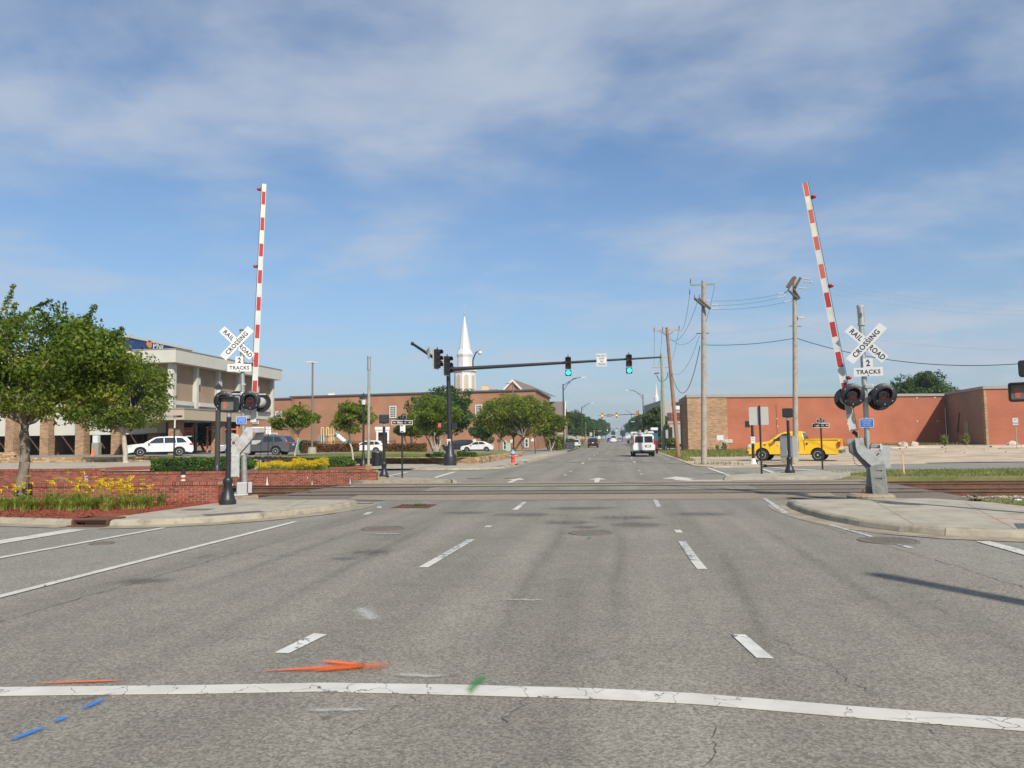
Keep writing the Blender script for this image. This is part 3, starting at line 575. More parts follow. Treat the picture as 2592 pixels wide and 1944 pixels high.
# far walk at the left beyond the side street
KF = [(-90, 47.4), (-40, 45.6), (-14.6, 43.9), (-11.4, 42.5), (-9.5, 42.3), (-7.6, 43.0), (-6.85, 44.4), (-6.8, 47), (-6.8, 60), (-6.8, 98)]
kerb('kerb', KF, side=-1 if 0 else 1, gut=.35, seg=4)
fw = slabs('sidewalk', [(-60, 46.4), (-40, 45.75), (-14.6, 44.05), (-11.4, 42.65), (-9.5, 42.45), (-7.7, 43.15), (-7.0, 44.5), (-6.95, 47), (-6.95, 60), (-6.95, 98), (-9.4, 98), (-9.5, 51), (-17.4, 54.4), (-26, 54), (-40, 53), (-60, 53)], .1, CONC)
joint((-10.5, 42.6), (-11.5, 50), .1015, fw, .03); joint((-13.5, 43.4), (-14.6, 51), .1015, fw, .03); joint((-9.4, 52), (-7, 52.4), .1015, fw, .03); joint((-9.4, 58), (-7, 58), .1015, fw, .04)
MB().slab([(-10.8, 42.7), (-9.1, 42.6), (-9.0, 43.0), (-10.8, 43.1)], .1, .106).build('tactile_pad', MC['pad_dark'], fw); MB().slab([(-7.5, 44.6), (-7.1, 44.6), (-7.1, 46.6), (-7.5, 46.6)], .1, .106).build('tactile_pad', MC['pad_dark'], fw)
for y0, y1 in ((55, 61), (68, 78)): MB().slab([(-7.95, y0), (-7.0, y0), (-7.0, y1), (-7.95, y1)], .1, .107).build('tree_lawn', DIRT, fw)
# right side verge beyond the side street: dirt lot with broken slab edge
def zlot_r(X, Y): return .03 + .46 * sm((Y - 54) / 18) * sm((X - 12) / 12) + zr(Y) * (X < 8)
dl = patch('dirt_lot', [(4.35, 46.2), (110, 62), (110, 140), (4.35, 140)], 40, 36, zlot_r, DIRT)
kb = MB().slab([(4.4, 46.4), (5.2, 43.9), (7.9, 44.2), (9.3, 45.4), (24, 50.2), (90, 58), (90, 66), (4.4, 50)], -.2, .028).build('dirt_verge', DIRT); kb['kind'] = 'structure'
# grass at the road's right edge and along the wall
GR2 = []
def zl(X, Y):
    lot = .5 + .15 * sm((-X - 14) / 14)
    k = sm((Y - 78) / 22) * (1 - sm((-X - 36) / 6) * .999)
    return lot * (1 - k) + (.08 + zr(Y)) * k
# plaza, planter and car park at the left
def zpl(X, Y): return .102 + .33 * sm((-X - 15) / 18) * sm((Y - 44) / 7)
patch('plaza', [(-60, 40), (-11.8, 42.7), (-11.8, 53), (-60, 54)], 24, 6, zpl, CONC, off=.006)
patch('car_park', [(-90, 53), (-7.2, 53), (-7.2, 135), (-90, 135)], 40, 40, lambda x, y: max(zl(x, y) if (x < -9.6) else min(zl(x, y), .08 + zr(y)), 0) if y > 51 else 0, ASPH2, off=-.02 if 0 else -.004)
LAWN = mat('lawn', (.155, .16, .035), .9, var=.25, scale=1.2, bump=.6, bscale=20, dirt=((.25, .22, .09), .5, .45, .7))
lawn1 = patch('lawn', [(-27, 52), (-9.75, 50.0), (-9.75, 74), (-27, 77)], 14, 16, zl, LAWN, off=.02)
lawn2 = patch('lawn', [(-60, 51.5), (-26.5, 51.2), (-26.5, 57.5), (-60, 58)], 20, 4, zl, LAWN, off=.016)
mc_ = lat(305, 48.6); el_ = [(mc_.x + 2.6 * math.cos(R(a)), mc_.y + 2.2 * math.sin(R(a))) for a in range(0, 360, 15)]; MB().add([(mc_.x, mc_.y, zpl(*mc_.xy) + .14)] + [(x, y, zpl(x, y) + .02) for x, y in el_], [(0, i + 1, (i + 1) % 24 + 1) for i in range(24)]).build('mulch_bed', MULCH)['kind'] = 'structure'
MB().slab([tuple(lat(x, d).xy) for x, d in ((845, 48.5), (925, 49), (935, 45.2), (835, 44.6))][::-1], .12, .20).build('mulch_bed', MULCH)['kind'] = 'structure'

# ------------------------------------------------------------------ railway tracks
bal = MB().slab([(-90, 19.3), (-11.9, 20.3), (-11.2, 24), (-11.2, 29.8), (-90, 27)], -.40, -.20).build('track_ballast', BALL); bal['kind'] = 'structure'
bal2 = MB().slab([(9.1, 21.0), (14, 20.6), (60, 20.4), (90, 20.4), (90, 34.5), (14.5, 30.65), (8.9, 31.1)], -.40, -.20).build('track_ballast', BALL); bal2['kind'] = 'structure'
q = MB()
for _ in range(4200):
    side = random.random() < .45
    if side: x = random.uniform(-12.4, -11.0); y = random.uniform(19.9, 29)
    else: x = random.uniform(8.9, 17); y = random.uniform(20.3, 22.9) + .045 * (x + 3.5) * .6
    r_ = random.uniform(.012, .045); z = (-.2 if side or y > 23 else -.2 + .26 * sm((23 - y) / 1.8)) + r_ * .4
    a = [(x + r_ * random.uniform(.6, 1.2) * dx, y + r_ * random.uniform(.6, 1.2) * dy, z + r_ * random.uniform(.5, 1) * dz) for dx, dy, dz in ((1, 0, 0), (-1, 0, 0), (0, 1, 0), (0, -1, 0), (0, 0, 1), (0, 0, -1))]
    q.add(a, [(0, 2, 4), (2, 1, 4), (1, 3, 4), (3, 0, 4), (2, 0, 5), (1, 2, 5), (3, 1, 5), (0, 3, 5)])
tag(q.build('loose_ballast', mat('loose_stone', (.36, .31, .26), .9, var=.3, scale=3, island=.4)), kind='stuff')
slope = MB().add([(8.9, 20.8, .05), (14, 20.4, .05), (30, 20.3, .05), (30, 22.8, -.2), (14, 22.9, -.2), (9.2, 23.0, -.2)], [(0, 1, 4, 5), (1, 2, 3, 4)]).build('track_ballast', BALL); slope['kind'] = 'structure'
prof = [(-.075, -.18), (.075, -.18), (.075, -.165), (.012, -.145), (.010, -.045), (.036, -.035), (.036, -.002), (-.036, -.002), (-.036, -.035), (-.010, -.045), (-.012, -.145), (-.075, -.165)]
for t_ in (0, 1):
    tr = thing('railway_track', ('nearer railway track with rusty rails sunk in the road crossing' if t_ == 0 else 'farther railway track with rusty rails, next to the far corner islands'), 'railway track', (0, 0, 0), group='railway tracks crossing the road')
    for k in (2 * t_, 2 * t_ + 1):
        q = MB(); n = len(prof); xs_ = (-95, 95)
        vs = [(x, railY(k, x) + a, .022 + z) for x in xs_ for a, z in prof]; q.add(vs, [(i, n + i, n + (i + 1) % n, (i + 1) % n) for i in range(n)] + [tuple(reversed(range(n))), tuple(range(n, 2 * n))])
        rl = q.build('rail', RUST, tr)
        MB().add([(x, railY(k, x) + a, .0215) for x in xs_ for a in (-.03, .03)], [(0, 1, 3, 2)]).build('rail_head', RAILTOP, rl)
        gs = 1 if k % 2 == 0 else -1
        for s_, w in ((gs, .085), (-gs, .035)):
            MB().add([(x, railY(k, x) + a * s_, .0085) for x in (-10.6, 8.9) for a in (.036, .036 + w)], [(0, 1, 3, 2) if s_ > 0 else (2, 3, 1, 0)]).build('flangeway', RUBBER, tr)
    tie = MB().box((0, 0, 0), (.23, 2.6, .18)).mesh('tie', TIE)
    for i in range(60):
        x = 9.6 + i * .55 if i < 38 else -11.6 - (i - 38) * .55
        o = bpy.data.objects.new('tie', tie); S.collection.objects.link(o); o.parent = tr; o.location = (x, (railY(2 * t_, x) + railY(2 * t_ + 1, x)) / 2, -.245); o.rotation_euler.z = .045

# ------------------------------------------------------------------ iron work in the road
def manhole(x, y, r, label):
    t = thing('manhole_cover', label, 'manhole cover', (x, y, .006), group='manhole covers in the road')
    MB().lathe([(r, -.02), (r, .006), (r - .05, .008), (r - .05, -.01)], 28).build('ring', IRON, t); q = MB().lathe([(r - .055, -.02), (r - .055, .004)], 28)
    for i in range(-4, 5):
        for j in range(-4, 5):
            if math.hypot(i, j) * .065 < r - .11: q.box((i * .065, j * .065, .006), (.03, .03, .008))
    q.build('lid', IRON, t)
manhole(-4.62, 14.3, .42, 'round iron manhole cover in the left lane before the tracks'); manhole(-.56, 13.8, .40, 'round iron manhole cover in the middle lane beside a green paint spot'); manhole(4.25, 13.0, .46, 'rusty round manhole cover beside the right corner kerb')
for x, y, l in ((-4.8, 33.2, 'dark manhole cover past the tracks in the left lane'), (-6.4, 33.0, 'dark manhole cover past the tracks near the left corner island'), (-1.0, 44.5, 'dark manhole cover in the far intersection, middle lane')): manhole(x, y, .38, l)
manhole(-8.9, 12.0, .2, 'small round valve cover between the left crosswalk lines')
t = thing('drain_grate', 'square rusty drain grate with weeds growing in it before the tracks', 'drain grate', (-5.35, 19.2, .004))
MB().box((0, 0, -.01), (1.0, 1.1, .02)).build('frame', RUST, t)
q = MB(); [q.box((-.42 + i * .105, 0, .008), (.05, .95, .016)) for i in range(9)]; q.build('bars', RUST, t)
q = MB()
for _ in range(160):
    x, y = random.gauss(.12, .1), random.gauss(.05, .08); h = random.uniform(.03, .09); a = random.uniform(0, 6.3); q.add([(x, y, 0), (x + .012, y, 0), (x + math.cos(a) * .05, y + math.sin(a) * .05, h)], [(0, 1, 2)])
q.build('weeds', leafmat('weed_leaf', [(.05, .09, .012), (.10, .15, .03)]), t, kind='stuff')
t = thing('storm_drain', 'rusty iron storm drain inlet set into the left kerb under the lilies', 'storm drain', (-11.04, 14.6, 0))
MB().box((0, .32, .02), (.80, .35, .22)).build('throat', mat('drain_dark', (.035, .02, .014), .9), t); MB().box((0, .18, .135), (.86, .52, .03)).box((0, -.02, .105), (.86, .05, .05)).build('hood', RUST, t); MB().box((-.40, 0, .06), (.04, .24, .13)).box((.40, 0, .06), (.04, .24, .13)).build('cheeks', RUST, t); MB().box((0, -.12, .012), (.86, .22, .02)).build('apron', RUST, t)
t = thing('storm_drain', 'low rusty storm drain mouth in the far right kerb before the yellow pickup', 'storm drain', (8.7, 44.55, 0), R(33))
MB().box((0, 0, .06), (1.5, .3, .12)).build('mouth', mat('drain_brown', (.09, .045, .03), .9), t); MB().box((0, .1, .14), (1.6, .6, .04)).build('hood', CONC, t)
t = thing('storm_drain', 'dark storm drain mouth in the far left kerb by the fire hydrant', 'storm drain', (-6.9, 49.5, 0), R(90))
MB().box((0, 0, .06), (1.6, .24, .12)).build('mouth', MC['drain_brown'], t); MB().box((0, .1, .135), (1.7, .5, .03)).build('hood', CONC, t)
# ------------------------------------------------------------------ brick walls (every brick in view its own piece)
BRK = mat('wall_brick', (.235, .066, .038), .85, var=.10, scale=2.0, bump=.3, bscale=40, dirt=((.38, .26, .21), .9, .60, .86), island=.38)
MORT = mat('mortar', (.44, .32, .25), .95, var=.15, scale=4); EFF = mat('mineral_bloom', (.62, .58, .54), .9, var=.1)
brick_me = MB().box((0, 0, 0), (.190, .06, .050)).mesh('brick', BRK); rowlock_me = MB().box((0, 0, 0), (.055, .30, .09)).mesh('cap_brick', BRK)
def brick_wall(name, label, p0, p1, z0, z1, th=.28, nparts=300, caps_parts=0):
    """p0 is the end the camera sees best; the front face looks to the camera's side"""
    p0, p1 = Vector(p0), Vector(p1); d = p1 - p0; L = d.length; ang = math.atan2(d.y, d.x)
    t = thing(name, label, 'brick wall', (p0.x, p0.y, 0), ang)   # local x runs along the wall, local +y is the camera's side
    capz = z1 - .095
    MB().bb(.012, L, -th + .012, -.012, z0, capz).build('mortar_core', MORT, t)
    n = int((capz - z0) / .066); nb = int(L / .205); items = []
    for c in range(n):
        z = capz - .006 - .033 - c * .066
        for i in range(nb):
            x = .1 + i * .205 + (.1025 if c % 2 else 0)
            if x > L - .1: continue
            items.append((x, z))
    items.sort(key=lambda q: q[0]); rest = MB()
    for k, (x, z) in enumerate(items):
        y = -.028 + random.uniform(-.0015, .0015)
        if k < nparts:
            o = bpy.data.objects.new('brick', brick_me); S.collection.objects.link(o); o.parent = t; o.location = (x, y, z); o.rotation_euler = (0, random.uniform(-.006, .006), 0)
        else: rest.box((x, y, z), (.190, .06, .050))
    for c in range(n):       # end face and half bricks closing the bond
        z = capz - .039 - c * .066; rest.box((.02, -th / 2 + .02, z), (.06, th - .09, .053))
        if c % 2: rest.box((.05, -.03, z), (.094, .06, .053))
    rest.build('bricks', BRK, t, kind='stuff')
    q = MB(); m = int(L / .065)
    for i in range(m): q.box((.03 + i * .065, -th / 2, z1 - .047 + random.uniform(-.002, .002)), (.055, th + .05, .094))
    q.build('cap_bricks', BRK, t, kind='stuff'); MB().bb(.0, L, -th - .015, .015, capz - .002, z1 - .012).build('cap_mortar', MORT, t)
    return t, L, ang
wall1 = brick_wall('planter_wall', 'low red brick wall behind the yellow lilies and the near tree', (-10.58, 18.75), (-27, 16.6), -.05, .70, nparts=300)[0]
# end pier of the near wall
for c in range(11):
    pass
wall2 = brick_wall('track_wall', 'long red brick wall with white mineral stains beyond the tracks', (-10.0, 30.15), (-22.4, 29.0), -.35, .535, nparts=300)[0]
wall3 = brick_wall('track_wall_step', 'taller stepped brick wall section at far left beyond the tracks', (-21.9, 29.35), (-34, 28.3), -.35, .70, nparts=60)[0]
def stain(parent, x, z, w, h):
    P = [(x - w, z), (x + w, z), (x + w * .5, z + h * .35), (x + w * .18, z + h), (x - w * .12, z + h * .9), (x - w * .35, z + h * .45)]
    MB().add([(p[0], .006, p[1]) for p in P], [tuple(reversed(range(6)))]).build('mineral_stain', EFF, parent)
for x, z, w, h in ((4.6, -.12, .07, .42), (6.1, -.12, .09, .30), (5.75, -.12, .06, .09), (3.5, -.12, .03, .08), (2.7, -.05, .03, .14), (1.1, -.1, .04, .3), (7.2, -.1, .05, .12), (2.9, .2, .02, .1)): stain(wall2, x, z, w, h)
t = thing('bollard', 'black bollard with red and white band behind the near brick wall', 'bollard', tuple(lat(466, 27.0, -.25)))
MB().cyl((0, 0, 0), (0, 0, 1.04), .075, n=14).build('post', BLACKP, t, smooth=True); MB().cyl((0, 0, .60), (0, 0, .84), .079, n=14).build('white_band', SIGNW, t, smooth=True); MB().cyl((0, 0, .69), (0, 0, .76), .082, n=14).build('red_band', mat('sign_red', (.55, .04, .03), .5), t, smooth=True)

# retaining wall of tan blocks round the far lawn
TAN = mat('tan_block', (.38, .25, .14), .9, var=.18, scale=2.5, bump=.5, bscale=14, island=.38)
def block_wall(name, label, path, ztop, zbot, bl=.34, bh=.12, th=.3, m=TAN, cat='retaining wall'):
    o0 = Vector((*path[0], 0)); t = thing(name, label, cat, o0); q = MB(); core = MB(); k = 0
    for a, b in zip(path, path[1:]):
        a, b = Vector(a), Vector(b); d = b - a; L = d.length; d.normalize(); ang = math.atan2(d.y, d.x); n = Vector((-d.y, d.x))
        core.box((*( (a + b) / 2 - o0.xy), ((ztop + zbot) / 2 - .03)), (L, th * .8, ztop - zbot - .08), rz=ang)
        rows = int((ztop - zbot) / bh)
        for r in range(rows):
            x = -(.5 * bl) * (r % 2)
            while x < L:
                w = bl * random.uniform(.75, 1.15); c = a + d * (x + w / 2); q.box((c.x - o0.x, c.y - o0.y, ztop - bh / 2 - r * bh), (w - .015, th + random.uniform(-.03, .03), bh - .012), rz=ang); x += w
    core.build('core', mat('dark_mortar', (.12, .09, .06), .9), t); q.build('blocks', m, t, kind='stuff'); return t
block_wall('retaining_wall', 'low tan block retaining wall around the far lawn behind the big signal pole', [(-9.55, 74), (-9.6, 49.9), (-14, 51.9), (-17.4, 52.5), (-26, 52.3), (-34, 51.6)], .56, -.05)
block_wall('retaining_wall', 'tan block retaining wall at far left in front of the bank', [(-34, 51.6), (-44, 51.0), (-60, 50.5)], .80, .1)
block_wall('raised_planter', 'raised tan brick planter box left of the near tree trunk', [tuple(lat(-40, 58).xy), tuple(lat(36, 58).xy), tuple(lat(36, 61).xy)], 1.22, .4)

# ------------------------------------------------------------------ vegetation
def leaf_cloud(q, C, r, n, size, sq=(1, 1, .7), shell=.55, up=.35, rnd=RS, elong=1.7, droop=0.0):
    C = np.array(C); d = rnd.normal(size=(n, 3)); d /= np.linalg.norm(d, axis=1)[:, None]; rad = shell + (1 - shell) * rnd.rand(n) ** .6
    P = C + d * (rad * r)[:, None] * np.array(sq)
    nrm = d * .6 + rnd.normal(size=(n, 3)) * .55; nrm[:, 2] += up; nrm /= np.linalg.norm(nrm, axis=1)[:, None]
    a = rnd.normal(size=(n, 3)); a[:, 2] -= droop; a -= (a * nrm).sum(1)[:, None] * nrm; a /= np.linalg.norm(a, axis=1)[:, None]; b = np.cross(nrm, a)
    s = (size * (.6 + .8 * rnd.rand(n)))[:, None]; l, w = s * elong / 2, s / 2
    q.append(np.stack([P - a * l, P + b * w * .9, P + a * l, P - b * w * .9], 1))
def leaves_obj(q, name, m, parent=None, loc=None):
    V = np.concatenate(q).reshape(-1, 3); n = len(V) // 4; me = bpy.data.meshes.new(name); me.vertices.add(len(V)); me.vertices.foreach_set('co', V.astype(np.float32).ravel())
    me.loops.add(4 * n); me.loops.foreach_set('vertex_index', np.arange(4 * n, dtype=np.int32)); me.polygons.add(n); me.polygons.foreach_set('loop_start', np.arange(0, 4 * n, 4, dtype=np.int32)); me.polygons.foreach_set('loop_total', np.full(n, 4, dtype=np.int32))
    me.materials.append(m); me.update(); me.validate()
    o = bpy.data.objects.new(name, me); S.collection.objects.link(o)
    if parent: o.parent = parent
    if loc: o.location = loc
    return o
LF_MID = leafmat('leaf_mid', [(.026, .056, .006), (.075, .125, .012), (.165, .21, .022), (.27, .285, .045)], .5)
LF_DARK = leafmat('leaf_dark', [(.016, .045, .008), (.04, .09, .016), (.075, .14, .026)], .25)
LF_LIME = leafmat('leaf_lime', [(.045, .085, .008), (.10, .15, .015), (.20, .22, .03), (.28, .27, .05)], .4)
LF_HEDGE = leafmat('leaf_hedge', [(.022, .055, .008), (.05, .11, .015), (.10, .16, .022)], .2)
LF_RED = leafmat('leaf_rust', [(.075, .03, .012), (.14, .06, .02), (.21, .09, .03), (.12, .09, .03)], .15)
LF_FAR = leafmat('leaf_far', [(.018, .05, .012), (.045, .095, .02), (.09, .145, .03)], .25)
def crown_pts(cx, cy, z0, z1, rx, ry, n, rnd, flat=.0, top=.55):
    out = []
    while len(out) < n:
        p = rnd.uniform(-1, 1, 3); r_ = np.linalg.norm(p)
        if r_ > 1 or r_ < .42: continue
        h = (p[2] + 1) / 2
        k = 1 - abs(h - .42) ** 1.8 * .9
        out.append((cx + p[0] * rx * k, cy + p[1] * ry * k, z0 + (z1 - z0) * h))
    return out
def limb(q, a, b, r0, r1, rnd, n=5, wob=.08, nn=6):
    a, b = Vector(a), Vector(b); L = (b - a).length; pts = []
    for i in range(n + 1):
        t = i / n; p = a.lerp(b, t); p.z += math.sin(t * math.pi) * L * .06
        if 0 < i < n: p += Vector(rnd.normal(size=3) * wob * L * .35)
        pts.append(p)
    q.tube(pts, r0, nn, r1); return pts
def tree(name, label, loc, h, rx, z0, leaf, bark, nclump=16, nleaf=5000, size=.12, ry=None, trunk_r=.12, fork=.35, multi=1, cx=0, cy=0, seed=1, group=None, clr=.36, sq=(1, 1, .72), wisp=(), shell=.5, extra=(), droop=0.0, cat='tree'):
    rnd = np.random.RandomState(seed); ry = ry or rx; t = thing(name, label, cat, loc, 0, group)
    C = crown_pts(cx, cy, z0 + rx * .25, h - rx * clr * .6, rx * .74, ry * .74, nclump, rnd) + list(extra)
    fz = z0 * fork + (z0 + (h - z0) * .15) * (1 - fork); tk = MB(); br = MB()
    if multi == 1:
        top_ = (cx * .35 + rnd.normal() * .05 * h, cy * .35 + rnd.normal() * .05, fz); lp = limb(tk, (0, 0, -.15), top_, trunk_r, trunk_r * .72, rnd, 6, .03, 12); tk.cyl((0, 0, -.15), (0, 0, .12), trunk_r * 1.45, trunk_r * 1.0, 12); roots = [lp[-1]]
    else:
        roots = []
        for k in range(multi):
            a = 6.28 * k / multi + rnd.rand(); e_ = (math.cos(a) * rx * .32 + cx * .4, math.sin(a) * rx * .32 + cy * .4, fz * rnd.uniform(.9, 1.1)); lp = limb(tk, (math.cos(a) * trunk_r, math.sin(a) * trunk_r, -.1), e_, trunk_r * .6, trunk_r * .4, rnd, 5, .05, 8); roots.append(lp[-1])
    q = []
    for i, c in enumerate(C):
        r0 = roots[i % len(roots)]; limb(br, r0, c, trunk_r * .42, trunk_r * .09, rnd, 4, .12, 5)
        r_ = rx * clr * rnd.uniform(.75, 1.25); leaf_cloud(q, c, r_, int(nleaf / len(C) * .8), size, sq, shell, rnd=rnd, droop=droop)
        for k in range(3):      # smaller sprays that break the outline
            d = rnd.normal(size=3); d /= np.linalg.norm(d); d[2] = abs(d[2]) * .8 - .1; cc = np.array(c) + d * r_ * .95; leaf_cloud(q, cc, r_ * .42, int(nleaf / len(C) * .07), size, (1, 1, .6), .1, rnd=rnd, droop=droop); limb(br, c, tuple(cc), trunk_r * .09, trunk_r * .03, rnd, 2, .05, 4)
    for (a, b, n) in wisp:
        a, b = np.array(a, float), np.array(b, float); limb(br, tuple(a), tuple(b), trunk_r * .12, trunk_r * .04, rnd, 4, .04, 4)
        for k in range(n): u = k / max(1, n - 1); leaf_cloud(q, a + (b - a) * u, .16 * (1.15 - .6 * u), 26, size * .9, (1, 1, .8), .0, rnd=rnd, droop=droop)
    tk.build('trunk', bark, t, smooth=True); br.build('limbs', bark, t, smooth=True); leaves_obj(q, 'crown', leaf, t); return t
# near tree in the mulch bed; its crown runs out of the frame at the left
p = G(50.6, 1281, .15); NT = Vector((p.x, p.y, .15))
tree('street_tree', 'leafy young tree with forked trunk in the red mulch by the yellow lilies', NT, 5.25, 2.75, 2.0, LF_MID, BARK, nclump=34, nleaf=36000, size=.062, trunk_r=.155, cx=.35, cy=.3, seed=5, clr=.27, sq=(1.15, 1.15, .55), shell=.25, droop=.4, fork=.75,
     wisp=[((-.9, 0, 4.6), (-.42, 0, 5.75), 9), ((-.9, 0, 4.5), (.55, .1, 5.35), 14), ((.9, 0, 4.4), (.5, 0, 5.0), 6), ((1.5, 0, 4.3), (1.95, 0, 5.15), 10), ((1.9, .2, 4.0), (2.6, .2, 4.55), 8), ((-.3, -.3, 4.5), (-.1, -.3, 5.2), 7), ((2.2, .1, 3.4), (2.95, .1, 3.8), 8), ((2.1, .1, 2.8), (2.8, .1, 2.6), 7)],
     extra=[(1.9, .2, 3.4), (1.7, -.2, 4.1), (-1.8, .3, 4.4), (1.2, 0, 2.5), (2.2, .3, 2.9), (-.9, .4, 4.7), (-.6, -.5, 2.6), (.5, -.6, 2.7), (-1.6, -.4, 2.9)])
p = lat(320, 54, .42)
tree('street_tree', 'rounded plaza tree with pale slender trunk in front of the bank, by the white SUV', p, 8.3, 3.7, 1.9, LF_MID, BARKL, nclump=36, nleaf=26000, size=.125, trunk_r=.19, seed=9, clr=.28, cx=-.35, shell=.3, sq=(1, 1, .7), fork=.8,
     wisp=[((-1.6, 0, 6.9), (-1.3, 0, 8.6), 6), ((.9, 0, 6.6), (1.05, 0, 8.2), 5)], extra=[(2.3, 0, 4.2), (2.0, 0, 5.4), (1.9, 0, 3.2), (-2.6, 0, 3.0), (-3.4, 0, 4.2), (-4.2, 0, 3.4), (-1.2, 0, 2.9), (.6, 0, 2.9), (-4.4, 0, 4.9), (-3.0, 0, 5.4)])
# small trees beyond the far brick wall
for x, w, top_, base, dep, z, l, sd_ in ((744, 128, 1022, 1166, 57, .14, 'small airy tree with slim trunk in front of the grey SUV', 21), (896, 130, 1012, 1172, 51.5, .12, 'small flat topped tree above the red mulch patch behind the galvanized mast', 22)):
    px_ = FPX / dep; p = lat(x, dep, z); hh = H + (1119 - top_) / px_ - z
    tree('small_tree', l, p, hh, w / 2 / px_ * 1.05, hh * .42, LF_MID, BARKL, nclump=20, nleaf=5200, size=.11, trunk_r=.075, seed=sd_, clr=.32, shell=.1, sq=(1.1, 1.1, .5), wisp=[((.3, 0, hh * .85), (.45, 0, hh * 1.02), 4)], group='small trees behind the far brick wall')
# crape myrtles and the darker tree behind
p = lat(1101, 80, .5); tree('crape_myrtle', 'bright green crape myrtle with several pale stems behind the big signal pole', p, 6.4, 3.7, 1.5, LF_MID, BARKL, nclump=30, nleaf=16000, size=.13, trunk_r=.16, multi=7, seed=31, clr=.3, cx=-.2, shell=.3)
p = lat(1120, 97, .2); tree('dark_tree', 'dense dark green tree rising behind the crape myrtle by the church building', p, 9.0, 5.2, 1.2, LF_DARK, BARK, nclump=30, nleaf=15000, size=.2, trunk_r=.3, seed=33, clr=.3)
p = lat(1040, 92, .3); tree('crape_myrtle', 'smaller crape myrtle with pale stems left of the tall one', p, 4.9, 2.8, 1.6, LF_MID, BARKL, nclump=18, nleaf=8000, size=.14, trunk_r=.14, multi=5, seed=34, clr=.33)
p = lat(1300, 92, .45); tree('broad_tree', 'broad yellow green tree on the lawn behind the fire hydrant', p, 6.9, 5.7, .8, LF_LIME, BARK, nclump=44, nleaf=26000, size=.15, trunk_r=.2, multi=4, seed=41, clr=.26, cx=.1, shell=.3, ry=4)
p = lat(1322, 103, .15); tree('dark_tree', 'narrow green tree top behind the broad yellow green tree', p, 8.1, 2.5, 3.2, LF_MID, BARK, nclump=14, nleaf=5200, size=.18, trunk_r=.2, seed=43, clr=.36)
p = lat(1392, 106, .1); tree('dark_tree', 'green tree at the corner of the church building by the street lamp', p, 6.4, 2.9, 1.4, LF_MID, BARKL, nclump=18, nleaf=7000, size=.17, trunk_r=.14, multi=3, seed=44, clr=.33)
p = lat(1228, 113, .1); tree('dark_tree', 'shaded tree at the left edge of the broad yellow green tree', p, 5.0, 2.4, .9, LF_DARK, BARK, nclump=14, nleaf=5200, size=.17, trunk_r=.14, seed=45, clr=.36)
p = lat(2337, 125, .3); tree('dark_tree', 'dark rounded tree showing above the red painted wall at right', p, 12.2, 6.5, 4, LF_DARK, BARK, nclump=30, nleaf=14000, size=.24, trunk_r=.3, seed=51, clr=.28, shell=.4)
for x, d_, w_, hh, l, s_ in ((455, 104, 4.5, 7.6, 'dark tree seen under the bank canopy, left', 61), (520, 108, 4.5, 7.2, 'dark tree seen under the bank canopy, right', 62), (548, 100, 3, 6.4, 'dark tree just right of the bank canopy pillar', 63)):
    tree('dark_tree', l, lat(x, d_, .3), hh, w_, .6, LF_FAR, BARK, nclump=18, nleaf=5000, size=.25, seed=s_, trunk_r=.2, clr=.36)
# rows of trees along the far street: a few grown, the rest copies of their own size and turn
fa = tree('roadside_tree', 'nearest roadside tree behind the left street lamp', (-15.6, 134, .1), 11.0, 5.6, 1.4, LF_FAR, BARK, nclump=34, nleaf=13000, size=.26, trunk_r=.25, seed=71, clr=.3, group='trees lining the far street')
fb = tree('roadside_tree', 'rounded green tree right of the road behind the white van', (6.9, 148, .13), 7.6, 2.9, 1.6, leafmat('leaf_far2', [(.022, .055, .012), (.05, .095, .02), (.10, .14, .03)], .3), BARK, nclump=30, nleaf=11000, size=.26, trunk_r=.25, seed=72, clr=.3, group='trees lining the far street')
far = [(-14.0, 152, 1.06), (-14.5, 170, 1.5), (-14, 190, 1.05), (-12.5, 212, 1.5), (-13.5, 236, 1.12), (-12, 262, 1.55), (-12, 292, 1.1), (-11.5, 326, 1.6), (-11.5, 365, 1.05), (-11, 410, 1.6), (-11, 470, 1.2), (-10, 540, 1.6), (8.6, 184, .78), (9.5, 205, 1.3), (8.5, 232, .85), (9, 258, 1.5), (10, 285, 1.0), (9.0, 318, 1.9), (9.5, 352, 1.3), (9.5, 396, 2.2), (9.5, 450, 1.4), (9, 530, 1.9), (-6, 690, 1.2), (3, 700, 1.1), (12, 690, 1.2), (-16, 690, 1.3)]
OW = ['second', 'third', 'fourth', 'fifth', 'sixth', 'seventh', 'eighth', 'ninth', 'tenth', 'eleventh', 'twelfth', 'thirteenth', 'fourteenth', 'fifteenth']
kl, kr_, ke = 0, 0, 0
fa.scale = (.95, .95, .88)
for i, (x, y, sc) in enumerate(far):
    if y > 680: l = 'far tree closing the end of the street, %s from the left' % ['second', 'third', 'fourth', 'first'][ke]; ke += 1
    elif x < 0: l = '%s tree back along the left side of the far street' % OW[kl]; kl += 1
    else: l = '%s tree back along the right side of the far street' % OW[kr_]; kr_ += 1
    kk_ = (max(50, 112 - y * .19) if x < 0 else 56) if y < 680 else 22
    hh_ = (H + kk_ * y / FPX - zr(y)) * random.uniform(.86, 1.08); sz = hh_ / (11.0 if i % 2 else 7.6); sx = max(sz * .85, .8) if x < 0 else sz * .9
    dup(fa if i % 2 else fb, l, (x, y, zr(y)), random.uniform(0, 6.28), (sx, sx, sz))

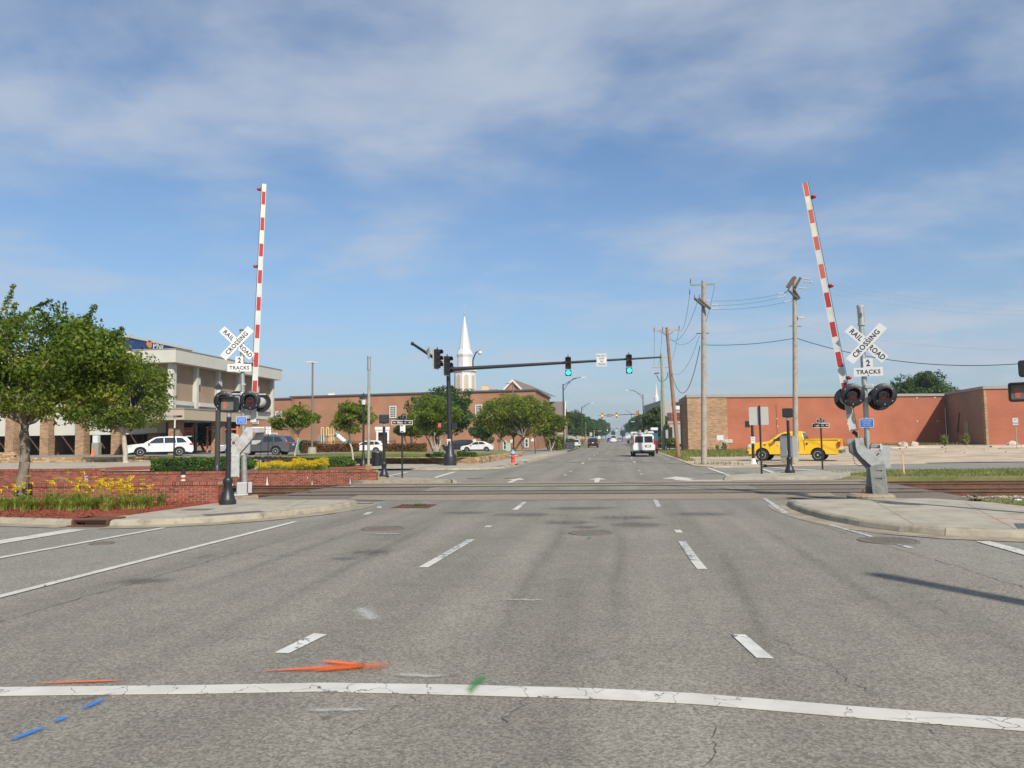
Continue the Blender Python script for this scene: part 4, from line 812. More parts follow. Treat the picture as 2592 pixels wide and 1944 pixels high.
# ------------------------------------------------------------------ hedges, bushes, lilies
def hedge(name, label, x0, x1, dep, z0, z1, dpt, leaf, dens=900, size=.07, cat='hedge', round_=.25, n3=None):
    a, b = lat(x0, dep), lat(x1, dep); c = (a + b) / 2; L = (b - a).length; ang = math.atan2(b.y - a.y, b.x - a.x); h = z1 - z0
    t = thing(name, label, cat, (c.x, c.y, z0), ang); rnd = np.random.RandomState(int(x0 + x1)); n = int(dens * L * (h + dpt))
    P = rnd.uniform(-1, 1, (n, 3)); ax = rnd.randint(0, 3, n); sgn = np.sign(rnd.uniform(-1, 1, n)); P[np.arange(n), ax] = sgn * rnd.uniform(.82, 1.04, n)
    k = np.abs(P) ** 4; s_ = (k.sum(1)) ** .25; P = P / np.maximum(s_, 1)[:, None] * (1 + .10 * np.sin(P[:, :1] * L * 2.3) * np.cos(P[:, 2:] * 3))
    P = P * np.array([L / 2, dpt / 2, h / 2]) + np.array([0, 0, h / 2]) + rnd.normal(size=(n, 3)) * size * .25
    nr = rnd.normal(size=(n, 3)) + np.array([0, 0, .5]); nr /= np.linalg.norm(nr, axis=1)[:, None]; a_ = rnd.normal(size=(n, 3)); a_ -= (a_ * nr).sum(1)[:, None] * nr; a_ /= np.linalg.norm(a_, axis=1)[:, None]; b_ = np.cross(nr, a_); s = (size * (.6 + .7 * rnd.rand(n)))[:, None]
    leaves_obj([np.stack([P - a_ * s * .8, P + b_ * s * .5, P + a_ * s * .8, P - b_ * s * .5], 1)], 'foliage', leaf, t)
    q = MB()
    for i in range(max(3, int(L / .3))): x = -L * .42 + L * .84 * i / max(2, int(L / .3) - 1); q.tube([(x, 0, -.05), (x + random.uniform(-.1, .1), random.uniform(-.1, .1), h * .5), (x + random.uniform(-.2, .2), random.uniform(-.2, .2) * dpt, h * .9)], .02, 5, .008)
    q.build('stems', BARK, t); 
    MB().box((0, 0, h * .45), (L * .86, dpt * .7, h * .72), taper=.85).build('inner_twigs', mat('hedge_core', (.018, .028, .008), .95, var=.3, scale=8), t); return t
hedge('hedge', 'clipped box hedge beyond the tracks left of the flashing signal', 388, 640, 44.5, .08, .86, 1.6, LF_HEDGE, 900, .075)
hedge('hedge', 'low green hedge between the yellow lilies and the mulch patch', 745, 893, 46.5, .1, .70, 1.6, LF_HEDGE, 900, .075)
bush0 = None
for i, (x0, x1, yt, yb, l) in enumerate(((760, 802, 1115, 1151, 'rust coloured bush right behind the grey SUV'), (803, 842, 1124, 1150, 'rust coloured bush just right of the car park lamp base'), (846, 880, 1124, 1149, 'rust coloured bush below the green playground slide'), (876, 908, 1122, 1148, 'rust coloured bush in front of the small SUV bonnet'), (974, 992, 1126, 1146, 'narrow rust coloured bush right of the pedestrian signal'), (994, 1024, 1125, 1147, 'rust coloured bush left of the street name pole'), (1024, 1080, 1125, 1148, 'wide rust coloured hedge at the foot of the crape myrtles'))):
    d_ = 74 if i == 0 else 79; zz = zl(*lat((x0 + x1) / 2, d_).xy); zt_ = H + (1119 - yt) * d_ / FPX; hedge('rust_bush', l, x0, x1, d_, zz, zt_, 1.3, LF_RED, 520, .09, cat='bush')
for x0, x1, yt, l in ((1078, 1099, 1148, 'small round shrub on the lawn, farthest left of four'), (1098, 1124, 1144, 'round shrub left of the big signal pole base'), (1157, 1183, 1143, 'round shrub right of the big signal pole base'), (1183, 1206, 1145, 'round shrub on the lawn, farthest right of four')):
    d_ = 53.6; hedge('round_shrub', l, x0, x1, d_, .45, H + (1115 - yt) * d_ / FPX, .75, LF_HEDGE, 1200, .06, cat='shrub')
hedge('street_shrub', 'olive shrub mass below the corner tree at the street lamp', 1384, 1420, 112, .1, 2.2, 3, LF_LIME, 120, .2, cat='shrub'); hedge('street_shrub', 'dark green shrubs left of the street lamp pole', 1418, 1428, 118, .1, 1.9, 2, LF_DARK, 160, .2, cat='shrub')
hedge('street_shrub', 'low shrub row behind the wheelie bins', 1432, 1452, 128, .1, 1.7, 2, LF_HEDGE, 120, .2, cat='shrub')
hedge('street_shrub', 'bright low hedge beside the grey building at right', 1660, 1713, 120, .05, 1.6, 2, LF_LIME, 120, .2, cat='shrub')
# yellow day lilies: each clump in the near bed is a plant of its own
PET = leafmat('lily_petal', [(.62, .42, .02), (.80, .58, .03), (.85, .66, .08)], .35); BLD = leafmat('lily_blade', [(.08, .13, .015), (.17, .23, .03), (.30, .31, .06), (.40, .33, .12)], .3)
def lily(q, f, x, y, z, n, fl, h, rnd):
    for _ in range(n):
        a = rnd.uniform(0, 6.28); l = h * rnd.uniform(.45, .8); o = rnd.uniform(.12, .30) * h / .45; bx, by = x + rnd.normal() * .04, y + rnd.normal() * .04; w = .009; c, s_ = math.cos(a), math.sin(a); pts = []
        for k in range(4):
            u = k / 3; r_ = o * u ** 1.6; zz = z + l * (u - .45 * u ** 3) * 1.35; ww = w * (1 - u * .92); pts += [(bx + c * r_ - s_ * ww, by + s_ * r_ + c * ww, zz), (bx + c * r_ + s_ * ww, by + s_ * r_ - c * ww, zz)]
        q.add(pts, [(0, 1, 3, 2), (2, 3, 5, 4), (4, 5, 7, 6)])
    for _ in range(fl):
        a = rnd.uniform(0, 6.28); o = rnd.uniform(.02, .20); hx = h * rnd.uniform(.95, 1.45); fx, fy, fz = x + math.cos(a) * o, y + math.sin(a) * o, z + hx
        q.add([(x, y, z), (x + .006, y, z), (fx + .004, fy, fz), (fx - .004, fy, fz)], [(0, 1, 2, 3)])
        tl = rnd.uniform(0, 6.28)
        for k in range(6):
            b = 6.28 * k / 6 + tl; cb_, sb = math.cos(b), math.sin(b); L_ = rnd.uniform(.065, .09); w = .024
            f.add([(fx, fy, fz - .03), (fx + cb_ * L_ * .6 - sb * w, fy + sb * L_ * .6 + cb_ * w, fz + .02), (fx + cb_ * L_, fy + sb * L_, fz + .012), (fx + cb_ * L_ * .6 + sb * w, fy + sb * L_ * .6 - cb_ * w, fz + .02)], [(0, 1, 2, 3)])
        if rnd.rand() < .7: f.add([(fx + .05, fy, fz - .05), (fx + .06, fy + .01, fz - .02), (fx + .05, fy, fz + .02), (fx + .04, fy - .01, fz - .02)], [(0, 1, 2, 3)])
rnd = np.random.RandomState(3)
wall_y = lambda x: 18.75 + (x + 10.58) * .131
lil = [(-15.55, 1.2, 1), (-15.35, .95, 2), (-15.2, .4, 5), (-14.9, 1.2, 1), (-14.75, .6, 2), (-14.55, .9, 2), (-14.35, .35, 2), (-14.1, 1.35, 1), (-13.95, .7, 3), (-13.75, .4, 4), (-13.55, 1.1, 1), (-13.4, .6, 4), (-13.15, .95, 2), (-13.0, .5, 6), (-12.8, 1.3, 1), (-12.65, .8, 5), (-12.45, .45, 6), (-12.3, 1.15, 2), (-12.15, .7, 5), (-12.0, 1.0, 3), (-11.8, .55, 3), (-11.65, .95, 1)]
ORD = ['first', 'second', 'third', 'fourth', 'fifth', 'sixth', 'seventh', 'eighth', 'ninth', 'tenth', 'eleventh', 'twelfth', 'thirteenth', 'fourteenth', 'fifteenth', 'sixteenth', 'seventeenth', 'eighteenth', 'nineteenth', 'twentieth', 'twenty first', 'last']
for i, (x, dy, nf) in enumerate(lil):
    q, f = MB(), MB(); lily(q, f, 0, 0, 0, 130, max(1, nf), rnd.uniform(.42, .66), rnd)
    for _ in range(3): lily(q, f, rnd.normal() * .2, rnd.normal() * .28, 0, 90, max(0, nf - 3), rnd.uniform(.34, .6), rnd)
    t = thing('day_lily', 'yellow flowering lily clump in the near bed, %s' % ('in front of the tree trunk' if x < -15.5 else 'one of the row along the brick wall'), 'lily', (x, wall_y(x) - .45 - 1.15 * dy, .14), 0, 'yellow lilies in the near bed')
    t['label'] = '%s yellow lily clump from the tree trunk in the near red mulch bed' % ORD[i]; t['group'] = 'yellow lilies in the near bed'
    q.build('blades', BLD, t, kind='stuff'); f.build('blooms', PET, t, kind='stuff')
q, f = MB(), MB()
for _ in range(900):
    x = rnd.uniform(655, 826); d_ = rnd.uniform(38.5, 41.5); p = lat(x, d_); k = 1 if x < 745 or rnd.rand() < .5 else 1.25
    lily(q, f, p.x, p.y, .18, 14, rnd.randint(0, 3), (.34 + .05 * math.sin(x * .11)) * k, rnd)
t = tag(q.build('lily_bed', BLD), kind='stuff'); tag(f.build('lily_bed_blooms', PET), kind='stuff')
bedp = MB().slab([tuple(lat(x, d_).xy) for x, d_ in ((600, 37.5), (845, 37.5), (905, 43), (600, 43))], -.1, .2).build('planting_bed', mat('soil_green', (.07, .09, .03), .95, var=.3, scale=4, bump=.5)); bedp['kind'] = 'structure'
# grass blades fringing verges and the base of the long wall
def blades(name, regions, n, h, m, zf):
    V = []; rr = np.random.RandomState(len(name))
    A = [abs((x1 - x0) * (y1 - y0)) for x0, x1, y0, y1 in regions]; T = sum(A)
    for (x0, x1, y0, y1), a in zip(regions, A):
        for _ in range(int(n * a / T)):
            x, y = rr.uniform(x0, x1), rr.uniform(y0, y1)
            if callable(zf): z = zf(x, y)
            if z is None: continue
            a_ = rr.uniform(0, 6.28); w = h * .10; l = h * rr.uniform(.4, 1.2); c, s_ = math.cos(a_), math.sin(a_); dx, dy = rr.normal() * l * .4, rr.normal() * l * .4
            V.append([(x - c * w, y - s_ * w, z), (x + c * w, y + s_ * w, z), (x + dx + c * w * .2, y + dy + s_ * w * .2, z + l), (x + dx - c * w * .2, y + dy - s_ * w * .2, z + l)])
    return tag(leaves_obj([np.array(V)], name, m), kind='stuff')
GB = leafmat('grass_blade', [(.06, .085, .015), (.12, .145, .03), (.20, .20, .06), (.30, .26, .12)], .3)
inp = lambda x, y: (.06 if (y < 20.4 and y > 15.6 + .3 * max(0, 10.3 - x) + 1.2 * max(0, 9.2 - x)) else None)
blades('verge_grass', [(8.7, 24, 15.4, 20.5)], 9000, .09, GB, inp)
blades('verge_grass', [(9.2, 30, 31.4, 38.5)], 16000, .10, GB, lambda x, y: .075 if (x > 9.6 or y > 34) and y < 37.0 + .11 * (x - 9.5) - .15 and y > 30.9 + (x - 9) * .06 and (y < 31.4 + (x - 8.6) * 1.6 + 3 or 1) else None)
blades('lawn_grass', [(-26, -9.8, 50.2, 64)], 15000, .10, GB, lambda x, y: zl(x, y) + .01 if y > 50 + max(0, (-9.6 - x)) * .36 * (x > -17) + (2.9 if x <= -17 else 0) else None)
blades('wall_weeds', [(8.5, 42, 93.5, 97.5), (5.5, 14, 66, 92)], 9000, .32, GB, lambda x, y: zlot_r(x, y))
blades('roadside_weeds', [(4.6, 5.4, 55, 110), (5.2, 8.5, 80, 105), (4.6, 7.5, 46.6, 50)], 6000, .2, GB, lambda x, y: zlot_r(x, y) if y > 50 or random.random() < .25 else None)
# ------------------------------------------------------------------ railway crossing signals
REDL = mat('lens_red', (.05, .004, .004), .12, spec=.8, var=.05); REDR = paintmat('arm_red', (.38, .026, .028), wear=.82, crack=False); FADED = paintmat('arm_red_faded', (.50, .105, .075), wear=.82, crack=False); CREAM = paintmat('arm_white', (.66, .61, .46), wear=.85, crack=False); SILVSH = paintmat('arm_silver_shade', (.54, .54, .50), wear=.86, crack=False)  # silver of the edge rails, also lower white stripes greyed for shade
BLUES = mat('sign_blue', (.02, .14, .50), .5); LAMP_RED = mat('arm_lamp_red', (.45, .01, .015), .15, spec=.8, var=.05); ALUM = mat('lamp_housing', (.50, .50, .47), .35, metal=.4, var=.1); BASEC = mat('old_concrete', (.27, .215, .14), .95, var=.25, scale=6, bump=.6, bscale=16)
HOODB = mat('hood_black', (.013, .013, .015), .45, var=.15, dirt=((.09, .09, .08), 7, .66, .78))
def face(P):          # world point -> angle turning local -y toward the camera
    return math.atan2(P.y, P.x) - math.pi / 2
def flasher(par, x, y, z, back=False, tilt=0.0, hood_dir=1):
    """round black background, hood and red lens; faces local -y (or +y)"""
    s_ = 1 if back else -1
    M = Matrix.Translation((x, y, z)) @ Matrix.Rotation(tilt, 4, 'Z') @ Matrix.Rotation(s_ * -math.pi / 2 if 0 else (math.pi / 2 if not back else -math.pi / 2), 4, 'X')
    fl = MB().lathe([(.0, .012), (.19, .012), (.292, .006), (.305, -.004), (.305, -.016), (.0, -.012)], 40, M).build('flasher', HOODB, par, smooth=True)
    MB().lathe([(.0, .020), (.10, .030), (.155, .016), (.155, .0)], 28, M).build('lens', REDL, fl, smooth=True)
    q = MB(); vs = []; n = 22
    for i in range(n + 1):      # half-cylinder hood, longer at the top
        a = R(-35 + 250 * i / n); d_ = .10 + .13 * max(0, math.sin(a)) ; 
        for rr, dd in ((.168, .012), (.168, d_), (.162, d_), (.162, .012)): vs.append((math.cos(a) * rr, math.sin(a) * rr, dd))
    fs = []
    for i in range(n):
        for j in range(4): fs.append((i * 4 + j, (i + 1) * 4 + j, (i + 1) * 4 + (j + 1) % 4, i * 4 + (j + 1) % 4))
    q.add(vs, fs, M).build('hood', HOODB, fl, smooth=False)
    MB().lathe([(.0, -.19), (.10, -.185), (.15, -.13), (.165, -.05), (.165, -.012)], 26, M).build('housing', ALUM, fl, smooth=True)
    q = MB(); 
    for a in (40, 140, 220, 320, 90, 270): q.box((math.cos(R(a)) * .24, math.sin(R(a)) * .24, .014), (.022, .022, .01))
    b = MB(); b.v = [tuple(M @ Vector(p)) for p in q.v]; b.f = q.f; b.build('rivets', ALUM, fl, kind='stuff')
    return fl
def crossbuck(par, cx, cz, roll, y=-.12, sx=1.0):
    L, w = 1.22, .235
    for nm, ang, yy, txt in (('blade', R(42.5), y, 'a'), ('blade', R(-45 - 2), y + .02, 'b')):
        M = Matrix.Translation((cx, yy, cz)) @ Matrix.Rotation(roll, 4, 'Y') @ Matrix.Rotation(-(R(48) if txt == 'a' else R(-45)), 4, 'Y')
        b = MB().prism(rrect(-L / 2, L / 2, -w / 2, w / 2, .012, 2), -.004, .004, M).build('blade', SIGNW, par)
        if txt == 'a': text('CROSSING', .185, M @ Matrix.Translation((0, -.0062, 0)), SIGNB, 'lettering', b, xs=.92, bold=.004, sp=1.12)
        else:
            text('RAIL', .185, M @ Matrix.Translation((-.34, -.0062, 0)), SIGNB, 'lettering', b, xs=.92, bold=.004, sp=1.1); text('ROAD', .185, M @ Matrix.Translation((.34, -.0062, 0)), SIGNB, 'lettering', b, xs=.90, bold=.004, sp=1.05)
    q = MB(); q.cyl((cx - .02, y - .012, cz + .14), (cx - .02, y + .02, cz + .14), .014, n=8); b1 = q.build('bolt', RUST, par); MB().cyl((cx + .02, y - .012, cz - .15), (cx + .02, y + .02, cz - .15), .014, n=8).build('bolt', RUST, par)
    MB().box((cx, y + .075, cz), (.05, .09, .32)).build('sign_bracket', GALV, par)
def tracks_sign(par, cx, cz, roll, y=-.12, w=.69):
    M = Matrix.Translation((cx, y, cz)) @ Matrix.Rotation(roll, 4, 'Y')
    pl = [(-w / 2, -.115), (w / 2, -.115), (w / 2, .115), (.115, .115), (.115, .35), (-.115, .35), (-.115, .115), (-w / 2, .115)]
    b = MB().prism(pl, -.004, .004, M).build('track_count_sign', SIGNW, par, bevel=.0)
    text('TRACKS', .15, M @ Matrix.Translation((0, -.0062, -.005)), SIGNB, 'lettering', b, xs=.95, bold=.003, sp=1.12); text('2', .21, M @ Matrix.Translation((0, -.0062, .215)), SIGNB, 'lettering', b, bold=.004)
    MB().cyl((cx, y - .012, cz - .09), (cx, y, cz - .09), .016, n=8).build('bolt', RUST, par); MB().cyl((cx, y - .012, cz + .31), (cx, y, cz + .31), .016, n=8).build('bolt', RUST, par)
def blue_sign(par, cx, cz, y=-.10, w=.30, h=.235, roll=0.0):
    M = Matrix.Translation((cx, y, cz)) @ Matrix.Rotation(roll, 4, 'Y')
    b = MB().prism(rrect(-w / 2, w / 2, -h / 2, h / 2, .03), -.003, .003, M).build('information_sign', SIGNW, par)
    MB().prism(rrect(-w / 2 + .011, w / 2 - .011, -h / 2 + .011, h / 2 - .011, .024), -.0055, -.0032, M).build('panel', BLUES, b)
    for i, s_ in enumerate(('REPORT PROBLEM', 'OR EMERGENCY', '1-800-232-0144', 'XING   629 649L')): text(s_, .036, M @ Matrix.Translation((0, -.0075, .068 - i * .042)), SIGNW, 'lettering', b, xs=.82, ext=.001)
def arm(par, x0, z0, x1, z1, stripes, y=.12, w0=.15, w1=.10, lamps=(), side=1, start=None, faded=0):
    """tapered gate arm standing upright, striped"""
    a, b = Vector((x0, 0, z0)), Vector((x1, 0, z1)); L = (b - a).length; d = (b - a).normalized(); n = Vector((d.z, 0, -d.x))
    ar = None; u = 0.0
    for k, (u0, u1, m) in enumerate(stripes):
        p0, p1 = a + d * u0 * L, a + d * u1 * L; h0 = (w0 + (w1 - w0) * u0) / 2; h1 = (w0 + (w1 - w0) * u1) / 2
        P = [p0 - n * h0, p0 + n * h0, p1 + n * h1, p1 - n * h1]
        q = MB().prism([(p.x, p.z) for p in P], y - .025, y + .025)
        if ar is None: ar = q.build('gate_arm', m, par)
        else: q.build('stripe', m, ar)
    e0, e1 = a, b; sgn = side
    for s_ in (-1, 1):       # pale edge rails
        P = [a + n * s_ * (w0 / 2 - .006), a + n * s_ * (w0 / 2 + .010), b + n * s_ * (w1 / 2 + .010), b + n * s_ * (w1 / 2 - .006)]; MB().prism([(p.x, p.z) for p in P], y - .03, y + .03).build('edge_rail', SILVSH, ar)
    MB().tube([a + n * side * (w0 / 2 + .03) + Vector((0, y, 0)), b + n * side * (w1 / 2 + .02) + Vector((0, y, 0))], .007, 5).build('lamp_cable', WIRE, ar)
    for u in lamps:
        p = a + d * u * L + n * side * (w0 * .5 + .085) + Vector((0, y, 0)); lm = MB().box(p - n * side * .055, (.07, .06, .09)).build('arm_lamp', HOODB, ar); MB().ball(p + n * side * .0, .058, 14, 9, (1, 1, .9)).build('lens', LAMP_RED, lm, smooth=True)
    return ar

# left signal: local origin at the mast foot, x to the camera's right
P1 = at(617, 1262, 23.1); P1 = Vector((P1.x, P1.y, 0)); u1 = 1 / 82.3
def plane_map(P):
    D = math.hypot(P.x, P.y); f_ = Vector((P.x / D, P.y / D)); r_ = Vector((f_.y, -f_.x))
    def m(px_, py_): d = ray(px_, py_); k = D / (d.x * f_.x + d.y * f_.y); return (d.x * r_.x + d.y * r_.y) * k, H + d.z * k
    return m
LMAP = plane_map(P1)
X = lambda px_, py_=1130: LMAP(px_, py_)[0]; Z = lambda py_, px_=610: LMAP(px_, py_)[1]
t = thing('crossing_signal', 'left railroad crossing signal with raised red and white gate arm by the brick wall', 'crossing signal', P1, face(P1), 'railroad crossing signals')
LS = t; rl = R(-.6)
MB().slab([(-.45, -.32), (.42, -.32), (.42, .35), (-.45, .35)], -.05, .10).build('concrete_base', BASEC, t, bevel=.02)
MB().cyl((X(619, 1250), 0, .1), (X(612, 838), 0, Z(838)), .062, n=20).build('mast', GALV, t, smooth=True)
q = MB(); q.cyl((X(619, 1250), 0, .3), (X(617, 1140), 0, Z(1140)), .085, n=20); q.build('lower_mast', GALV, t, smooth=True)
MB().cyl((X(612, 838), 0, Z(838)), (X(612, 838), 0, Z(834)), .07, n=16).build('mast_cap', RUST, t)
for z in (Z(973), Z(1150)): MB().cyl((X(614.5, 1060), 0, z - .03), (X(614.5, 1060), 0, z + .03), .075 if z > 2 else .11, n=16).build('collar', GALVW, t)
MB().box((X(612, 1240), 0, .33), (.30, .30, .36)).box((X(612), 0, .13), (.42, .42, .05)).build('junction_box', GALVW, t, bevel=.02); MB().box((X(634), .02, .34), (.12, .24, .32)).build('junction_cover', GALVW, t, bevel=.015)
q = MB(); [q.cyl((X(612) + dx, dy, .1), (X(612) + dx, dy, .2), .02, n=8) for dx in (-.17, .17) for dy in (-.17, .17)]; q.build('anchor_bolts', GALVW, t, kind='stuff')
crossbuck(t, X(600, 870), Z(870), R(-1.4)); tracks_sign(t, X(606, 932), Z(932), R(-1.4)); blue_sign(t, X(611, 1064), Z(1064))
MB().cyl((X(570), -.02, Z(998)), (X(672), -.02, Z(998)), .025, n=10).build('cross_pipe', GALVW, t); MB().box((X(613), -.03, Z(998)), (.16, .14, .12)).build('junction', GALVW, t, bevel=.02)
for x in (570, 632): MB().cyl((X(x), -.06, Z(998)), (X(x), -.06, Z(1000) - .05), .02, n=8).build('drop_bracket', GALVW, t)
flasher(t, X(568, 1016), -.26, Z(1016), tilt=R(-8)); flasher(t, X(633, 1014), -.26, Z(1014), tilt=R(-6)); flasher(t, X(600, 1014), .16, Z(1014), back=True, tilt=R(-10)); flasher(t, X(661, 1018), .16, Z(1018), back=True, tilt=R(-12))
# counterweight arms and mechanism, plates cut to shape
zx = lambda x: (520 + x / 5.185 - 617) * u1; zy = lambda y: (1264 - (980 + y / 5.185)) * u1
pl = [(330, 625), (345, 615), (430, 640), (430, 680), (455, 655), (520, 540), (600, 540), (600, 690), (445, 880), (445, 1190), (330, 1190)]
MB().prism([(zx(a), zy(b)) for a, b in pl][::-1], -.20, -.16).build('counterweight_arm', GALVW, t, bevel=.006); MB().prism([(zx(a), zy(b)) for a, b in [(345, 900), (430, 900), (430, 1180), (345, 1180)]][::-1], -.25, -.20).build('counterweight', GALVW, t, bevel=.01)
MB().prism([(zx(a), zy(b)) for a, b in [(520, 540), (750, 540), (750, 612), (600, 615)]][::-1], -.12, .22).build('mechanism_top', GALV, t, bevel=.01)
MB().prism([(zx(a), zy(b)) for a, b in [(650, 612), (748, 612), (735, 680), (700, 735), (650, 765), (570, 768), (600, 700)]][::-1], .16, .22).build('rear_arm', GALVW, t, bevel=.006)
MB().box((zx(505), .06, zy(800)), (.34, .34, .42)).build('gate_motor', GALV, t, bevel=.04); MB().cyl((zx(370), -.22, zy(740)), (zx(370), -.15, zy(740)), .045, n=14).build('pivot', RUST, t)
q = MB(); [q.cyl((zx(a), -.215, zy(b)), (zx(a), -.19, zy(b)), .012, n=6) for a, b in ((345, 700), (395, 710), (395, 770), (345, 780), (345, 880), (345, 965), (350, 1160))]; q.build('bolts', SIGNB, t, kind='stuff')
MB().box((zx(625), .1, zy(505)), (.16, .1, .07)).build('arm_clamp', RUST, t)
st_ = []; ys_r = [(1050, 1035, SILVSH), (1035, 965.5, SILVSH), (965.5, 929, REDR), (929, 895, SILVSH), (895, 859, REDR), (859, 824, SILVSH), (824, 788, REDR), (788, 755, SILVSH), (755, 720, REDR), (720, 686, SILVSH), (686, 651, REDR), (651, 618, CREAM), (618, 584, REDR), (584, 551, CREAM), (551, 517, REDR), (517, 484, CREAM), (484, 463, CREAM)]
A0, A1 = (641, 1068), (669, 463)
yy = [(1068, 965), (965, 931), (931, 895), (895, 859), (859, 825), (825, 789), (789, 755), (755, 720), (720, 686), (686, 650), (650, 618), (618, 583.5), (583.5, 550.3), (550.3, 516.7), (516.7, 483.4), (483.4, 463)]
cols_ = [SILVSH, REDR, SILVSH, REDR, SILVSH, REDR, SILVSH, REDR, SILVSH, REDR, CREAM if 0 else SILVSH, REDR, CREAM, REDR, CREAM, REDR]
seq = []; ncol = {0: SILVSH}
yb = [1068, 1006, 965, 931]  # (lowest red hides behind the lamps)
marks = [(1068, 1003, SILVSH), (1003, 965, REDR), (965, 931, SILVSH), (931, 895, REDR), (895, 859, SILVSH), (859, 824.5, REDR), (824.5, 789, SILVSH), (789, 754.6, REDR), (754.6, 720, SILVSH), (720, 686, REDR), (686, 650.7, SILVSH), (650.7, 618, REDR), (618, 583.5, CREAM), (583.5, 550.3, REDR), (550.3, 516.7, CREAM), (516.7, 483.4, REDR), (483.4, 463, CREAM)]
tot = A0[1] - A1[1]
arm(t, X(*A0), Z(A0[1]), X(*A1), Z(A1[1], 669), [((A0[1] - a) / tot, (A0[1] - b) / tot, m) for a, b, m in marks], y=.12, w0=.15, w1=.115, lamps=(1 - (478 - 463) / tot, 1 - (677 - 463) / tot, 1 - (925 - 463) / tot), side=-1)
MB().tube([(zx(700), .2, zy(620)), (zx(705), .2, zy(850)), (zx(690), .25, zy(1100)), (zx(620), .25, zy(1240)), (zx(545), .1, zy(1300))], .008, 5).build('cable_loop', WIRE, t)

# right signal, leaning a little
P2 = at(2205, 1272, 19.65); P2 = Vector((P2.x, P2.y, .0)); u2 = 1 / 96.7
lean = R(-1.4)
X2 = lambda px_: (px_ - 2205) * u2; Z2 = lambda py_: (1272 - py_) * u2
t = thing('crossing_signal', 'right railroad crossing signal with tilted gate arm on the corner island', 'crossing signal', P2, face(P2), 'railroad crossing signals'); RSIG = t
# the photograph's camera leans verticals here by about two degrees; undo that for the built parts
K2 = math.tan(R(1.9)); 
V2 = plane_map(P2)
def v2(zx_, zy_): return V2(2080 + zx_ / 5.531, 1020 + zy_ / 5.531)
MB().lathe([(.58, -.05), (.58, .14), (.50, .20), (.30, .21)], 26).build('concrete_base', BASEC, t, smooth=False)
MB().cyl((V2(2203, 1262)[0], 0, .2), (V2(2179, 800)[0], 0, V2(2179, 800)[1]), .066, n=20).build('mast', GALV, t, smooth=True)
a_ = V2(2181, 822); b_ = V2(2177.5, 774); MB().cyl((a_[0], 0, a_[1]), (b_[0], 0, b_[1]), .085, n=20).build('bell', GALV, t, smooth=True); MB().cyl((a_[0], 0, a_[1] - .02), (a_[0], 0, a_[1] + .04), .094, n=20).build('collar', GALVW, t); MB().cyl((b_[0], 0, b_[1] - .06), (b_[0], 0, b_[1] + .01), .092, n=20).build('collar', GALVW, t)
q = MB(); c_ = V2(2178.5, 799); q.lathe([(.045, 0), (.045, .012)], 14, Matrix.Translation((c_[0], -.086, c_[1])) @ Matrix.Diagonal((.8, 1, 1.6, 1)) @ Matrix.Rotation(math.pi / 2, 4, 'X')); q.build('bell_opening', mat('bell_dark', (.09, .09, .095), .5), t)
c_ = V2(2193, 871); crossbuck(t, c_[0], c_[1], R(1.2)); c_ = V2(2198, 942); tracks_sign(t, c_[0], c_[1], R(.4)); c_ = V2(2194, 1071); blue_sign(t, c_[0], c_[1], w=.33, h=.23)
c_ = V2(2200, 978); MB().cyl((c_[0] - .45, -.02, c_[1]), (c_[0] + .45, -.02, c_[1] + .01), .026, n=10).build('cross_pipe', ALUM, t); MB().box((c_[0], -.03, c_[1]), (.2, .16, .12)).build('junction', GALVW, t, bevel=.02)
for px_, bk, dy, tl in ((2159, False, -.27, 14), (2238, False, -.27, 14), (2141, True, .2, 14), (2226, True, .2, 14)):
    c_ = V2(px_, 1001 if not bk else 1009); flasher(t, c_[0], dy, c_[1], back=bk, tilt=R(tl))
pl = [(465, 490), (585, 487), (598, 590), (640, 650), (830, 648), (842, 588), (955, 600), (962, 905), (893, 915), (880, 858), (745, 862), (700, 885), (560, 760), (500, 690), (478, 620)]
MB().prism([v2(a, b) for a, b in pl][::-1], -.20, -.16).build('counterweight_arm', GALVW, t, bevel=.006); MB().prism([v2(a, b) for a, b in [(850, 600), (955, 605), (958, 900), (890, 905)]][::-1], -.13, .1).build('counterweight', GALVW, t, bevel=.01)
pl = [(360, 505), (480, 505), (500, 700), (700, 890), (620, 925), (480, 770), (378, 690)]
MB().prism([v2(a, b) for a, b in pl][::-1], .14, .19).build('rear_arm', GALVW, t, bevel=.006); MB().prism([v2(a, b) for a, b in [(385, 560), (470, 540), (510, 700), (700, 885), (625, 900), (400, 660)]][::-1], -.13, .13).build('mechanism_body', mat('steel_dark', (.14, .14, .145), .6, metal=.3, var=.2), t)
MB().prism([v2(a, b) for a, b in [(362, 505), (475, 498), (475, 575), (370, 585)]][::-1], -.12, -.02).build('arm_bracket', GALV, t)
for dx in (0,): MB().prism([v2(a, b) for a, b in [(690, 575), (820, 570), (820, 625), (690, 632)]][::-1], -.10, .10).build('shaft_housing', GALV, t, bevel=.015)
MB().prism([v2(a, b) for a, b in [(815, 570), (835, 570), (838, 650), (822, 650)]][::-1], -.23, -.12).build('clamp', SIGNW, t)
c_ = v2(793, 706); MB().cyl((c_[0], -.23, c_[1]), (c_[0], -.19, c_[1]), .022, n=12).build('pivot', RUST, t); q = MB()
for k in range(8): q.cyl((c_[0] + .07 * math.cos(k * .785), -.212, c_[1] + .07 * math.sin(k * .785)), (c_[0] + .07 * math.cos(k * .785), -.19, c_[1] + .07 * math.sin(k * .785)), .006, n=6)
q.build('bolts', SIGNB, t, kind='stuff')
GREENG = mat('box_greygreen', (.26, .265, .235), .5, metal=.15, var=.22, scale=3, dirt=((.12, .11, .095), 3.5, .48, .75))
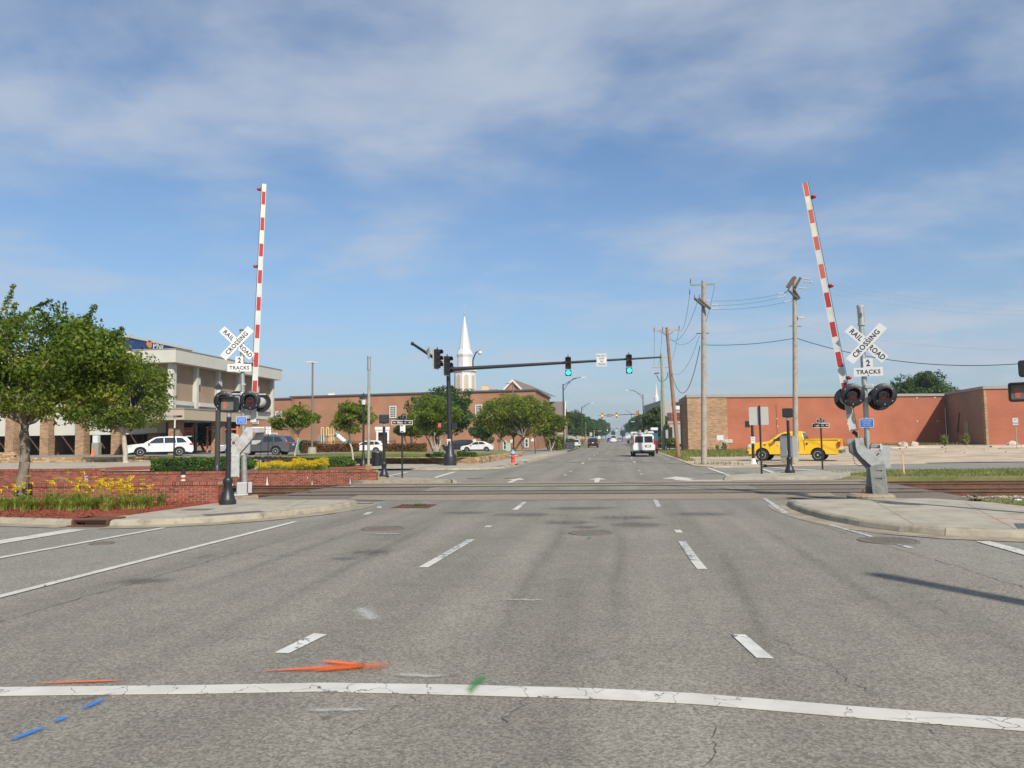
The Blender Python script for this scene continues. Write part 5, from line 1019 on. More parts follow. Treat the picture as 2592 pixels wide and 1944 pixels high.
MB().prism([v2(a, b) for a, b in [(668, 890), (885, 868), (932, 1300), (718, 1316)]][::-1], -.32, -.05).build('relay_box', GREENG, t, bevel=.012); MB().prism([v2(a, b) for a, b in [(630, 925), (690, 900), (730, 1330), (640, 1390), (612, 1350)]][::-1], -.12, .20).build('relay_box_side', GREENG, t, bevel=.012)
for b in (923, 1030): a1, a2 = v2(770, b), v2(850, b); MB().cyl((a1[0], -.345, a1[1]), (a2[0], -.345, a2[1]), .008, n=6).cyl((a2[0], -.36, a2[1]), (a2[0], -.31, a2[1]), .016, n=8).build('hasp', GALV, t)
a1 = v2(660, 1390); MB().prism([v2(a, b) for a, b in [(610, 1160), (720, 1180), (800, 1325), (770, 1395), (615, 1395)]][::-1], -.14, .14).build('pedestal', mat('pedestal_dark', (.16, .14, .12), .7, metal=.2, var=.25, scale=6), t)
q = MB()
for dx in (-.2, .2): q.cyl((a1[0] + .08 + dx, -.16, .18), (a1[0] + .08 + dx, -.16, .30), .022, n=8)
q.build('anchor_bolts', RUST, t, kind='stuff')
B0 = v2(437, 390); T0 = V2(2036.5, 459)
L_ = [1092, 1063, 992, 975, 960, 935, 896.5, 859.5, 822, 784, 746.5, 710, 673, 637, 602, 567, 531.5, 496, 461]
marks = [(1091, 1050, SILVSH), (1050, 1012, mat('arm_grey', (.30, .29, .27), .6)), (1012, 992, SILVSH), (992, 973, REDR), (973, 934, SILVSH), (934, 896.5, REDR), (896.5, 858.5, SILVSH), (858.5, 821, REDR), (821, 784, SILVSH), (784, 746.5, REDR), (746.5, 710, SILVSH), (710, 673.5, FADED), (673.5, 637, SILVSH), (637, 602, FADED), (602, 567, CREAM), (567, 531.5, FADED), (531.5, 496, CREAM), (496, 460, FADED)]
tot = 1091 - 460
arm(t, B0[0], B0[1], T0[0], T0[1], [((1091 - a) / tot, (1091 - b) / tot, m) for a, b, m in marks], y=.14, w0=.155, w1=.125, lamps=(1 - (501 - 460) / tot, 1 - (732 - 460) / tot, 1 - (963 - 460) / tot), side=1)
a1, a2, a3 = v2(430, 400), v2(480, 430), v2(510, 490); MB().tube([(a1[0], .14, a1[1]), (a2[0], .14, a2[1]), (a3[0], .1, a3[1])], .05, 8).build('arm_joint', RUST, t); a1 = v2(515, 440); MB().box((a1[0], -.05, a1[1]), (.03, .1, .17)).build('arm_stop', GALV, t)
pts = [v2(*k) for k in ((440, 640), (440, 760), (460, 850), (520, 885), (600, 875))]; MB().tube([(a, .16, b) for a, b in pts], .007, 5).build('cable_loop', WIRE, t)

# the old bare mast in front of the far brick wall
p = lat(933, 32.6, 0); t = thing('old_signal_mast', 'tall bare galvanized mast on a rusty base at the end of the far brick wall', 'mast', p, face(p)); s_ = 32.6 / FPX
MB().lathe([(.80, -.1), (.80, .14), (.7, .17)], 24).build('concrete_base', BASEC, t); MB().box((0, 0, .46), (.28, .28, .50)).box((0, 0, .22), (.40, .40, .05)).build('rusty_socket', mat('rust_brown', (.27, .16, .08), .85, var=.3, scale=7, bump=.4), t, bevel=.03)
MB().cyl((0, 0, .6), (.01, 0, 4.1), .062, n=16).build('mast', mat('galvanized_stained', (.38, .34, .28), .5, metal=.4, var=.3, scale=7), t, smooth=True); MB().cyl((.01, 0, 4.1), (.01, 0, 5.15), .058, n=16).build('upper_mast', GALV, t, smooth=True)
MB().cyl((.01, 0, 4.85), (.01, 0, 5.42), .078, n=16).cyl((.01, 0, 4.80), (.01, 0, 4.9), .088, n=16).cyl((.01, 0, 5.34), (.01, 0, 5.42), .086, n=16).build('bell', GALV, t, smooth=True)
q = p + Vector((-.68, -.62, 0)); t = thing('white_pipe', 'short white capped pipe stub at the foot of the old mast', 'pipe', q); MB().cyl((0, 0, -.1), (0, 0, .28), .045, n=12).build('pipe', SIGNW, t, smooth=True); MB().cyl((0, 0, .26), (0, 0, .30), .052, n=12).build('cap', SIGNW, t)

# ------------------------------------------------------------------ pedestrian signals
HAND = mat('hand_orange', (.42, .12, .08), .6, var=.1); LENSG = mat('ped_lens', (.13, .135, .11), .35, var=.12)
def ped_head(par, z, back=False, w=.44, h=.40, y=0, hand=True, x=0):
    hd = MB().prism(rrect(x - w / 2, x + w / 2, z - h / 2, z + h / 2, .05), y - .10, y + .12).build('signal_head', BLACKP, par, bevel=.012)
    if not back:
        MB().prism(rrect(x - w / 2 + .045, x + w / 2 - .045, z - h / 2 + .045, z + h / 2 - .045, .02), y - .106, y - .102).build('lens', LENSG, hd)
        q = MB(); fr = [(-w / 2 + .01, h / 2 - .01), (w / 2 - .01, h / 2 - .01), (w / 2 - .01, -h / 2 + .01), (-w / 2 + .01, -h / 2 + .01)]
        q.bb(x - w / 2 + .015, x + w / 2 - .015, y - .22, y - .10, z + h / 2 - .035, z + h / 2 - .02); q.bb(x - w / 2 + .015, x - w / 2 + .03, y - .19, y - .10, z - h / 2 + .05, z + h / 2 - .02); q.bb(x + w / 2 - .03, x + w / 2 - .015, y - .19, y - .10, z - h / 2 + .05, z + h / 2 - .02); q.build('visor', BLACKP, hd)
        if hand:       # raised hand symbol
            hx = x - .075; q = MB(); q.prism(rrect(hx - .045, hx + .045, z - .12, z, .02, 3), y - .112, y - .1065)
            for k, (dx, l) in enumerate(((-.036, .085), (-.012, .11), (.012, .105), (.036, .08))): q.prism(rrect(hx + dx - .009, hx + dx + .009, z - .01, z + l, .008, 2), y - .112, y - .1065)
            q.prism([(hx + .04, z - .07), (hx + .085, z - .01), (hx + .07, z + .012), (hx + .035, z - .03)][::-1], y - .112, y - .1065); q.build('hand_symbol', HAND, hd)
    else:
        MB().prism(rrect(x - w / 2 + .03, x + w / 2 - .03, z - h / 2 + .03, z + h / 2 - .03, .03), y - .125, y - .10).build('door_panel', BLACKP, hd, bevel=.006)
    return hd
def ped_pole(label, p, hz=2.66, back=True, yaw=None, rb=.165):
    t = thing('pedestrian_signal', label, 'pedestrian signal', p, face(p) if yaw is None else yaw, 'pedestrian signals on black posts')
    MB().lathe([(rb + .05, 0), (rb + .05, .10), (rb + .02, .13), (rb, .22), (.115, .32), (.105, .52), (.12, .55), (.125, .62), (.105, .68), (.075, .70)], 20).build('base', BLACKP, t, smooth=True)
    MB().cyl((0, 0, .68), (0, 0, hz - .32), .066, .060, n=18).build('post', BLACKP, t, smooth=True); MB().cyl((0, 0, hz - .34), (0, 0, hz - .20), .06, n=16).build('collar', GALV, t, smooth=True)
    ped_head(t, hz, back); return t
p = G(576, 1288, 0); p.z = .118; tn = ped_pole('nearest black pedestrian signal with red hand at the left corner walk', p, hz=2.60, back=False, yaw=face(p) + R(-22))
t2 = MB().prism(rrect(-.30, -.02, 2.44, 2.80, .05), .02, .22).build('second_head', BLACKP, tn, bevel=.012)
p = lat(972, 33.2, .11); ped_pole('black pedestrian signal seen from behind, at the left corner past the tracks', p, hz=2.58)
p = lat(1996, 33.0, .115); ped_pole('black pedestrian signal seen from behind, at the right corner past the tracks', p, hz=2.62)
# signal at the far right corner: slim post, side-on head, push button sign, white foot
p = lat(1905, 46.8, .03); t = thing('pedestrian_signal', 'slim pedestrian signal post with white foot in front of the yellow pickup', 'pedestrian signal', p, face(p))
MB().cyl((0, 0, .25), (0, 0, 2.9), .09, .075, n=14).build('post', BLACKP, t, smooth=True); MB().lathe([(.24, 0), (.22, .02), (.14, .30), (.10, .34)], 14).build('foot', SIGNW, t); MB().box((.2, .0, .14), (.1, .2, .26)).build('foot_stain', BLACKP, t)
MB().box((-.27, 0, 2.46), (.30, .3, .40)).build('signal_head', BLACKP, t, bevel=.02); MB().box((-.13, -.02, 2.46), (.05, .25, .34)).build('lens', HAND, t); MB().box((.02, -.1, 1.47), (.26, .02, .42)).build('push_button_sign', SIGNW, t, bevel=.01); MB().box((.02, -.1, 1.15), (.16, .14, .2)).build('push_button', BLACKP, t, bevel=.02)
text('PUSH', .07, TM(.02, -.113, 1.56), SIGNB, 'lettering', t); text('BUTTON', .05, TM(.02, -.113, 1.44), SIGNB, 'lettering', t)
# signal cut by the right edge of the frame, on a post just outside it
p = at(2668, 1110, 14.6); p.z = 0; t = thing('traffic_signal_pole', 'tall signal pole at the right edge with a pedestrian hand signal', 'signal pole', p, face(p)); k = 14.6 / FPX
MB().cyl((0, 0, 0), (0, 0, 5.4), .12, .10, n=18).build('pole', BLACKP, t, smooth=True)
ped_head(t, H + (1104 - 1005) * k + .06, False, w=.46, h=.38, x=-.46, y=-.05); MB().cyl((-.36, .05, H + (1104 - 1005) * k + .30), (0, 0, H + (1104 - 1005) * k + .30), .03, n=8).build('bracket', BLACKP, t); MB().cyl((-.30, .05, H + (1104 - 1005) * k - .2), (0, 0, H + (1104 - 1005) * k - .2), .025, n=8).build('bracket', BLACKP, t)
for py_, x_ in ((938, -.50), (575, -.16)): z = H + (1104 - py_) * k; MB().prism(rrect(x_, x_ + .45, z - .16, z + .16, .05), -.25, .05).build('side_head', BLACKP, t, bevel=.02)
# pole standing beside the camera whose shadow crosses the road at the right
t = thing('signal_post', 'black signal post beside the camera, seen only by its shadow on the road', 'signal pole', (6.35, 4.45, 0)); MB().cyl((0, 0, 0), (0, 0, 5.3), .16, .15, n=16).build('post', BLACKP, t, smooth=True); MB().lathe([(.26, 0), (.26, .3), (.16, .5)], 16).build('base', BLACKP, t)
# ------------------------------------------------------------------ buildings
WCON = mat('cast_stone', (.50, .48, .42), .8, var=.07, scale=.8, dirt=((.42, .39, .33), .5, .55, .85)); BEIGE = mat('canopy_beige', (.42, .345, .25), .8, var=.05, scale=.6)
TANB = brickmat('brick_tan', (.31, .20, .125), (.24, .155, .10), (.36, .30, .23), bw=.22, bh=.08); TANL = brickmat('brick_tan_mixed', (.40, .25, .135), (.22, .12, .065), (.33, .25, .17), bw=.42, bh=.11)
REDB = brickmat('brick_red', (.355, .158, .082), (.305, .132, .068), (.37, .23, .15)); PAINTR = brickmat('painted_red', (.34, .115, .062), (.31, .103, .055), (.37, .14, .085), bw=.5, bh=.15, msz=.02); SHDB = brickmat('brick_shaded_mix', (.27, .15, .10), (.18, .10, .07), (.32, .25, .19), bw=.3, bh=.1)  # last one: mixed brick with shade put into its colour, for unlit sides
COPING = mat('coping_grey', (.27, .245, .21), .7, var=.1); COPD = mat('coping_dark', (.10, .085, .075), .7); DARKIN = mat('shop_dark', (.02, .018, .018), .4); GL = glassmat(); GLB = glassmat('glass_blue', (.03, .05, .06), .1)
TRIM = mat('trim_white', (.62, .61, .58), .55, var=.05); NAVY = mat('sign_navy', (.014, .045, .16), .45); ORG = mat('logo_orange', (.60, .22, .06), .5)
CR2 = lambda d: (Vector((math.cos(YAW), math.sin(YAW), 0)) * d)
def window(par, x, z, w, h, y=0, cols=3, rows=4, fr=.09, m=None, gm=None, name='window', axis='y', mb=.03):
    """a framed window with real bars and a pane, outer face toward local -y (axis y) or +x (axis x)"""
    M = Matrix.Identity(4) if axis == 'y' else Matrix.Rotation(math.pi / 2, 4, 'Z')
    q = MB()
    for a, b, c, d in ((-w / 2 - fr, w / 2 + fr, h / 2, h / 2 + fr), (-w / 2 - fr, w / 2 + fr, -h / 2 - fr, -h / 2), (-w / 2 - fr, -w / 2, -h / 2, h / 2), (w / 2, w / 2 + fr, -h / 2, h / 2)): q.bb(a, b, -.07, .02, c, d)
    for i in range(1, cols): q.bb(-w / 2 + w * i / cols - mb / 2, -w / 2 + w * i / cols + mb / 2, -.045, -.012, -h / 2, h / 2)
    for j in range(1, rows): q.bb(-w / 2, w / 2, -.043, -.014, -h / 2 + h * j / rows - mb / 2, -h / 2 + h * j / rows + mb / 2)
    T = Matrix.Translation((x, y, z)) @ M; q.v = [tuple(T @ Vector(p)) for p in q.v]
    f = q.build(name, m or TRIM, par); g_ = MB().bb(-w / 2, w / 2, -.010, .0, -h / 2, h / 2); g_.v = [tuple(T @ Vector(p)) for p in g_.v]; g_.build('pane', gm or GL, f); return f

# --- the bank: cast stone bands, brick panels, arcade; its long side runs along the street
D0 = 80.0; kb_ = D0 / FPX
c0 = lat(433, D0); ZB = .62
bk = thing('bank_building', 'cream and brown brick bank with blue roof sign behind the left trees', 'building', (c0.x, c0.y, ZB), 0)
HT = H + 238 * kb_ - ZB; H0 = H + (1123.6 - 918) * kb_ - ZB; HS = H + (1123.6 - 1015) * kb_ - ZB; LY = 23.5
zP0 = H + (1123.6 - 1013) * kb_ - ZB
MB().bb(-48, -.35, .35, LY - .3, zP0 - 1.55, HT - .1).build('upper_wall', TANB, bk)
MB().bb(-49, .9, -.9, LY + .9, HT - 1.38, HT).build('roof_band', WCON, bk); MB().bb(-49.05, .95, -.95, LY + .95, HT + .003, HT + .10).build('roof_edge', COPING, bk)
nb = 5; bay = LY / nb
for i in range(nb + 1):
    y = i * bay
    MB().bb(-.42, .14, y - .22, y + .22, zP0 - 1.5, HT - 1.39).build('pilaster', WCON, bk); 
    if i < nb:
        MB().bb(-.40, .10, y + .6, y + bay - .6, zP0 - .45, zP0).build('sill_band', WCON, bk); MB().bb(-.355, -.30, y + .24, y + .52, zP0, HT - 1.4).build('pilaster_shade', GL, bk)  # dark glass strip stands for the shadow beside each pilaster
        MB().bb(-.45, -.28, y + .22, y + bay - .22, zP0 - 1.5, zP0 - .452).build('spandrel', WCON, bk)
        if i: MB().bb(-.30, .10, y + .24, y + .62, zP0 + 2.0, zP0 + 2.9).build('slit_block', WCON, bk)
for i in range(12):
    x = -i * 3.95
    MB().bb(x - .22, x + .22, -.14, .42, zP0 - 1.5, HT - 1.39).build('pilaster', WCON, bk); MB().bb(x - 3.4, x - .5, -.10, .40, zP0 - .45, zP0).build('sill_band', WCON, bk); MB().bb(x - 3.7, x - .24, .28, .45, zP0 - 1.5, zP0 - .452).build('spandrel', WCON, bk); MB().bb(x - 3.7, x - 3.45, .30, .352, zP0, HT - 1.4).build('pilaster_shade', GL, bk)  # same dark shadow strips repeated beside the front pilasters
# arcade below: brick piers, white fascia panels, dark recess
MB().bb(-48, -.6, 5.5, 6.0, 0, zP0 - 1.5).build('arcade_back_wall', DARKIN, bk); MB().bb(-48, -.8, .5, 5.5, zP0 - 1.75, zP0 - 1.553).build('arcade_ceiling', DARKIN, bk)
zf = H + (1123.6 - 1098) * kb_ - ZB
for i in range(11):
    x = -1.55 - i * 4.2; 
    MB().bb(x - .5, x + .5, -1.0, 0.0, 0, zP0 - 1.55).build('pier', TANL, bk); MB().bb(x - 1.15, x - .52, .2, 4.5, 0, zP0 - 1.56).build('pier_return', SHDB, bk)  # the return wall's shade is in its brick colour
    MB().bb(x - 3.65, x - 1.2, -.2, .1, zf, zP0 - 1.56).build('fascia_panel', WCON, bk)
MB().bb(-3.6, -.05, -2.4, -.9, zf + .1, zf + 2.0).build('fascia_panel', WCON, bk)
for x, m_ in ((-8.4, SIGNW), (-18.4, SIGNW), (-27.5, SIGNW)): MB().bb(x - .3, x + .3, -.6, -.2, 1.3, 2.1).build('teller_box', m_, bk); MB().bb(x - .4, x + .4, -.6, -.1, 0, 1.29).build('teller_plinth', COPING, bk)
# roof sign box
cs = lat(312, 92); rz_ = cs - c0; k2 = 92 / FPX; zt = H + (1125 - 846) * k2 - ZB
MB().bb(rz_.x - 7, rz_.x, rz_.y, rz_.y + 14.5, HT + .1, zt - .28).build('roof_sign_box', NAVY, bk); sb = MB().bb(rz_.x - 7.12, rz_.x + .12, rz_.y - .12, rz_.y + 14.6, zt - .28, zt).build('sign_box_edge', WCON, bk)
zc = zt - 1.55; sbm = children(bk)[-2]
zc2_ = H + (1125.6 - 868) * 91 / FPX - ZB; MB().cyl((rz_.x - 4.0, rz_.y - .12, zc2_ + .1), (rz_.x - 4.0, rz_.y, zc2_ + .1), .55, n=20).build('logo_disc', ORG, sbm); text('PNC', 1.45, TM(rz_.x - 1.75, rz_.y - .05, zc2_), SIGNW, 'sign_lettering', sbm, bold=.03)
yb_ = lambda px_: (lambda d: (c0.x + rz_.x) / d.x * d.y - c0.y)(ray(px_, 1110)); zd_ = H + (1124 - 876) * 99 / FPX - ZB; MB().cyl((rz_.x, yb_(371), zd_), (rz_.x + .12, yb_(371), zd_), .5, n=20).build('logo_disc', ORG, sbm); text('PNC', 1.5, Matrix.Translation((rz_.x + .06, yb_(398), zd_ - .1)) @ Matrix.Rotation(math.pi / 2, 4, 'Z'), SIGNW, 'sign_lettering', sbm, bold=.03)
# drive-through canopy
cc = lat(465, 72); d_ = cc - c0; k3 = 72 / FPX; ct, cb_ = H + (1123 - 1035) * k3 - ZB, H + (1123 - 1062) * k3 - ZB
cn = thing('bank_canopy', 'beige drive through canopy on brick pillars at the bank', 'canopy', (cc.x, cc.y, ZB))
MB().bb(-9, 0, 0, 11, cb_, ct).build('canopy_fascia', BEIGE, cn); MB().bb(-9.05, .05, -.05, 11.05, ct + .002, ct + .12).build('canopy_edge', COPING, cn)
for x, y in ((-1.6, 1.2), (-.9, 7.8)): MB().bb(x - .55, x + .05, y - .35, y + .5, 0, cb_).build('pillar', TANL, cn); MB().bb(x + .053, x + .55, y - .25, y + .5, 0, cb_).build('pillar_side', SHDB, cn)  # right part of each pillar wears brick darkened as its shaded side
MB().bb(-2.1, -1.15, -.03, -.002, cb_ + .28, cb_ + .42).build('canopy_sign', mat('sign_teal', (.10, .22, .28), .5), cn); MB().bb(-1.12, -.2, -.034, -.004, cb_ + .26, cb_ + .42).build('canopy_sign', DARKIN, cn); 
text('CLEARANCE 9 FT', .12, TM(-1.15, -.04, cb_ + .34), SIGNW, 'lettering', cn)
b2 = lat(478, 84); t = thing('teller_machine', 'grey drive up teller machine with orange header under the bank canopy', 'teller machine', (b2.x, b2.y, ZB), face(b2)); MB().bb(-.5, .5, -.3, .3, 0, 2.1).build('body', GALVW, t); MB().bb(-1.7, .5, -.35, .3, 2.15, 2.9).build('header', mat('header_orange', (.72, .16, .04), .5), t); MB().bb(-.1, .45, -.34, -.302, 1.0, 1.8).build('screen', DARKIN, t); text('24 HOUR', .24, TM(-.2, -.36, 2.5), SIGNW, 'lettering', t)
b2 = lat(525, 92); t = thing('glass_shelter', 'orange steel frame with glass enclosure right of the bank canopy', 'frame', (b2.x, b2.y, .6), face(b2)); fo = mat('frame_orange', (.55, .13, .06), .5); MB().bb(-.1, .1, -.1, .1, 0, 3.2).build('post', fo, t); MB().bb(3.3, 3.5, -.1, .1, 0, 3.2).build('post', fo, t); MB().bb(.1, 3.3, -.06, .06, 2.75, 2.9).build('rail', fo, t); MB().bb(.4, 1.4, -.03, .03, .1, 2.4).build('pane', GLB, t); MB().bb(1.6, 3.0, -.03, .03, .1, 2.4).build('pane', GLB, t)

# --- the church school: long red brick building
def wpt(px_, Yw): d = ray(px_, 1110); k = Yw / d.y; return d.x * k
YM = 121.0; xc = wpt(1355, YM - 1); zc_ = zr(YM)
xl = wpt(560, 132)
ms = thing('school_building', 'long two storey red brick building with dark coping behind the lawn trees', 'building', (xc, YM, 0), 0)
zt = H + 124 * (YM * .99 + 2) / FPX; L_ = xc - wpt(735, 129)
p_ = lat(735, 133); lx, ly = p_.x - xc, p_.y - YM
wall = MB().add([(0, 0, -.5), (lx, ly, -.5), (lx, ly + 14, -.5), (-.0, 25, -.5), (0, 0, zt), (lx, ly, zt), (lx, ly + 14, zt), (0, 25, zt)], [(0, 1, 5, 4), (1, 2, 6, 5), (2, 3, 7, 6), (3, 0, 4, 7), (4, 5, 6, 7)])
wall.f = [tuple(reversed(f)) for f in wall.f]; wall.build('wall', REDB, ms)
an = math.atan2(-ly, -lx)
def onw(u, off=0): n = Vector((lx, ly)).normalized(); return Vector((n.x * u, n.y * u)) + Vector((n.y, -n.x)) * off * -1
LW = math.hypot(lx, ly)
MB().box((lx / 2, ly / 2, zt + .12), (LW + .3, .5, .26), rz=an).box((.02, 12.5, zt + .12), (.5, 25.2, .26)).build('coping', COPD, ms)
MB().box((.12, 12.0, zt - 2.1), (.12, 22, .55)).build('frieze', TRIM, ms)
def wpos(px_):     # where a line of sight meets the facade
    d = ray(px_, 1110); best = None
    a = Vector((xc, YM)); b = Vector((xc + lx, YM + ly)); 
    # solve a + s(b-a) = t d
    D = Vector((d.x, d.y)); e_ = b - a; det = e_.x * -D.y + e_.y * D.x; s_ = (-a.x * -D.y + -a.y * D.x) / det; q_ = a + e_ * s_; return q_, s_
nrm = Vector((-ly, lx)).normalized(); nrm = nrm if nrm.y < 0 else -nrm
def facade_window(px0, px1, py0, py1, cols, rows, label=None, gm=None):
    q_, s_ = wpos((px0 + px1) / 2); dep = CF.x * q_.x + CF.y * q_.y; dep /= math.cos(PITCH) * 1; hy = 1110 + (1567 - (px0 + px1) / 2) * .0122; k = dep / FPX
    w, h, z = (px1 - px0) * k, (py1 - py0) * k, H + (hy - (py0 + py1) / 2) * k
    t_ = MB(); f = window(ms, 0, 0, w, h, cols=cols, rows=rows, fr=.16, mb=.07, gm=gm or GLB); M = Matrix.Translation((q_.x - xc + nrm.x * .05, q_.y - YM + nrm.y * .05, z)) @ Matrix.Rotation(an, 4, 'Z')
    f.matrix_local = M; return f
for a in ((1206, 1220, 1027, 1053, 3, 6), (988, 1002, 1030, 1056, 3, 6), (820, 834, 1034, 1060, 3, 6) if 0 else (1290, 1304, 1024, 1050, 3, 6), (1275, 1280, 1118, 1136, 1, 2), (1330, 1336, 1112, 1130, 1, 2)): facade_window(*a)
# lower left wing of the school
p_ = lat(735, 131); p2 = lat(500, 136); lw = thing('school_wing', 'left wing of the red brick school with white framed windows', 'building', (p_.x, p_.y, 0)); v = p2 - p_; zw = H + (1120 - 1010) * 131 / FPX; an2 = math.atan2(-v.y, -v.x)
q = MB().add([(0, 0, -.5), (v.x, v.y, -.5), (v.x, v.y + 12, -.5), (0, 12, -.5), (0, 0, zw), (v.x, v.y, zw), (v.x, v.y + 12, zw), (0, 12, zw)], [(4, 5, 1, 0), (5, 6, 2, 1), (6, 7, 3, 2), (7, 4, 0, 3), (7, 6, 5, 4)]); q.build('wall', REDB, lw)
MB().box((v.x / 2, v.y / 2, zw + .12), (v.length + .4, .5, .26), rz=an2).build('coping', COPD, lw)
for px_, y0, y1, cl, rw in ((706, 1044, 1066, 3, 5), (649, 1044, 1070, 3, 6), (576, 1048, 1074, 3, 6), (694, 1098, 1108, 4, 2)):
    s_ = (px_ - 735) / (500 - 735); pt = v * s_; k = 132 / FPX; w_ = (13 if px_ != 694 else 18) * k; f = window(lw, 0, 0, w_, (y1 - y0) * k, cols=cl, rows=rw, fr=.16, mb=.07, gm=GLB); n_ = Vector((-v.y, v.x)).normalized(); n_ = n_ if n_.y < 0 else -n_
    f.matrix_local = Matrix.Translation((pt.x + n_.x * .05, pt.y + n_.y * .05, H + (1120.5 - (y0 + y1) / 2) * k)) @ Matrix.Rotation(an2, 4, 'Z')
# white porch and gate by the school
p_ = lat(969, 122); t = thing('white_porch', 'small white columned porch at the red brick school', 'porch', (p_.x, p_.y, 0), face(p_)); k = 122 / FPX
MB().bb(-1.25, 1.1, -.4, .6, 3.55, 4.05).bb(-1.15, 1.0, -.3, .6, 3.2, 3.52).build('roof', TRIM, t); MB().bb(-1.05, -.75, -.3, 0, 0, 3.2).build('column', TRIM, t); MB().bb(.7, 1.0, -.3, 0, 0, 3.2).build('column', TRIM, t); MB().bb(-.7, .7, .4, .5, 0, 3.1).build('doorway', DARKIN, t)
p_ = lat(1194, 118); t = thing('round_mirror', 'round white rimmed mirror on the school wall beside the traffic pole', 'mirror', (p_.x, p_.y, H + (1114.5 - 1089) * 118 / FPX), face(p_)); MB().lathe([(0, 0), (.36, .0), (.36, .1), (0, .1)], 20, Matrix.Rotation(math.pi / 2, 4, 'X')).build('rim', TRIM, t); MB().lathe([(0, 0), (.27, 0), (.27, .02), (0, .05)], 18, Matrix.Translation((0, -.1, -.05)) @ Matrix.Rotation(math.pi / 2, 4, 'X')).build('glass', GL, t)
MB().cyl((0, .1, 0), (0, .9, .2), .03, n=6).build('bracket', COPD, t)
# roof boxes
for px0, px1, y0, y1, m_, l in ((1221, 1238, 976, 993, mat('unit_tan', (.50, .42, .24), .6), 'tan rooftop unit right of the church tower'), (1199, 1208, 987, 994, GALVW, 'small grey rooftop unit at the tower foot'), (830, 847, 996, 1011, TRIM, 'white rooftop box on the red brick school'), (1240, 1262, 986, 996, COPING, 'long low grey rooftop unit')):
    dd = 146; p_ = lat((px0 + px1) / 2, dd); hy = 1110 + (1567 - px0) * .0122; k = dd / FPX; z1, z0 = H + (hy - y0) * k, H + (hy - y1) * k; t = thing('rooftop_unit', l, 'rooftop unit', (p_.x, p_.y, z0 - .6), face(p_)); MB().bb(-(px1 - px0) * k / 2, (px1 - px0) * k / 2, -.5, .8, 0, z1 - z0 + .6).build('casing', m_, t); MB().bb(-(px1 - px0) * k / 2 - .05, (px1 - px0) * k / 2 + .05, -.55, .85, z1 - z0 + .602, z1 - z0 + .7).build('lid', GALVW, t)
# gable of the sanctuary
dd = 138; k = dd / FPX; p_ = lat(1300, dd); t = thing('sanctuary', 'gabled brick sanctuary with white trim and brown roof behind the school', 'building', (p_.x, p_.y, 0), R(-4)); hy = 1113.3; za, ze = H + (hy - 960) * k, H + (hy - 993) * k
MB().prism([(-2.1, 0), (2.1, 0), (2.1, ze), (0, za - .1), (-2.1, ze)], 0, 16).build('wall', REDB, t)
ROOF = mat('roof_shingle', (.17, .13, .105), .9, var=.12, scale=2)
q = MB(); q.add([(0, -.4, za + .05), (2.5, -.4, ze - .15), (2.5 + 3.2, 17, ze - .15), (0, 17, za + .05), (0, -.4, za - .12), (2.5, -.4, ze - .32)], [(0, 1, 2, 3)]); q.add([(0, -.4, za + .05), (0, 17, za + .05), (-2.5, 17, ze - .15), (-2.5, -.4, ze - .15)], [(0, 3, 2, 1)]); q.build('roof', ROOF, t)
q = MB(); [q.prism([(0, za + .04), (sx * 2.5, ze - .16), (sx * 2.5, ze - .62), (0, za - .42)] if sx > 0 else [(0, za + .04), (0, za - .42), (sx * 2.5, ze - .62), (sx * 2.5, ze - .16)], -.46, -.41) for sx in (-1, 1)]; q.build('bargeboard', TRIM, t)
MB().prism([(-1.5, ze - .9), (.35, ze - .9), (.35, ze + .5), (.0, ze + .5), (-.9, ze + .1), (-1.5, ze - .5)], -.55, -.47).build('dormer_trim', TRIM, t)
p_ = lat(1432, 150); t = thing('church_annex', 'brown shingled roof slope behind the street lamp at left', 'building', (p_.x, p_.y, 0), R(0)); zt_ = H + (1112 - 1014) * 150 / FPX
MB().bb(-4.6, -.3, 0, 10, 0, zt_ - 3.6).build('wall', REDB, t); MB().add([(-4.8, -.3, zt_ - 3.7), (-.1, -.3, zt_ - 3.7), (-.3, 4, zt_), (-4.8, 4, zt_), (-4.8, 10, zt_ - 3.7), (-.1, 10, zt_ - 3.7)], [(0, 1, 2, 3), (3, 2, 5, 4)]).build('roof', ROOF, t); MB().add([(-.1, -.3, zt_ - 3.7), (.05, -.3, zt_ - 3.7), (-.1, 4, zt_ + .05), (-.3, 4, zt_), (-.1, -.3, zt_ - 4.1), (.05, -.3, zt_ - 4.1)], [(0, 1, 2, 3), (4, 5, 1, 0)]).build('rake_trim', TRIM, t)
MB().bb(-.3, -.1, .0, .2, 0, zt_ - 3.75).build('corner_board', TRIM, t)
# church tower
dd = 150; k = dd / FPX; p_ = lat(1178, dd); hy = 1114.6; zz = lambda y: H + (hy - y) * k
t = thing('church_steeple', 'tall white church steeple with cross and arched windows', 'steeple', (p_.x, p_.y, 0), face(p_) + R(22.5) + R(8))
WH = mat('steeple_white', (.58, .58, .57), .5, var=.03); oc = math.cos(math.pi / 8)
def octo(prof): return MB().lathe([(r_ / oc, z) for r_, z in prof], 8, Matrix.Rotation(R(0), 4, 'Z'))
R1, R2 = 25.5 * k, 17.5 * k
MB().box((0, 0, 3.5), (8, 8, 7)).build('tower_base', REDB, t)
octo([(R1, zz(1010)), (R1, zz(945)), (R1 * 1.02, zz(944)), (R1 * 1.14, zz(940)), (R1 * 1.14, zz(937)), (R1 * 1.0, zz(935)), (R2, zz(931))]).build('lantern', WH, t)
octo([(R2, zz(931)), (R2, zz(904)), (R2 * 1.08, zz(900)), (R2 * 1.12, zz(896)), (R2 * .98, zz(892))]).build('drum', WH, t)
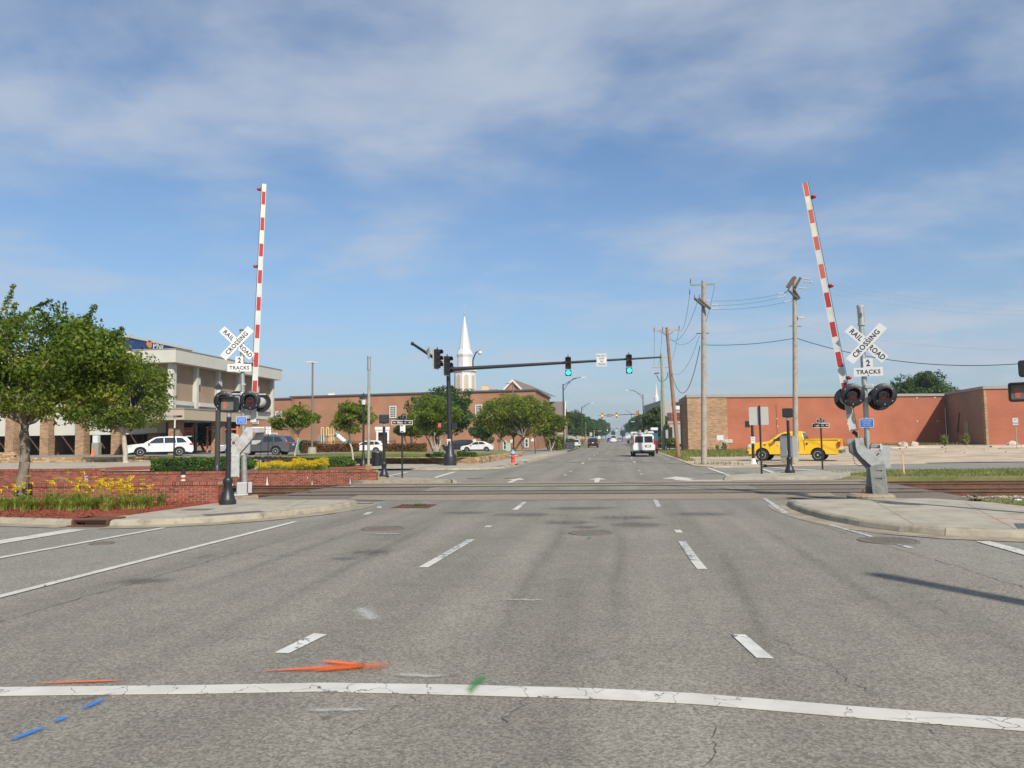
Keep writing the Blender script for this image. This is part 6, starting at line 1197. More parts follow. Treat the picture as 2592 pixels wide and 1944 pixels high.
octo([(R2 * 1.0, zz(892)), (R2 * .80, zz(884)), (R2 * .42, zz(838)), (.05, zz(797))]).build('spire', WH, t)
MB().ball((0, 0, zz(793)), .2, 10, 8).build('finial', GALVW, t); MB().cyl((0, 0, zz(795)), (0, 0, zz(765)), .05, .035, 8).build('cross_shaft', GALVW, t)
q = MB().box((0, 0, zz(773)), (.95, .07, .08)); q.v = [tuple(Matrix.Rotation(-R(30.5) , 4, 'Z') @ Vector(p)) for p in q.v]; q.build('cross_arm', GALVW, t)
WG = mat('window_gold', (.42, .34, .17), .35, var=.2, scale=2)
for i in range(8):
    a = R(45 * i + 22.5); w_, z0, z1 = .42, zz(989), zz(956); pts = [(-w_, z0), (w_, z0), (w_, z1)] + [(w_ * math.cos(R(j * 22.5)), z1 + w_ * 1.1 * math.sin(R(j * 22.5))) for j in range(1, 8)] + [(-w_, z1)]
    M = Matrix.Rotation(a, 4, 'Z') @ Matrix.Translation((R1 + .01, 0, 0)) @ Matrix.Rotation(math.pi / 2, 4, 'Z')
    f = MB().prism([(x * 1.25, z if z < z1 else z1 + (z - z1) * 1.25) for x, z in pts], -.05, .02, M).build('window', WH, t); MB().prism(pts, -.058, -.052, M).build('pane', WG, f)
    q = MB(); [q.bb(x - .03, x + .03, -.08, -.062, z0, z1 + .3) for x in (-.16, .16)]; [q.bb(-w_, w_, -.082, -.064, z - .025, z + .025) for z in np.linspace(z0 + .4, z1, 6)]; q.v = [tuple(M @ Vector(p)) for p in q.v]; q.build('glazing_bars', WH, f)
# second steeple, far right of the street
dd = 300; k = dd / FPX; p_ = lat(1664, dd); hy = 1108.8; zz = lambda y: H + (hy - y) * k; t = thing('church_steeple', 'distant slender white steeple above the trees right of the street', 'steeple', (p_.x, p_.y, 0), .4)
MB().lathe([(.75, zz(1004)), (.6, zz(1000)), (.02, zz(969))], 8).build('spire', WH, t); MB().lathe([(1.0, zz(1022)), (1.0, zz(1005)), (.8, zz(1004))], 8).build('drum', WH, t); MB().lathe([(1.25, zz(1040)), (1.2, zz(1022)), (1.0, zz(1021))], 8).build('lantern', WH, t); MB().box((0, 0, zz(1042) / 2), (4.5, 4.5, zz(1036))).build('tower', WH, t)
# grey building with red window frames
dd = 150; k = dd / FPX; a_ = lat(1674, dd); t = thing('grey_building', 'grey building with red framed windows beyond the leaning brown pole', 'building', (a_.x, a_.y, 0), R(6)); GB_ = mat('render_grey', (.33, .325, .31), .8, var=.05); hy = 1108; zz = lambda y: H + (hy - y) * k; RF = mat('frame_red', (.45, .04, .04), .5)
MB().bb(0, 14, 0, 24, 0, zz(1013)).build('wall', GB_, t); MB().bb(-.05, 14, -.06, -.003, zz(1072) - .1, zz(1072) + .08).build('red_band', RF, t); MB().bb(-.06, -.003, -.05, 24, zz(1072) - .1, zz(1072) + .08).build('red_band', RF, t)
for x0, x1, y0, y1 in ((16, 50, 1045, 1064),): 
    for i in range(3): window(t, (x0 + (x1 - x0) * (i + .5) / 3) * k, (zz(y0) + zz(y1)) / 2, (x1 - x0) * k / 3 - .25, zz(y0) - zz(y1) - .1, y=-.06, cols=2, rows=2, fr=.12, mb=.06, m=RF, gm=GLB)
window(t, -.06, (zz(1047) + zz(1062)) / 2, 3.5, 1.2, y=7, cols=3, rows=1, fr=.1, m=RF, gm=GLB, axis='x') if 0 else None
MB().bb(37 * k, 52 * k, -.2, -.08, zz(1037), zz(1020)).build('sign_panel', SIGNW, t); MB().bb(18 * k, 28 * k, -.1, -.02, 0, zz(1081)).build('doorway', DARKIN, t); MB().bb(-.06, -.002, 1, 5, 0, zz(1090)).build('side_door', DARKIN, t)
# long painted red building at the right, with its projecting end
DA, DB = lat(1742, 92), lat(2397, 96)
kk = lambda d_: d_ / FPX
t = thing('warehouse', 'long red painted brick warehouse with tan brick end on the right', 'building', (DA.x, DA.y, 0), math.atan2(DB.y - DA.y, DB.x - DA.x)); LL = (DB - DA).length; zt = H + (1108 - 1007) * kk(92.5)
sp_ = LL * (1841 - 1742) / (2397 - 1742) * .98
MB().bb(0, sp_, 0, 2, -.5, zt).build('tan_brick_end', TANL, t); MB().bb(sp_ + .0, LL, .06, 2, -.5, zt).build('red_wall', PAINTR, t); MB().bb(.003, .4, .01, 30, -.5, zt - .02).build('side_wall', SHDB, t) if 0 else None
rw_ = -math.atan2(DB.y - DA.y, DB.x - DA.x); q = MB().bb(.0, .3, .2, 11.5, -.5, zt - .01); q.v = [tuple(Matrix.Rotation(rw_, 4, 'Z') @ Vector(a)) for a in q.v]; q.build('side_wall', SHDB, t); MB().bb(1.9, LL, 2, 11.5, zt - .5, zt - .1).build('roof', COPING, t)  # side wall brick coloured darker for its shaded face
MB().bb(-.12, LL, -.12, .3, zt, zt + .32).build('coping', COPING, t); q = MB().bb(-.12, .3, .32, 11.5, zt - .02, zt + .28); q.v = [tuple(Matrix.Rotation(rw_, 4, 'Z') @ Vector(a)) for a in q.v]; q.build('coping', COPING, t)
for px_, py_ in ((1963, 1079), (1962, 1060), (2141, 1075), (2196, 1022), (2322, 1070), (2324, 1010), (2371, 1009), (2375, 1070)):
    s_ = LL * ((px_ - 1742) / (2397 - 1742)); MB().bb(s_ - .07, s_ + .07, .0, .055, H + (1105 - py_) * kk(94) - .07, H + (1105 - py_) * kk(94) + .07).build('wall_plate', TRIM, t)
s_ = LL * ((1962 - 1742) / 655); MB().cyl((s_, .02, 2.2), (s_, .02, 5.8), .035, n=6).build('downpipe', PAINTR, t)
MB().bb(LL * .13, LL * .165, -.02, -.002, 1.0, 1.45).build('vent', GALVW, t)
XB = DB.x; E0 = lat(2497, 84.5); t = thing('warehouse_wing', 'projecting red painted wing with rough shaded brick side wall at far right', 'building', (XB + .3, DB.y + .8, 0), 0); dx, dy = E0.x - XB - .3, E0.y - DB.y - .8; zt2 = H + (1098.5 - 984) * kk(84)
q = MB().add([(0, 0, -.5), (dx, dy, -.5), (dx, dy, zt2), (0, 0, zt2)], [(3, 2, 1, 0)]); q.build('rough_side_wall', SHDB, t)  # shade is worked into the brick colour of this wall
MB().bb(dx + .25, dx + 40, dy, dy + .5, -.5, zt2).build('red_wall', PAINTR, t); MB().bb(dx - .02, dx + .25, dy - .03, dy + .5, -.5, zt2).build('corner_pier', TANL, t); MB().bb(.5, 40, dy + .5, 20, zt2 - .5, zt2 - .1).build('roof', COPING, t)
an_ = math.atan2(dy, dx); MB().box((dx / 2 + .1, dy / 2, zt2 + .16), (math.hypot(dx, dy) + .3, .45, .32), rz=an_).bb(dx - .1, dx + 40, dy - .15, dy + .3, zt2 + .0, zt2 + .30).build('coping', COPING, t)
M = Matrix.Translation((0, 0, 0)) @ Matrix.Rotation(an_, 4, 'Z'); Ls = math.hypot(dx, dy)
q = MB().box((Ls * .36, .05 if 0 else -.04, 3.2), (.16, .06, 2.6), ry=R(22)); q.v = [tuple(M @ Vector(p)) for p in q.v]; q.build('conduit', DARKIN, t)
for u, z, w, h in ((.55, 1.9, 1.3, 2.4), (.38, 1.3, .7, .9)): q = MB().box((Ls * u, -.03, z), (w, .03, h)); q.v = [tuple(M @ Vector(p)) for p in q.v]; q.build('patch', mat('patch_tan', (.30, .235, .17), .9), t)
# broken slab edge, rubble and bits in front of the warehouse
q = MB(); rr = np.random.RandomState(5); SLABM = mat('slab_concrete', (.46, .38, .30), .9, var=.2, scale=1.5, island=.2)
x = 24.0
t = thing('broken_slab', 'long broken pink concrete slab edge in front of the red warehouse', 'concrete slab', (0, 0, 0))
while x < 75:
    w = rr.uniform(1.5, 4); y = 73.5 + rr.uniform(-.25, .25) + (x - 24) * .02; q.box((x + w / 2, y + 2, .50 + rr.uniform(-.03, .03)), (w - .06, 4, .26), rz=rr.normal() * .01); x += w
q.build('slabs', SLABM, t, kind='stuff')
q = MB()
for _ in range(380):
    x = rr.uniform(10, 60) if rr.rand() < .6 else rr.normal(16, 4); y = rr.uniform(62, 73) if x > 22 else rr.uniform(82, 90); r_ = rr.uniform(.02, .10); q.box((x, y, zlot_r(x, y) + r_ * .3), (r_ * 2, r_ * 1.4, r_), rz=rr.uniform(0, 3))
tag(q.build('rubble', SLABM), kind='stuff')
for px_, l in ((2285, 'pinkish concrete boulder on the slab left of the wing'), (2312, 'small tilted concrete chunk beside the boulder'), (2560, 'low pale rock near the right edge')): 
    p_ = lat(px_, 72); q = MB().ball((0, 0, .2), .5, 8, 6, (1, .8, .7)); q.v = [(a + rr.normal() * .06, b + rr.normal() * .06, c + rr.normal() * .05) for a, b, c in q.v]; t = q.build('concrete_chunk', SLABM); t.location = (p_.x, p_.y, .45); tag(t, l, 'rock')
p_ = lat(1829, 86); t = thing('roadside_debris', 'old black tyre lying at the foot of the tan brick wall', 'tyre', (p_.x, p_.y, .08)); MB().lathe([(.25, 0), (.42, .02), (.48, .12), (.42, .24), (.25, .26), (.25, 0.005)], 20).build('tyre', RUBBER, t, smooth=True)
for px_, d_, l, h_ in ((1832, 88, 'weed clump against the tan brick wall beside the tyre', 1.3), (2390, 79, 'dry weed stalk in front of the shaded brick side wall', 1.4), (2445, 80, 'tall green weed at the wing corner', 1.5), (2460, 19.5, 'small weed in the gravel by the right tracks', .3), (1815, 90, 'weed by the white meter box', .9), (2190, 86, 'weed stalk behind the right crossing signal', 1.2)):
    p_ = lat(px_, d_); q = []; rs_ = np.random.RandomState(int(px_)); leaf_cloud(q, (0, 0, h_ * .45), h_ * .4, 260, h_ * .09, (.7, .7, 1.1), .1, rnd=rs_); t = thing('weed', l, 'weed', (p_.x, p_.y, zlot_r(p_.x, p_.y) if d_ > 50 else -.1)); leaves_obj(q, 'leaves', GB, t); w_ = MB(); [w_.tube([(0, 0, -.05), (rs_.normal() * h_ * .15, rs_.normal() * h_ * .15, h_ * .9)], .012, 4) for _ in range(5)]; w_.build('stalks', BARK, t, kind='stuff')

# ------------------------------------------------------------------ utility poles and cables
XARM = mat('crossarm_dark', (.11, .085, .065), .9, var=.3, scale=8)
INS = mat('insulator', (.50, .47, .42), .3, var=.1); HW = mat('pole_hardware', (.10, .095, .09), .6, metal=.4)
def pole(name, label, base, top, r0, r1, m, group='wooden utility poles'):
    t = thing(name, label, 'utility pole', base, 0, group); MB().cyl((0, 0, -.3), top - base, r0, r1, 16).build('pole', m, t, smooth=True); return t
def PT(px_, py_, d_): return at(px_, py_, d_)
d1 = 46.8; b = PT(1781.7, 1176, d1); b.z = 0; tp = PT(1781, 711, d1); t = pole('utility_pole', 'tall pale wooden utility pole with steel top crossarm at the road edge', b, tp, .19, .135, WOODP); o1 = t
q = MB().box((PT(1778.5, 720, d1) - b), (1.55, .09, .10), rz=YAW, ry=R(-1.5)); q.build('steel_crossarm', mat('arm_green', (.16, .20, .17), .5, metal=.4), t)
for (xa, ya, xb, yb) in ((1768, 757, 1797, 783), (1758, 757, 1784, 779)): MB().cyl(PT(xa, ya, d1) - b + Vector((0, -.2, 0)), PT(xb, yb, d1 - .3) - b + Vector((0, -.2, 0)), .085, n=8).build('crossarm', XARM, t)
for (xa, ya) in ((1782, 762), (1800, 772), (1802, 782)):
    q = MB(); p_ = PT(xa, ya, d1) - b; [q.cyl(p_ + CR2(.05 + i * .10), p_ + CR2(.09 + i * .10), .055, n=8) for i in range(4)]; q.build('insulator', INS, t)
for (xa, ya) in ((1748, 711), (1746, 738), (1758, 752), (1770, 752)): MB().cyl(PT(xa, ya + 6, d1) - b, PT(xa, ya - 6, d1) - b, .04, .02, 8).build('pin_insulator', HW, t)
MB().cyl(PT(1763, 844, d1) - b, PT(1794, 843, d1) - b, .035, n=6).build('neutral_bracket', HW, t); q = MB(); [q.cyl(PT(1775, 850 + i * 18, d1) - b + Vector((0, -.2, 0)), PT(1775, 852 + i * 18, d1) - b + Vector((0, -.2, 0)), .03, n=6) for i in range(6)]; q.build('pole_steps', HW, t, kind='stuff')
MB().box(PT(1781.5, 951, d1) - b + CR2(.15), (.09, .1, .14)).build('tag', mat('tag_orange', (.5, .15, .04), .6), t)
d2 = 48.3; b2_ = PT(2014, 1176, d2); b2_.z = .03; tp2 = PT(2011, 703, d2); t = pole('utility_pole', 'wooden utility pole with cluttered top and lamp bracket behind the yellow pickup', b2_, tp2, .185, .12, WOODP); o2 = t; b = b2_
for (xa, ya, xb, yb, r_) in ((1994, 728, 2013, 701, .10), (1999, 737, 2022, 758, .075), (2008, 730, 2025, 756, .07), (2013, 728, 2026, 703, .08), (1994, 733, 2012, 752, .06)): MB().cyl(PT(xa, ya, d2 - .2) - b, PT(xb, yb, d2 - .2) - b, r_, n=8).build('crossarm', XARM, t)
MB().box(PT(2002, 716, d2 - .3) - b, (.26, .2, .75), ry=R(34)).build('switch_gear', mat('rust_dark', (.12, .07, .05), .8, var=.3, scale=9), t)
for (xa, ya, dx, dz) in ((1973, 744, 1, .25), (1968, 754, 1, .22), (1986, 765, 1, .25), (2030, 705, 1, -.15), (2036, 713, 1, -.05), (2021, 729, 1, -.1)):
    q = MB(); p_ = PT(xa, ya, d2) - b; [q.cyl(p_ + CR2(.0 + i * .11) + Vector((0, 0, dz * i * .11)), p_ + CR2(.05 + i * .11) + Vector((0, 0, dz * (i + .4) * .11)), .055, n=8) for i in range(5)]; q.build('insulator', INS, t)
MB().tube([PT(2013, 838, d2) - b, PT(2016, 815, d2) - b, PT(2020, 805, d2) - b, PT(2028, 803, d2) - b], .03, 6).build('lamp_bracket', HW, t); MB().box(PT(2026, 803.5, d2) - b, (.38, .16, .10), rz=YAW).build('lamp_head', GALVW, t)
MB().cyl(PT(1998, 825, d2) - b, PT(2028, 826, d2) - b, .03, n=6).build('neutral_bracket', HW, t); MB().box(PT(2010, 1168, d2) - b + Vector((0, -.18, 0)), (.16, .08, 1.0)).build('base_guard', RUST, t)
d0 = 64.6; b = PT(1718, 1159, d0); b.z = .03; tp0 = PT(1687.5, 829, d0); t = pole('utility_pole', 'leaning brown wooden utility pole between the pale pole and the green one', b, tp0, .19, .13, WOODB); o0_ = t; b0_ = b
MB().box(PT(1687.5, 836, d0) - b, (2.25, .11, .13), rz=YAW, ry=R(-3)).build('crossarm', WOODP, t)
for xa in (1656, 1677, 1719): MB().cyl(PT(xa, 840 - (xa - 1656) * .08, d0) - b, PT(xa, 829 - (xa - 1656) * .08, d0) - b, .06, .03, 8).build('pin_insulator', HW, t)
for xa in (1672, 1704): MB().cyl(PT(xa, 840, d0) - b, PT(1689, 850, d0) - b, .025, n=6).build('brace', HW, t)
d3 = 103.0; b = PT(1682, 1139, d3); b.z = .05; tp3 = PT(1674, 896, d3); t = pole('utility_pole', 'greenish wooden utility pole behind the leaning brown one', b, tp3, .24, .16, WOODG); b3_ = b
MB().box(PT(1674, 930, d3) - b, (2.6, .12, .14), rz=YAW).build('crossarm', WOODP, t); MB().box(PT(1676, 905, d3) - b, (2.6, .12, .14), rz=YAW).build('crossarm', WOODP, t)
for xa in (1655, 1666, 1694): MB().cyl(PT(xa, 933, d3) - b, PT(xa, 925, d3) - b, .07, .04, 8).build('pin_insulator', INS, t)
MB().tube([PT(1662, 950, d3) - b, PT(1668, 962, d3) - b, PT(1676, 968, d3) - b, PT(1688, 958, d3) - b, PT(1691, 942, d3) - b], .05, 5).build('cable_loop', WIRE, t); MB().cyl(PT(1656, 946, d3) - b, PT(1668, 944, d3) - b, .10, n=8).build('cutout', HW, t); MB().cyl(PT(1677, 983, d3) - b, PT(1677, 999, d3) - b, .10, n=8).build('white_sleeve', SIGNW, t)
p_ = PT(1676, 1100, 108); p_.z = 0; t = thing('slim_pole', 'slim pale pole just left of the greenish utility pole', 'pole', p_); MB().cyl((0, 0, 0), (0, 0, 8.6), .12, .10, 10).build('shaft', GALVW, t)
p_ = PT(1686, 1130, 101); p_.z = 0.02; t = thing('marker_post', 'short pale marker post at the foot of the greenish pole', 'post', p_); MB().cyl((0, 0, 0), (0, 0, .62), .14, .13, 10).build('post', SIGNW, t)
def cable(label, a, b, sag, r, m=WIRE, n=14):
    mid = (a + b) / 2; pts = [a.lerp(b, i / n) - Vector((0, 0, 4 * sag * (i / n) * (1 - i / n))) - mid for i in range(n + 1)]; o = MB().tube(pts, r, 5).build('cable', m); o.location = mid; return tag(o, label, 'cable', 'overhead cables')
E1 = PT(2640, 820, 60); 
cable('upper thin wire between the two pale utility poles', PT(1799, 762, d1), PT(1970, 745, d2), .14, .008); cable('middle thin wire between the two pale utility poles', PT(1803, 773, d1), PT(1966, 755, d2), .14, .008); cable('lower thin wire between the two pale utility poles', PT(1805, 783, d1), PT(1984, 766, d2), .14, .009)
cable('neutral wire strung below the crossarms of the two pale poles', PT(1794, 843, d1), PT(1998, 826, d2), .12, .008, WIREL); cable('thick telephone cable between the two pale utility poles', PT(1783, 873, d1), PT(2012, 856, d2), .16, .020)
cable('thick telephone cable running right behind the right crossbuck', PT(2013, 855, d2), PT(2700, 908, 40), .95, .022, n=30)
for i, (y0, y1) in enumerate(((705, 770), (713, 788), (729, 800))): cable('%s pale wire running right from the cluttered pole top' % ('upper', 'middle', 'lower')[i], PT(2036, y0, d2), PT(2700, y1, 44), .5, .006, WIREL)
cable('pale neutral wire running right at lamp bracket height', PT(2028, 826, d2), PT(2700, 885, 42), .5, .006, WIREL)
cable('drooping wire from the steel crossarm to the leaning pole, left', PT(1746, 742, d1), PT(1719, 835, d0), .9, .012, n=18); cable('drooping wire from the wooden crossarms to the leaning pole', PT(1765, 765, d1), PT(1677, 836, d0), 1.6, .012, n=18); cable('wire hanging down the right of the pale pole', PT(1809, 724, d1), PT(1783, 830, d1), .1, .011)
cable('long drooping telephone cable from the pale pole to the leaning pole', PT(1772, 875, d1), PT(1700, 945, d0), 2.3, .022, n=22); cable('thin drooping wire beside the long telephone cable', PT(1770, 850, d1), PT(1697, 940, d0), 1.1, .010, n=18); cable('neutral wire from the pale pole bracket to the leaning pole', PT(1765, 846, d1), PT(1690, 845, d0), .8, .010)
for xa, xb, l in ((1656, 1655, 'left'), (1677, 1666, 'middle'), (1719, 1694, 'right')): cable('%s wire from the leaning pole down to the green pole' % l, PT(xa, 832, d0), PT(xb, 926, d3), .6, .014)
cable('service cable from the leaning pole to the green pole', PT(1700, 945, d0), PT(1690, 945, d3), .5, .02)
for i, (x, y) in enumerate(((9.3, 175), (9.0, 215), (8.8, 262), (8.5, 320), (8.2, 400))):
    t = thing('utility_pole', '%s distant wooden pole along the right side of the far street' % OW[i].replace('second', 'first').replace('third', 'second').replace('fourth', 'third').replace('fifth', 'fourth').replace('sixth', 'fifth'), 'utility pole', (x, y, zr(y)), 0, 'distant poles along the far street'); MB().cyl((0, 0, 0), (0, 0, 9.5), .17, .12, 8).build('pole', WOODP, t); MB().box((0, 0, 9.1), (2.2, .12, .14)).build('crossarm', WOODP, t)
for i, (x, y) in enumerate(((-10.3, 232), (-10, 300))):
    t = thing('utility_pole', '%s distant pole along the left side of the far street' % ('nearer', 'farther')[i], 'utility pole', (x, y, zr(y)), 0, 'distant poles along the far street'); MB().cyl((0, 0, 0), (0, 0, 6.5), .17, .12, 8).build('pole', WOODP, t)

# ------------------------------------------------------------------ traffic signals on the mast arm
YEL = mat('signal_yellow', (.60, .28, .03), .5, var=.08); TS = 48.3 * .99 + 1.5
SD = 49.4
def head3(par, p, name='signal_head', lit='green', m=None, s=1.0, gap=True, yaw=0, back=False):
    m = m or BLACKP; cols = {'red': mat('lens_red_dull', (.16, .018, .012), .3), 'yellow': mat('lens_amber_dull', (.24, .055, .015), .3), 'green': mat('lens_green_dull', (.015, .06, .045), .3)}
    lit_m = {'green': emis('lit_green', (.02, .85, .62), 3.2), 'yellow': emis('lit_amber', (1.0, .42, .04), 3.0), 'red': emis('lit_red', (1, .05, .03), 3)}
    M0 = Matrix.Translation(p) @ Matrix.Rotation(yaw, 4, 'Z'); hd = None
    for i, c in enumerate(('red', 'yellow', 'green')):
        z = (.36 - i * .36 - (.05 if (gap and i == 2) else 0)) * s; w = .175 * s
        q = MB().prism(rrect(-w, w, z - w, z + w, .03 * s), -.09 * s, .11 * s, M0)
        if hd is None: hd = q.build(name, m, par)
        else: q.build('section', m, hd)
        MB().lathe([(0, .02), (.08 * s, .014), (.125 * s, 0)], 18, M0 @ Matrix.Translation((0, -.092 * s, z)) @ Matrix.Rotation(math.pi / 2, 4, 'X')).build('lens', lit_m[c] if c == lit else cols[c], hd)
        vs = []; n = 14
        for k_ in range(n + 1):
            a = R(-30 + 240 * k_ / n)
            for rr_, dd_ in ((.15, 0), (.15, .24), (.143, .24), (.143, 0)): vs.append((math.cos(a) * rr_ * s, -(.09 + dd_) * s, z + math.sin(a) * rr_ * s))
        fs = [(i_ * 4 + j, (i_ + 1) * 4 + j, (i_ + 1) * 4 + (j + 1) % 4, i_ * 4 + (j + 1) % 4) for i_ in range(n) for j in range(4)]; MB().add(vs, fs, M0).build('hood', m, hd)
    MB().cyl(M0 @ Vector((0, 0, .54 * s)), M0 @ Vector((0, 0, .66 * s)), .03 * s, n=6).build('stud', m, hd)
    return hd
bP = lat(1139, 48.9, .1); t = thing('traffic_signal', 'big black signal pole with long mast arm carrying two green lights', 'traffic signal', bP); SP = t; k = 48.9 / FPX
L = lambda px_, py_, d_=48.9: PT(px_, py_, d_) - bP
MB().lathe([(.42, 0), (.42, .55), (.38, .68), (.27, .82), (.26, 1.35), (.24, 1.4), (.24, 1.55)], 26).build('base', BLACKP, t, smooth=True); pt_ = L(1134, 905); MB().cyl((0, 0, 1.4), pt_, .165, .125, 22).build('pole', BLACKP, t, smooth=True); MB().ball(pt_, .15, 12, 8, (1, 1, .5)).build('pole_cap', BLACKP, t)
ar_a, ar_b = L(1136, 935), PT(1674, 904, 48.0) - bP; MB().cyl(ar_a, ar_b, .135, .055, 16).build('mast_arm', BLACKP, t, smooth=True); MB().cyl(ar_a + Vector((.0, 0, 0)), ar_a + (ar_b - ar_a).normalized() * .35, .19, n=16).build('arm_flange', BLACKP, t)
bb_ = L(1044, 870, 46.5); ab = L(1128, 925, 48.8); MB().cyl(ab, bb_, .12, .08, 14).build('side_arm', BLACKP, t, smooth=True); MB().ball(bb_, .12, 10, 8).build('arm_cap', BLACKP, t)
for px_, py0, py1, dd in ((1439, 903, 951, 48.3), (1592, 897, 945, 48.1)):
    p_ = (PT(px_, (py0 + py1) / 2 + .5, dd) - bP) + Vector((0, -.28, 0)); head3(t, p_, lit='green', yaw=R(4), s=1.08)
s_ = PT(1523, 912, 48.2) - bP + Vector((0, -.12, 0)); w, h = 26 * k, 33 * k; sg = MB().prism(rrect(s_.x - w / 2, s_.x + w / 2, s_.z - h / 2, s_.z + h / 2, .05), s_.y - .03, s_.y).build('regulatory_sign', SIGNW, t)
MB().prism(rrect(s_.x - w / 2 + .025, s_.x + w / 2 - .025, s_.z - h / 2 + .025, s_.z + h / 2 - .025, .04), s_.y - .032, s_.y - .031).build('border', SIGNB, sg); MB().prism(rrect(s_.x - w / 2 + .037, s_.x + w / 2 - .037, s_.z - h / 2 + .037, s_.z + h / 2 - .037, .035), s_.y - .035, s_.y - .033).build('field', SIGNW, sg)
for i, tx in enumerate(('DO NOT', 'STOP', 'ON', 'TRACKS')): text(tx, .165, TM(s_.x, s_.y - .038, s_.z + .265 - i * .18), SIGNB, 'lettering', sg, xs=.82, bold=.003)
# side-on heads on the left arm with pale backplates and the gadget with antennas
for px_, py_, dd in ((1107, 908, 47.5), (1132, 925, 48.3)):
    p_ = L(px_, py_, dd); hd = head3(t, p_, lit='x', yaw=R(62), s=1.12, gap=False); q = MB(); M_ = Matrix.Translation(p_) @ Matrix.Rotation(R(62), 4, 'Z'); q.prism(rrect(-.30, .30, -.66, .66, .04), .12, .14, M_); q.build('backplate', GREYBACK, hd)
p_ = L(1085, 893, 47); MB().box(p_, (.12, .12, .75)).build('antenna', GALV, t); q = MB(); [q.cyl(p_ + Vector((a, b, c)), p_ + Vector((a + .25, b, c + .05)), .012, n=5) for a, b, c in ((-.2, 0, .2), (-.15, .05, .0), (-.1, 0, -.2), (0, .02, .3), (-.22, 0, .1))]; q.build('antenna_rods', GALVW, t, kind='stuff'); MB().box(p_ + Vector((-.05, -.08, .1)), (.08, .1, .3), ry=.3).build('red_bracket', mat('bracket_red', (.16, .07, .06), .6), t)
MB().tube([L(1197, 934), L(1197, 912), L(1204, 893), L(1216, 886)], .04, 8).build('camera_arm', BLACKP, t, smooth=True); MB().ball(L(1214.5, 893), .13, 14, 10, (1, 1, 1)).cyl(L(1214.5, 892), L(1214.5, 888), .13, n=14).build('dome_camera', SIGNW, t)
p_ = L(1117, 1077); MB().prism(rrect(p_.x - .22, p_.x + .18, p_.z - .2, p_.z + .2, .04), p_.y - .15, p_.y + .1).build('pedestrian_head', BLACKP, t); MB().bb(p_.x - .17, p_.x + .02, p_.y - .158, p_.y - .152, p_.z - .12, p_.z + .14).build('hand_symbol', emis('hand_lit', (.95, .18, .08), .3), t); p_ = L(1150, 1078); MB().box(p_, (.25, .35, .4)).build('pedestrian_head', BLACKP, t)
p_ = L(1138, 1120) + Vector((0, -.2, 0)); b_ = MB().bb(p_.x - .13, p_.x + .13, p_.y - .02, p_.y, p_.z - .22, p_.z + .22).build('push_button_sign', SIGNW, t); text('PUSH', .08, TM(p_.x, p_.y - .024, p_.z + .12), SIGNB, 'lettering', b_); text('BUTTON', .055, TM(p_.x, p_.y - .024, p_.z + .0), mat('sign_red', (.55, .04, .03), .5), 'lettering', b_)
# far intersection signals
def far_signal(label, Y, heads, xpole, zarm, s, lit, sign=None, m=YEL):
    z0 = zr(Y); t = thing('far_traffic_signal', label, 'traffic signal', (xpole, Y, z0)); MB().cyl((0, 0, 0), (0, 0, zarm - z0 + .9), .16, .11, 10).build('pole', BLACKP, t); x0 = min(heads) - .8; MB().cyl((0, 0, zarm - z0 + .12), (x0 - xpole, 0, zarm - z0 - .1), .09, .05, 10).build('mast_arm', BLACKP, t)
    for x in heads: head3(t, (x - xpole, -.3, zarm - z0 - .1), lit=lit, s=s, gap=False, m=m)
    if sign: x = sign; b_ = MB().bb(x - xpole - .55, x - xpole + .55, -.15, -.1, zarm - z0 - .30, zarm - z0 + .14).build('one_way_sign', SIGNB, t); MB().prism([(x - xpole - .5, -.13 + zarm - z0), (x - xpole + .22, -.13 + zarm - z0), (x - xpole + .22, -.2 + zarm - z0), (x - xpole + .5, -.08 + zarm - z0), (x - xpole + .22, .04 + zarm - z0), (x - xpole + .22, -.02 + zarm - z0), (x - xpole - .5, -.02 + zarm - z0)], -.158, -.152).build('arrow', SIGNW, b_); text('ONE WAY', .1, TM(x - xpole - .12, -.165, zarm - z0 - .08), SIGNB, 'lettering', b_)
    return t
Y = 165; f_ = lambda px_, Yw: wpt(px_, Yw)
far_signal('far mast arm with two amber lights and a one way sign', Y, [f_(1526, Y), f_(1562, Y)], f_(1617, Y), H + (1110 - 1051) * Y / FPX, 1.05, 'yellow', sign=f_(1543, Y))
sd = thing('side_signal', 'yellow signal head hanging beside the far mast pole, seen from the side', 'traffic signal', (f_(1612.5, Y), Y - .3, H + (1110 - 1048) * Y / FPX)); head3(sd, (0, 0, 0), lit='x', s=1.1, gap=False, m=YEL, yaw=R(70))
Y = 330; far_signal('second far mast arm with two green lights', Y, [f_(1538, Y), f_(1561, Y)], f_(1512, Y) if 0 else f_(1575, Y), H + (1110 - 1086) * Y / FPX, 1.25, 'green')
for px_, l in ((1472, 'left orange warning sign behind the black car'), (1477.5, 'right orange warning sign behind the black car'), (1454, 'orange sign in the shade of the roadside trees')):
    Y = 150; x = f_(px_, Y); t = thing('orange_sign', l, 'traffic sign', (x, Y, zr(Y))); MB().cyl((0, 0, 0), (0, 0, 1.7), .04, n=6).build('post', HW, t); MB().prism([(-.3, 1.75), (0, 1.42), (.3, 1.75), (0, 2.1)], -.02, .02).build('panel', mat('panel_amber', (.75, .30, .04), .5), t)
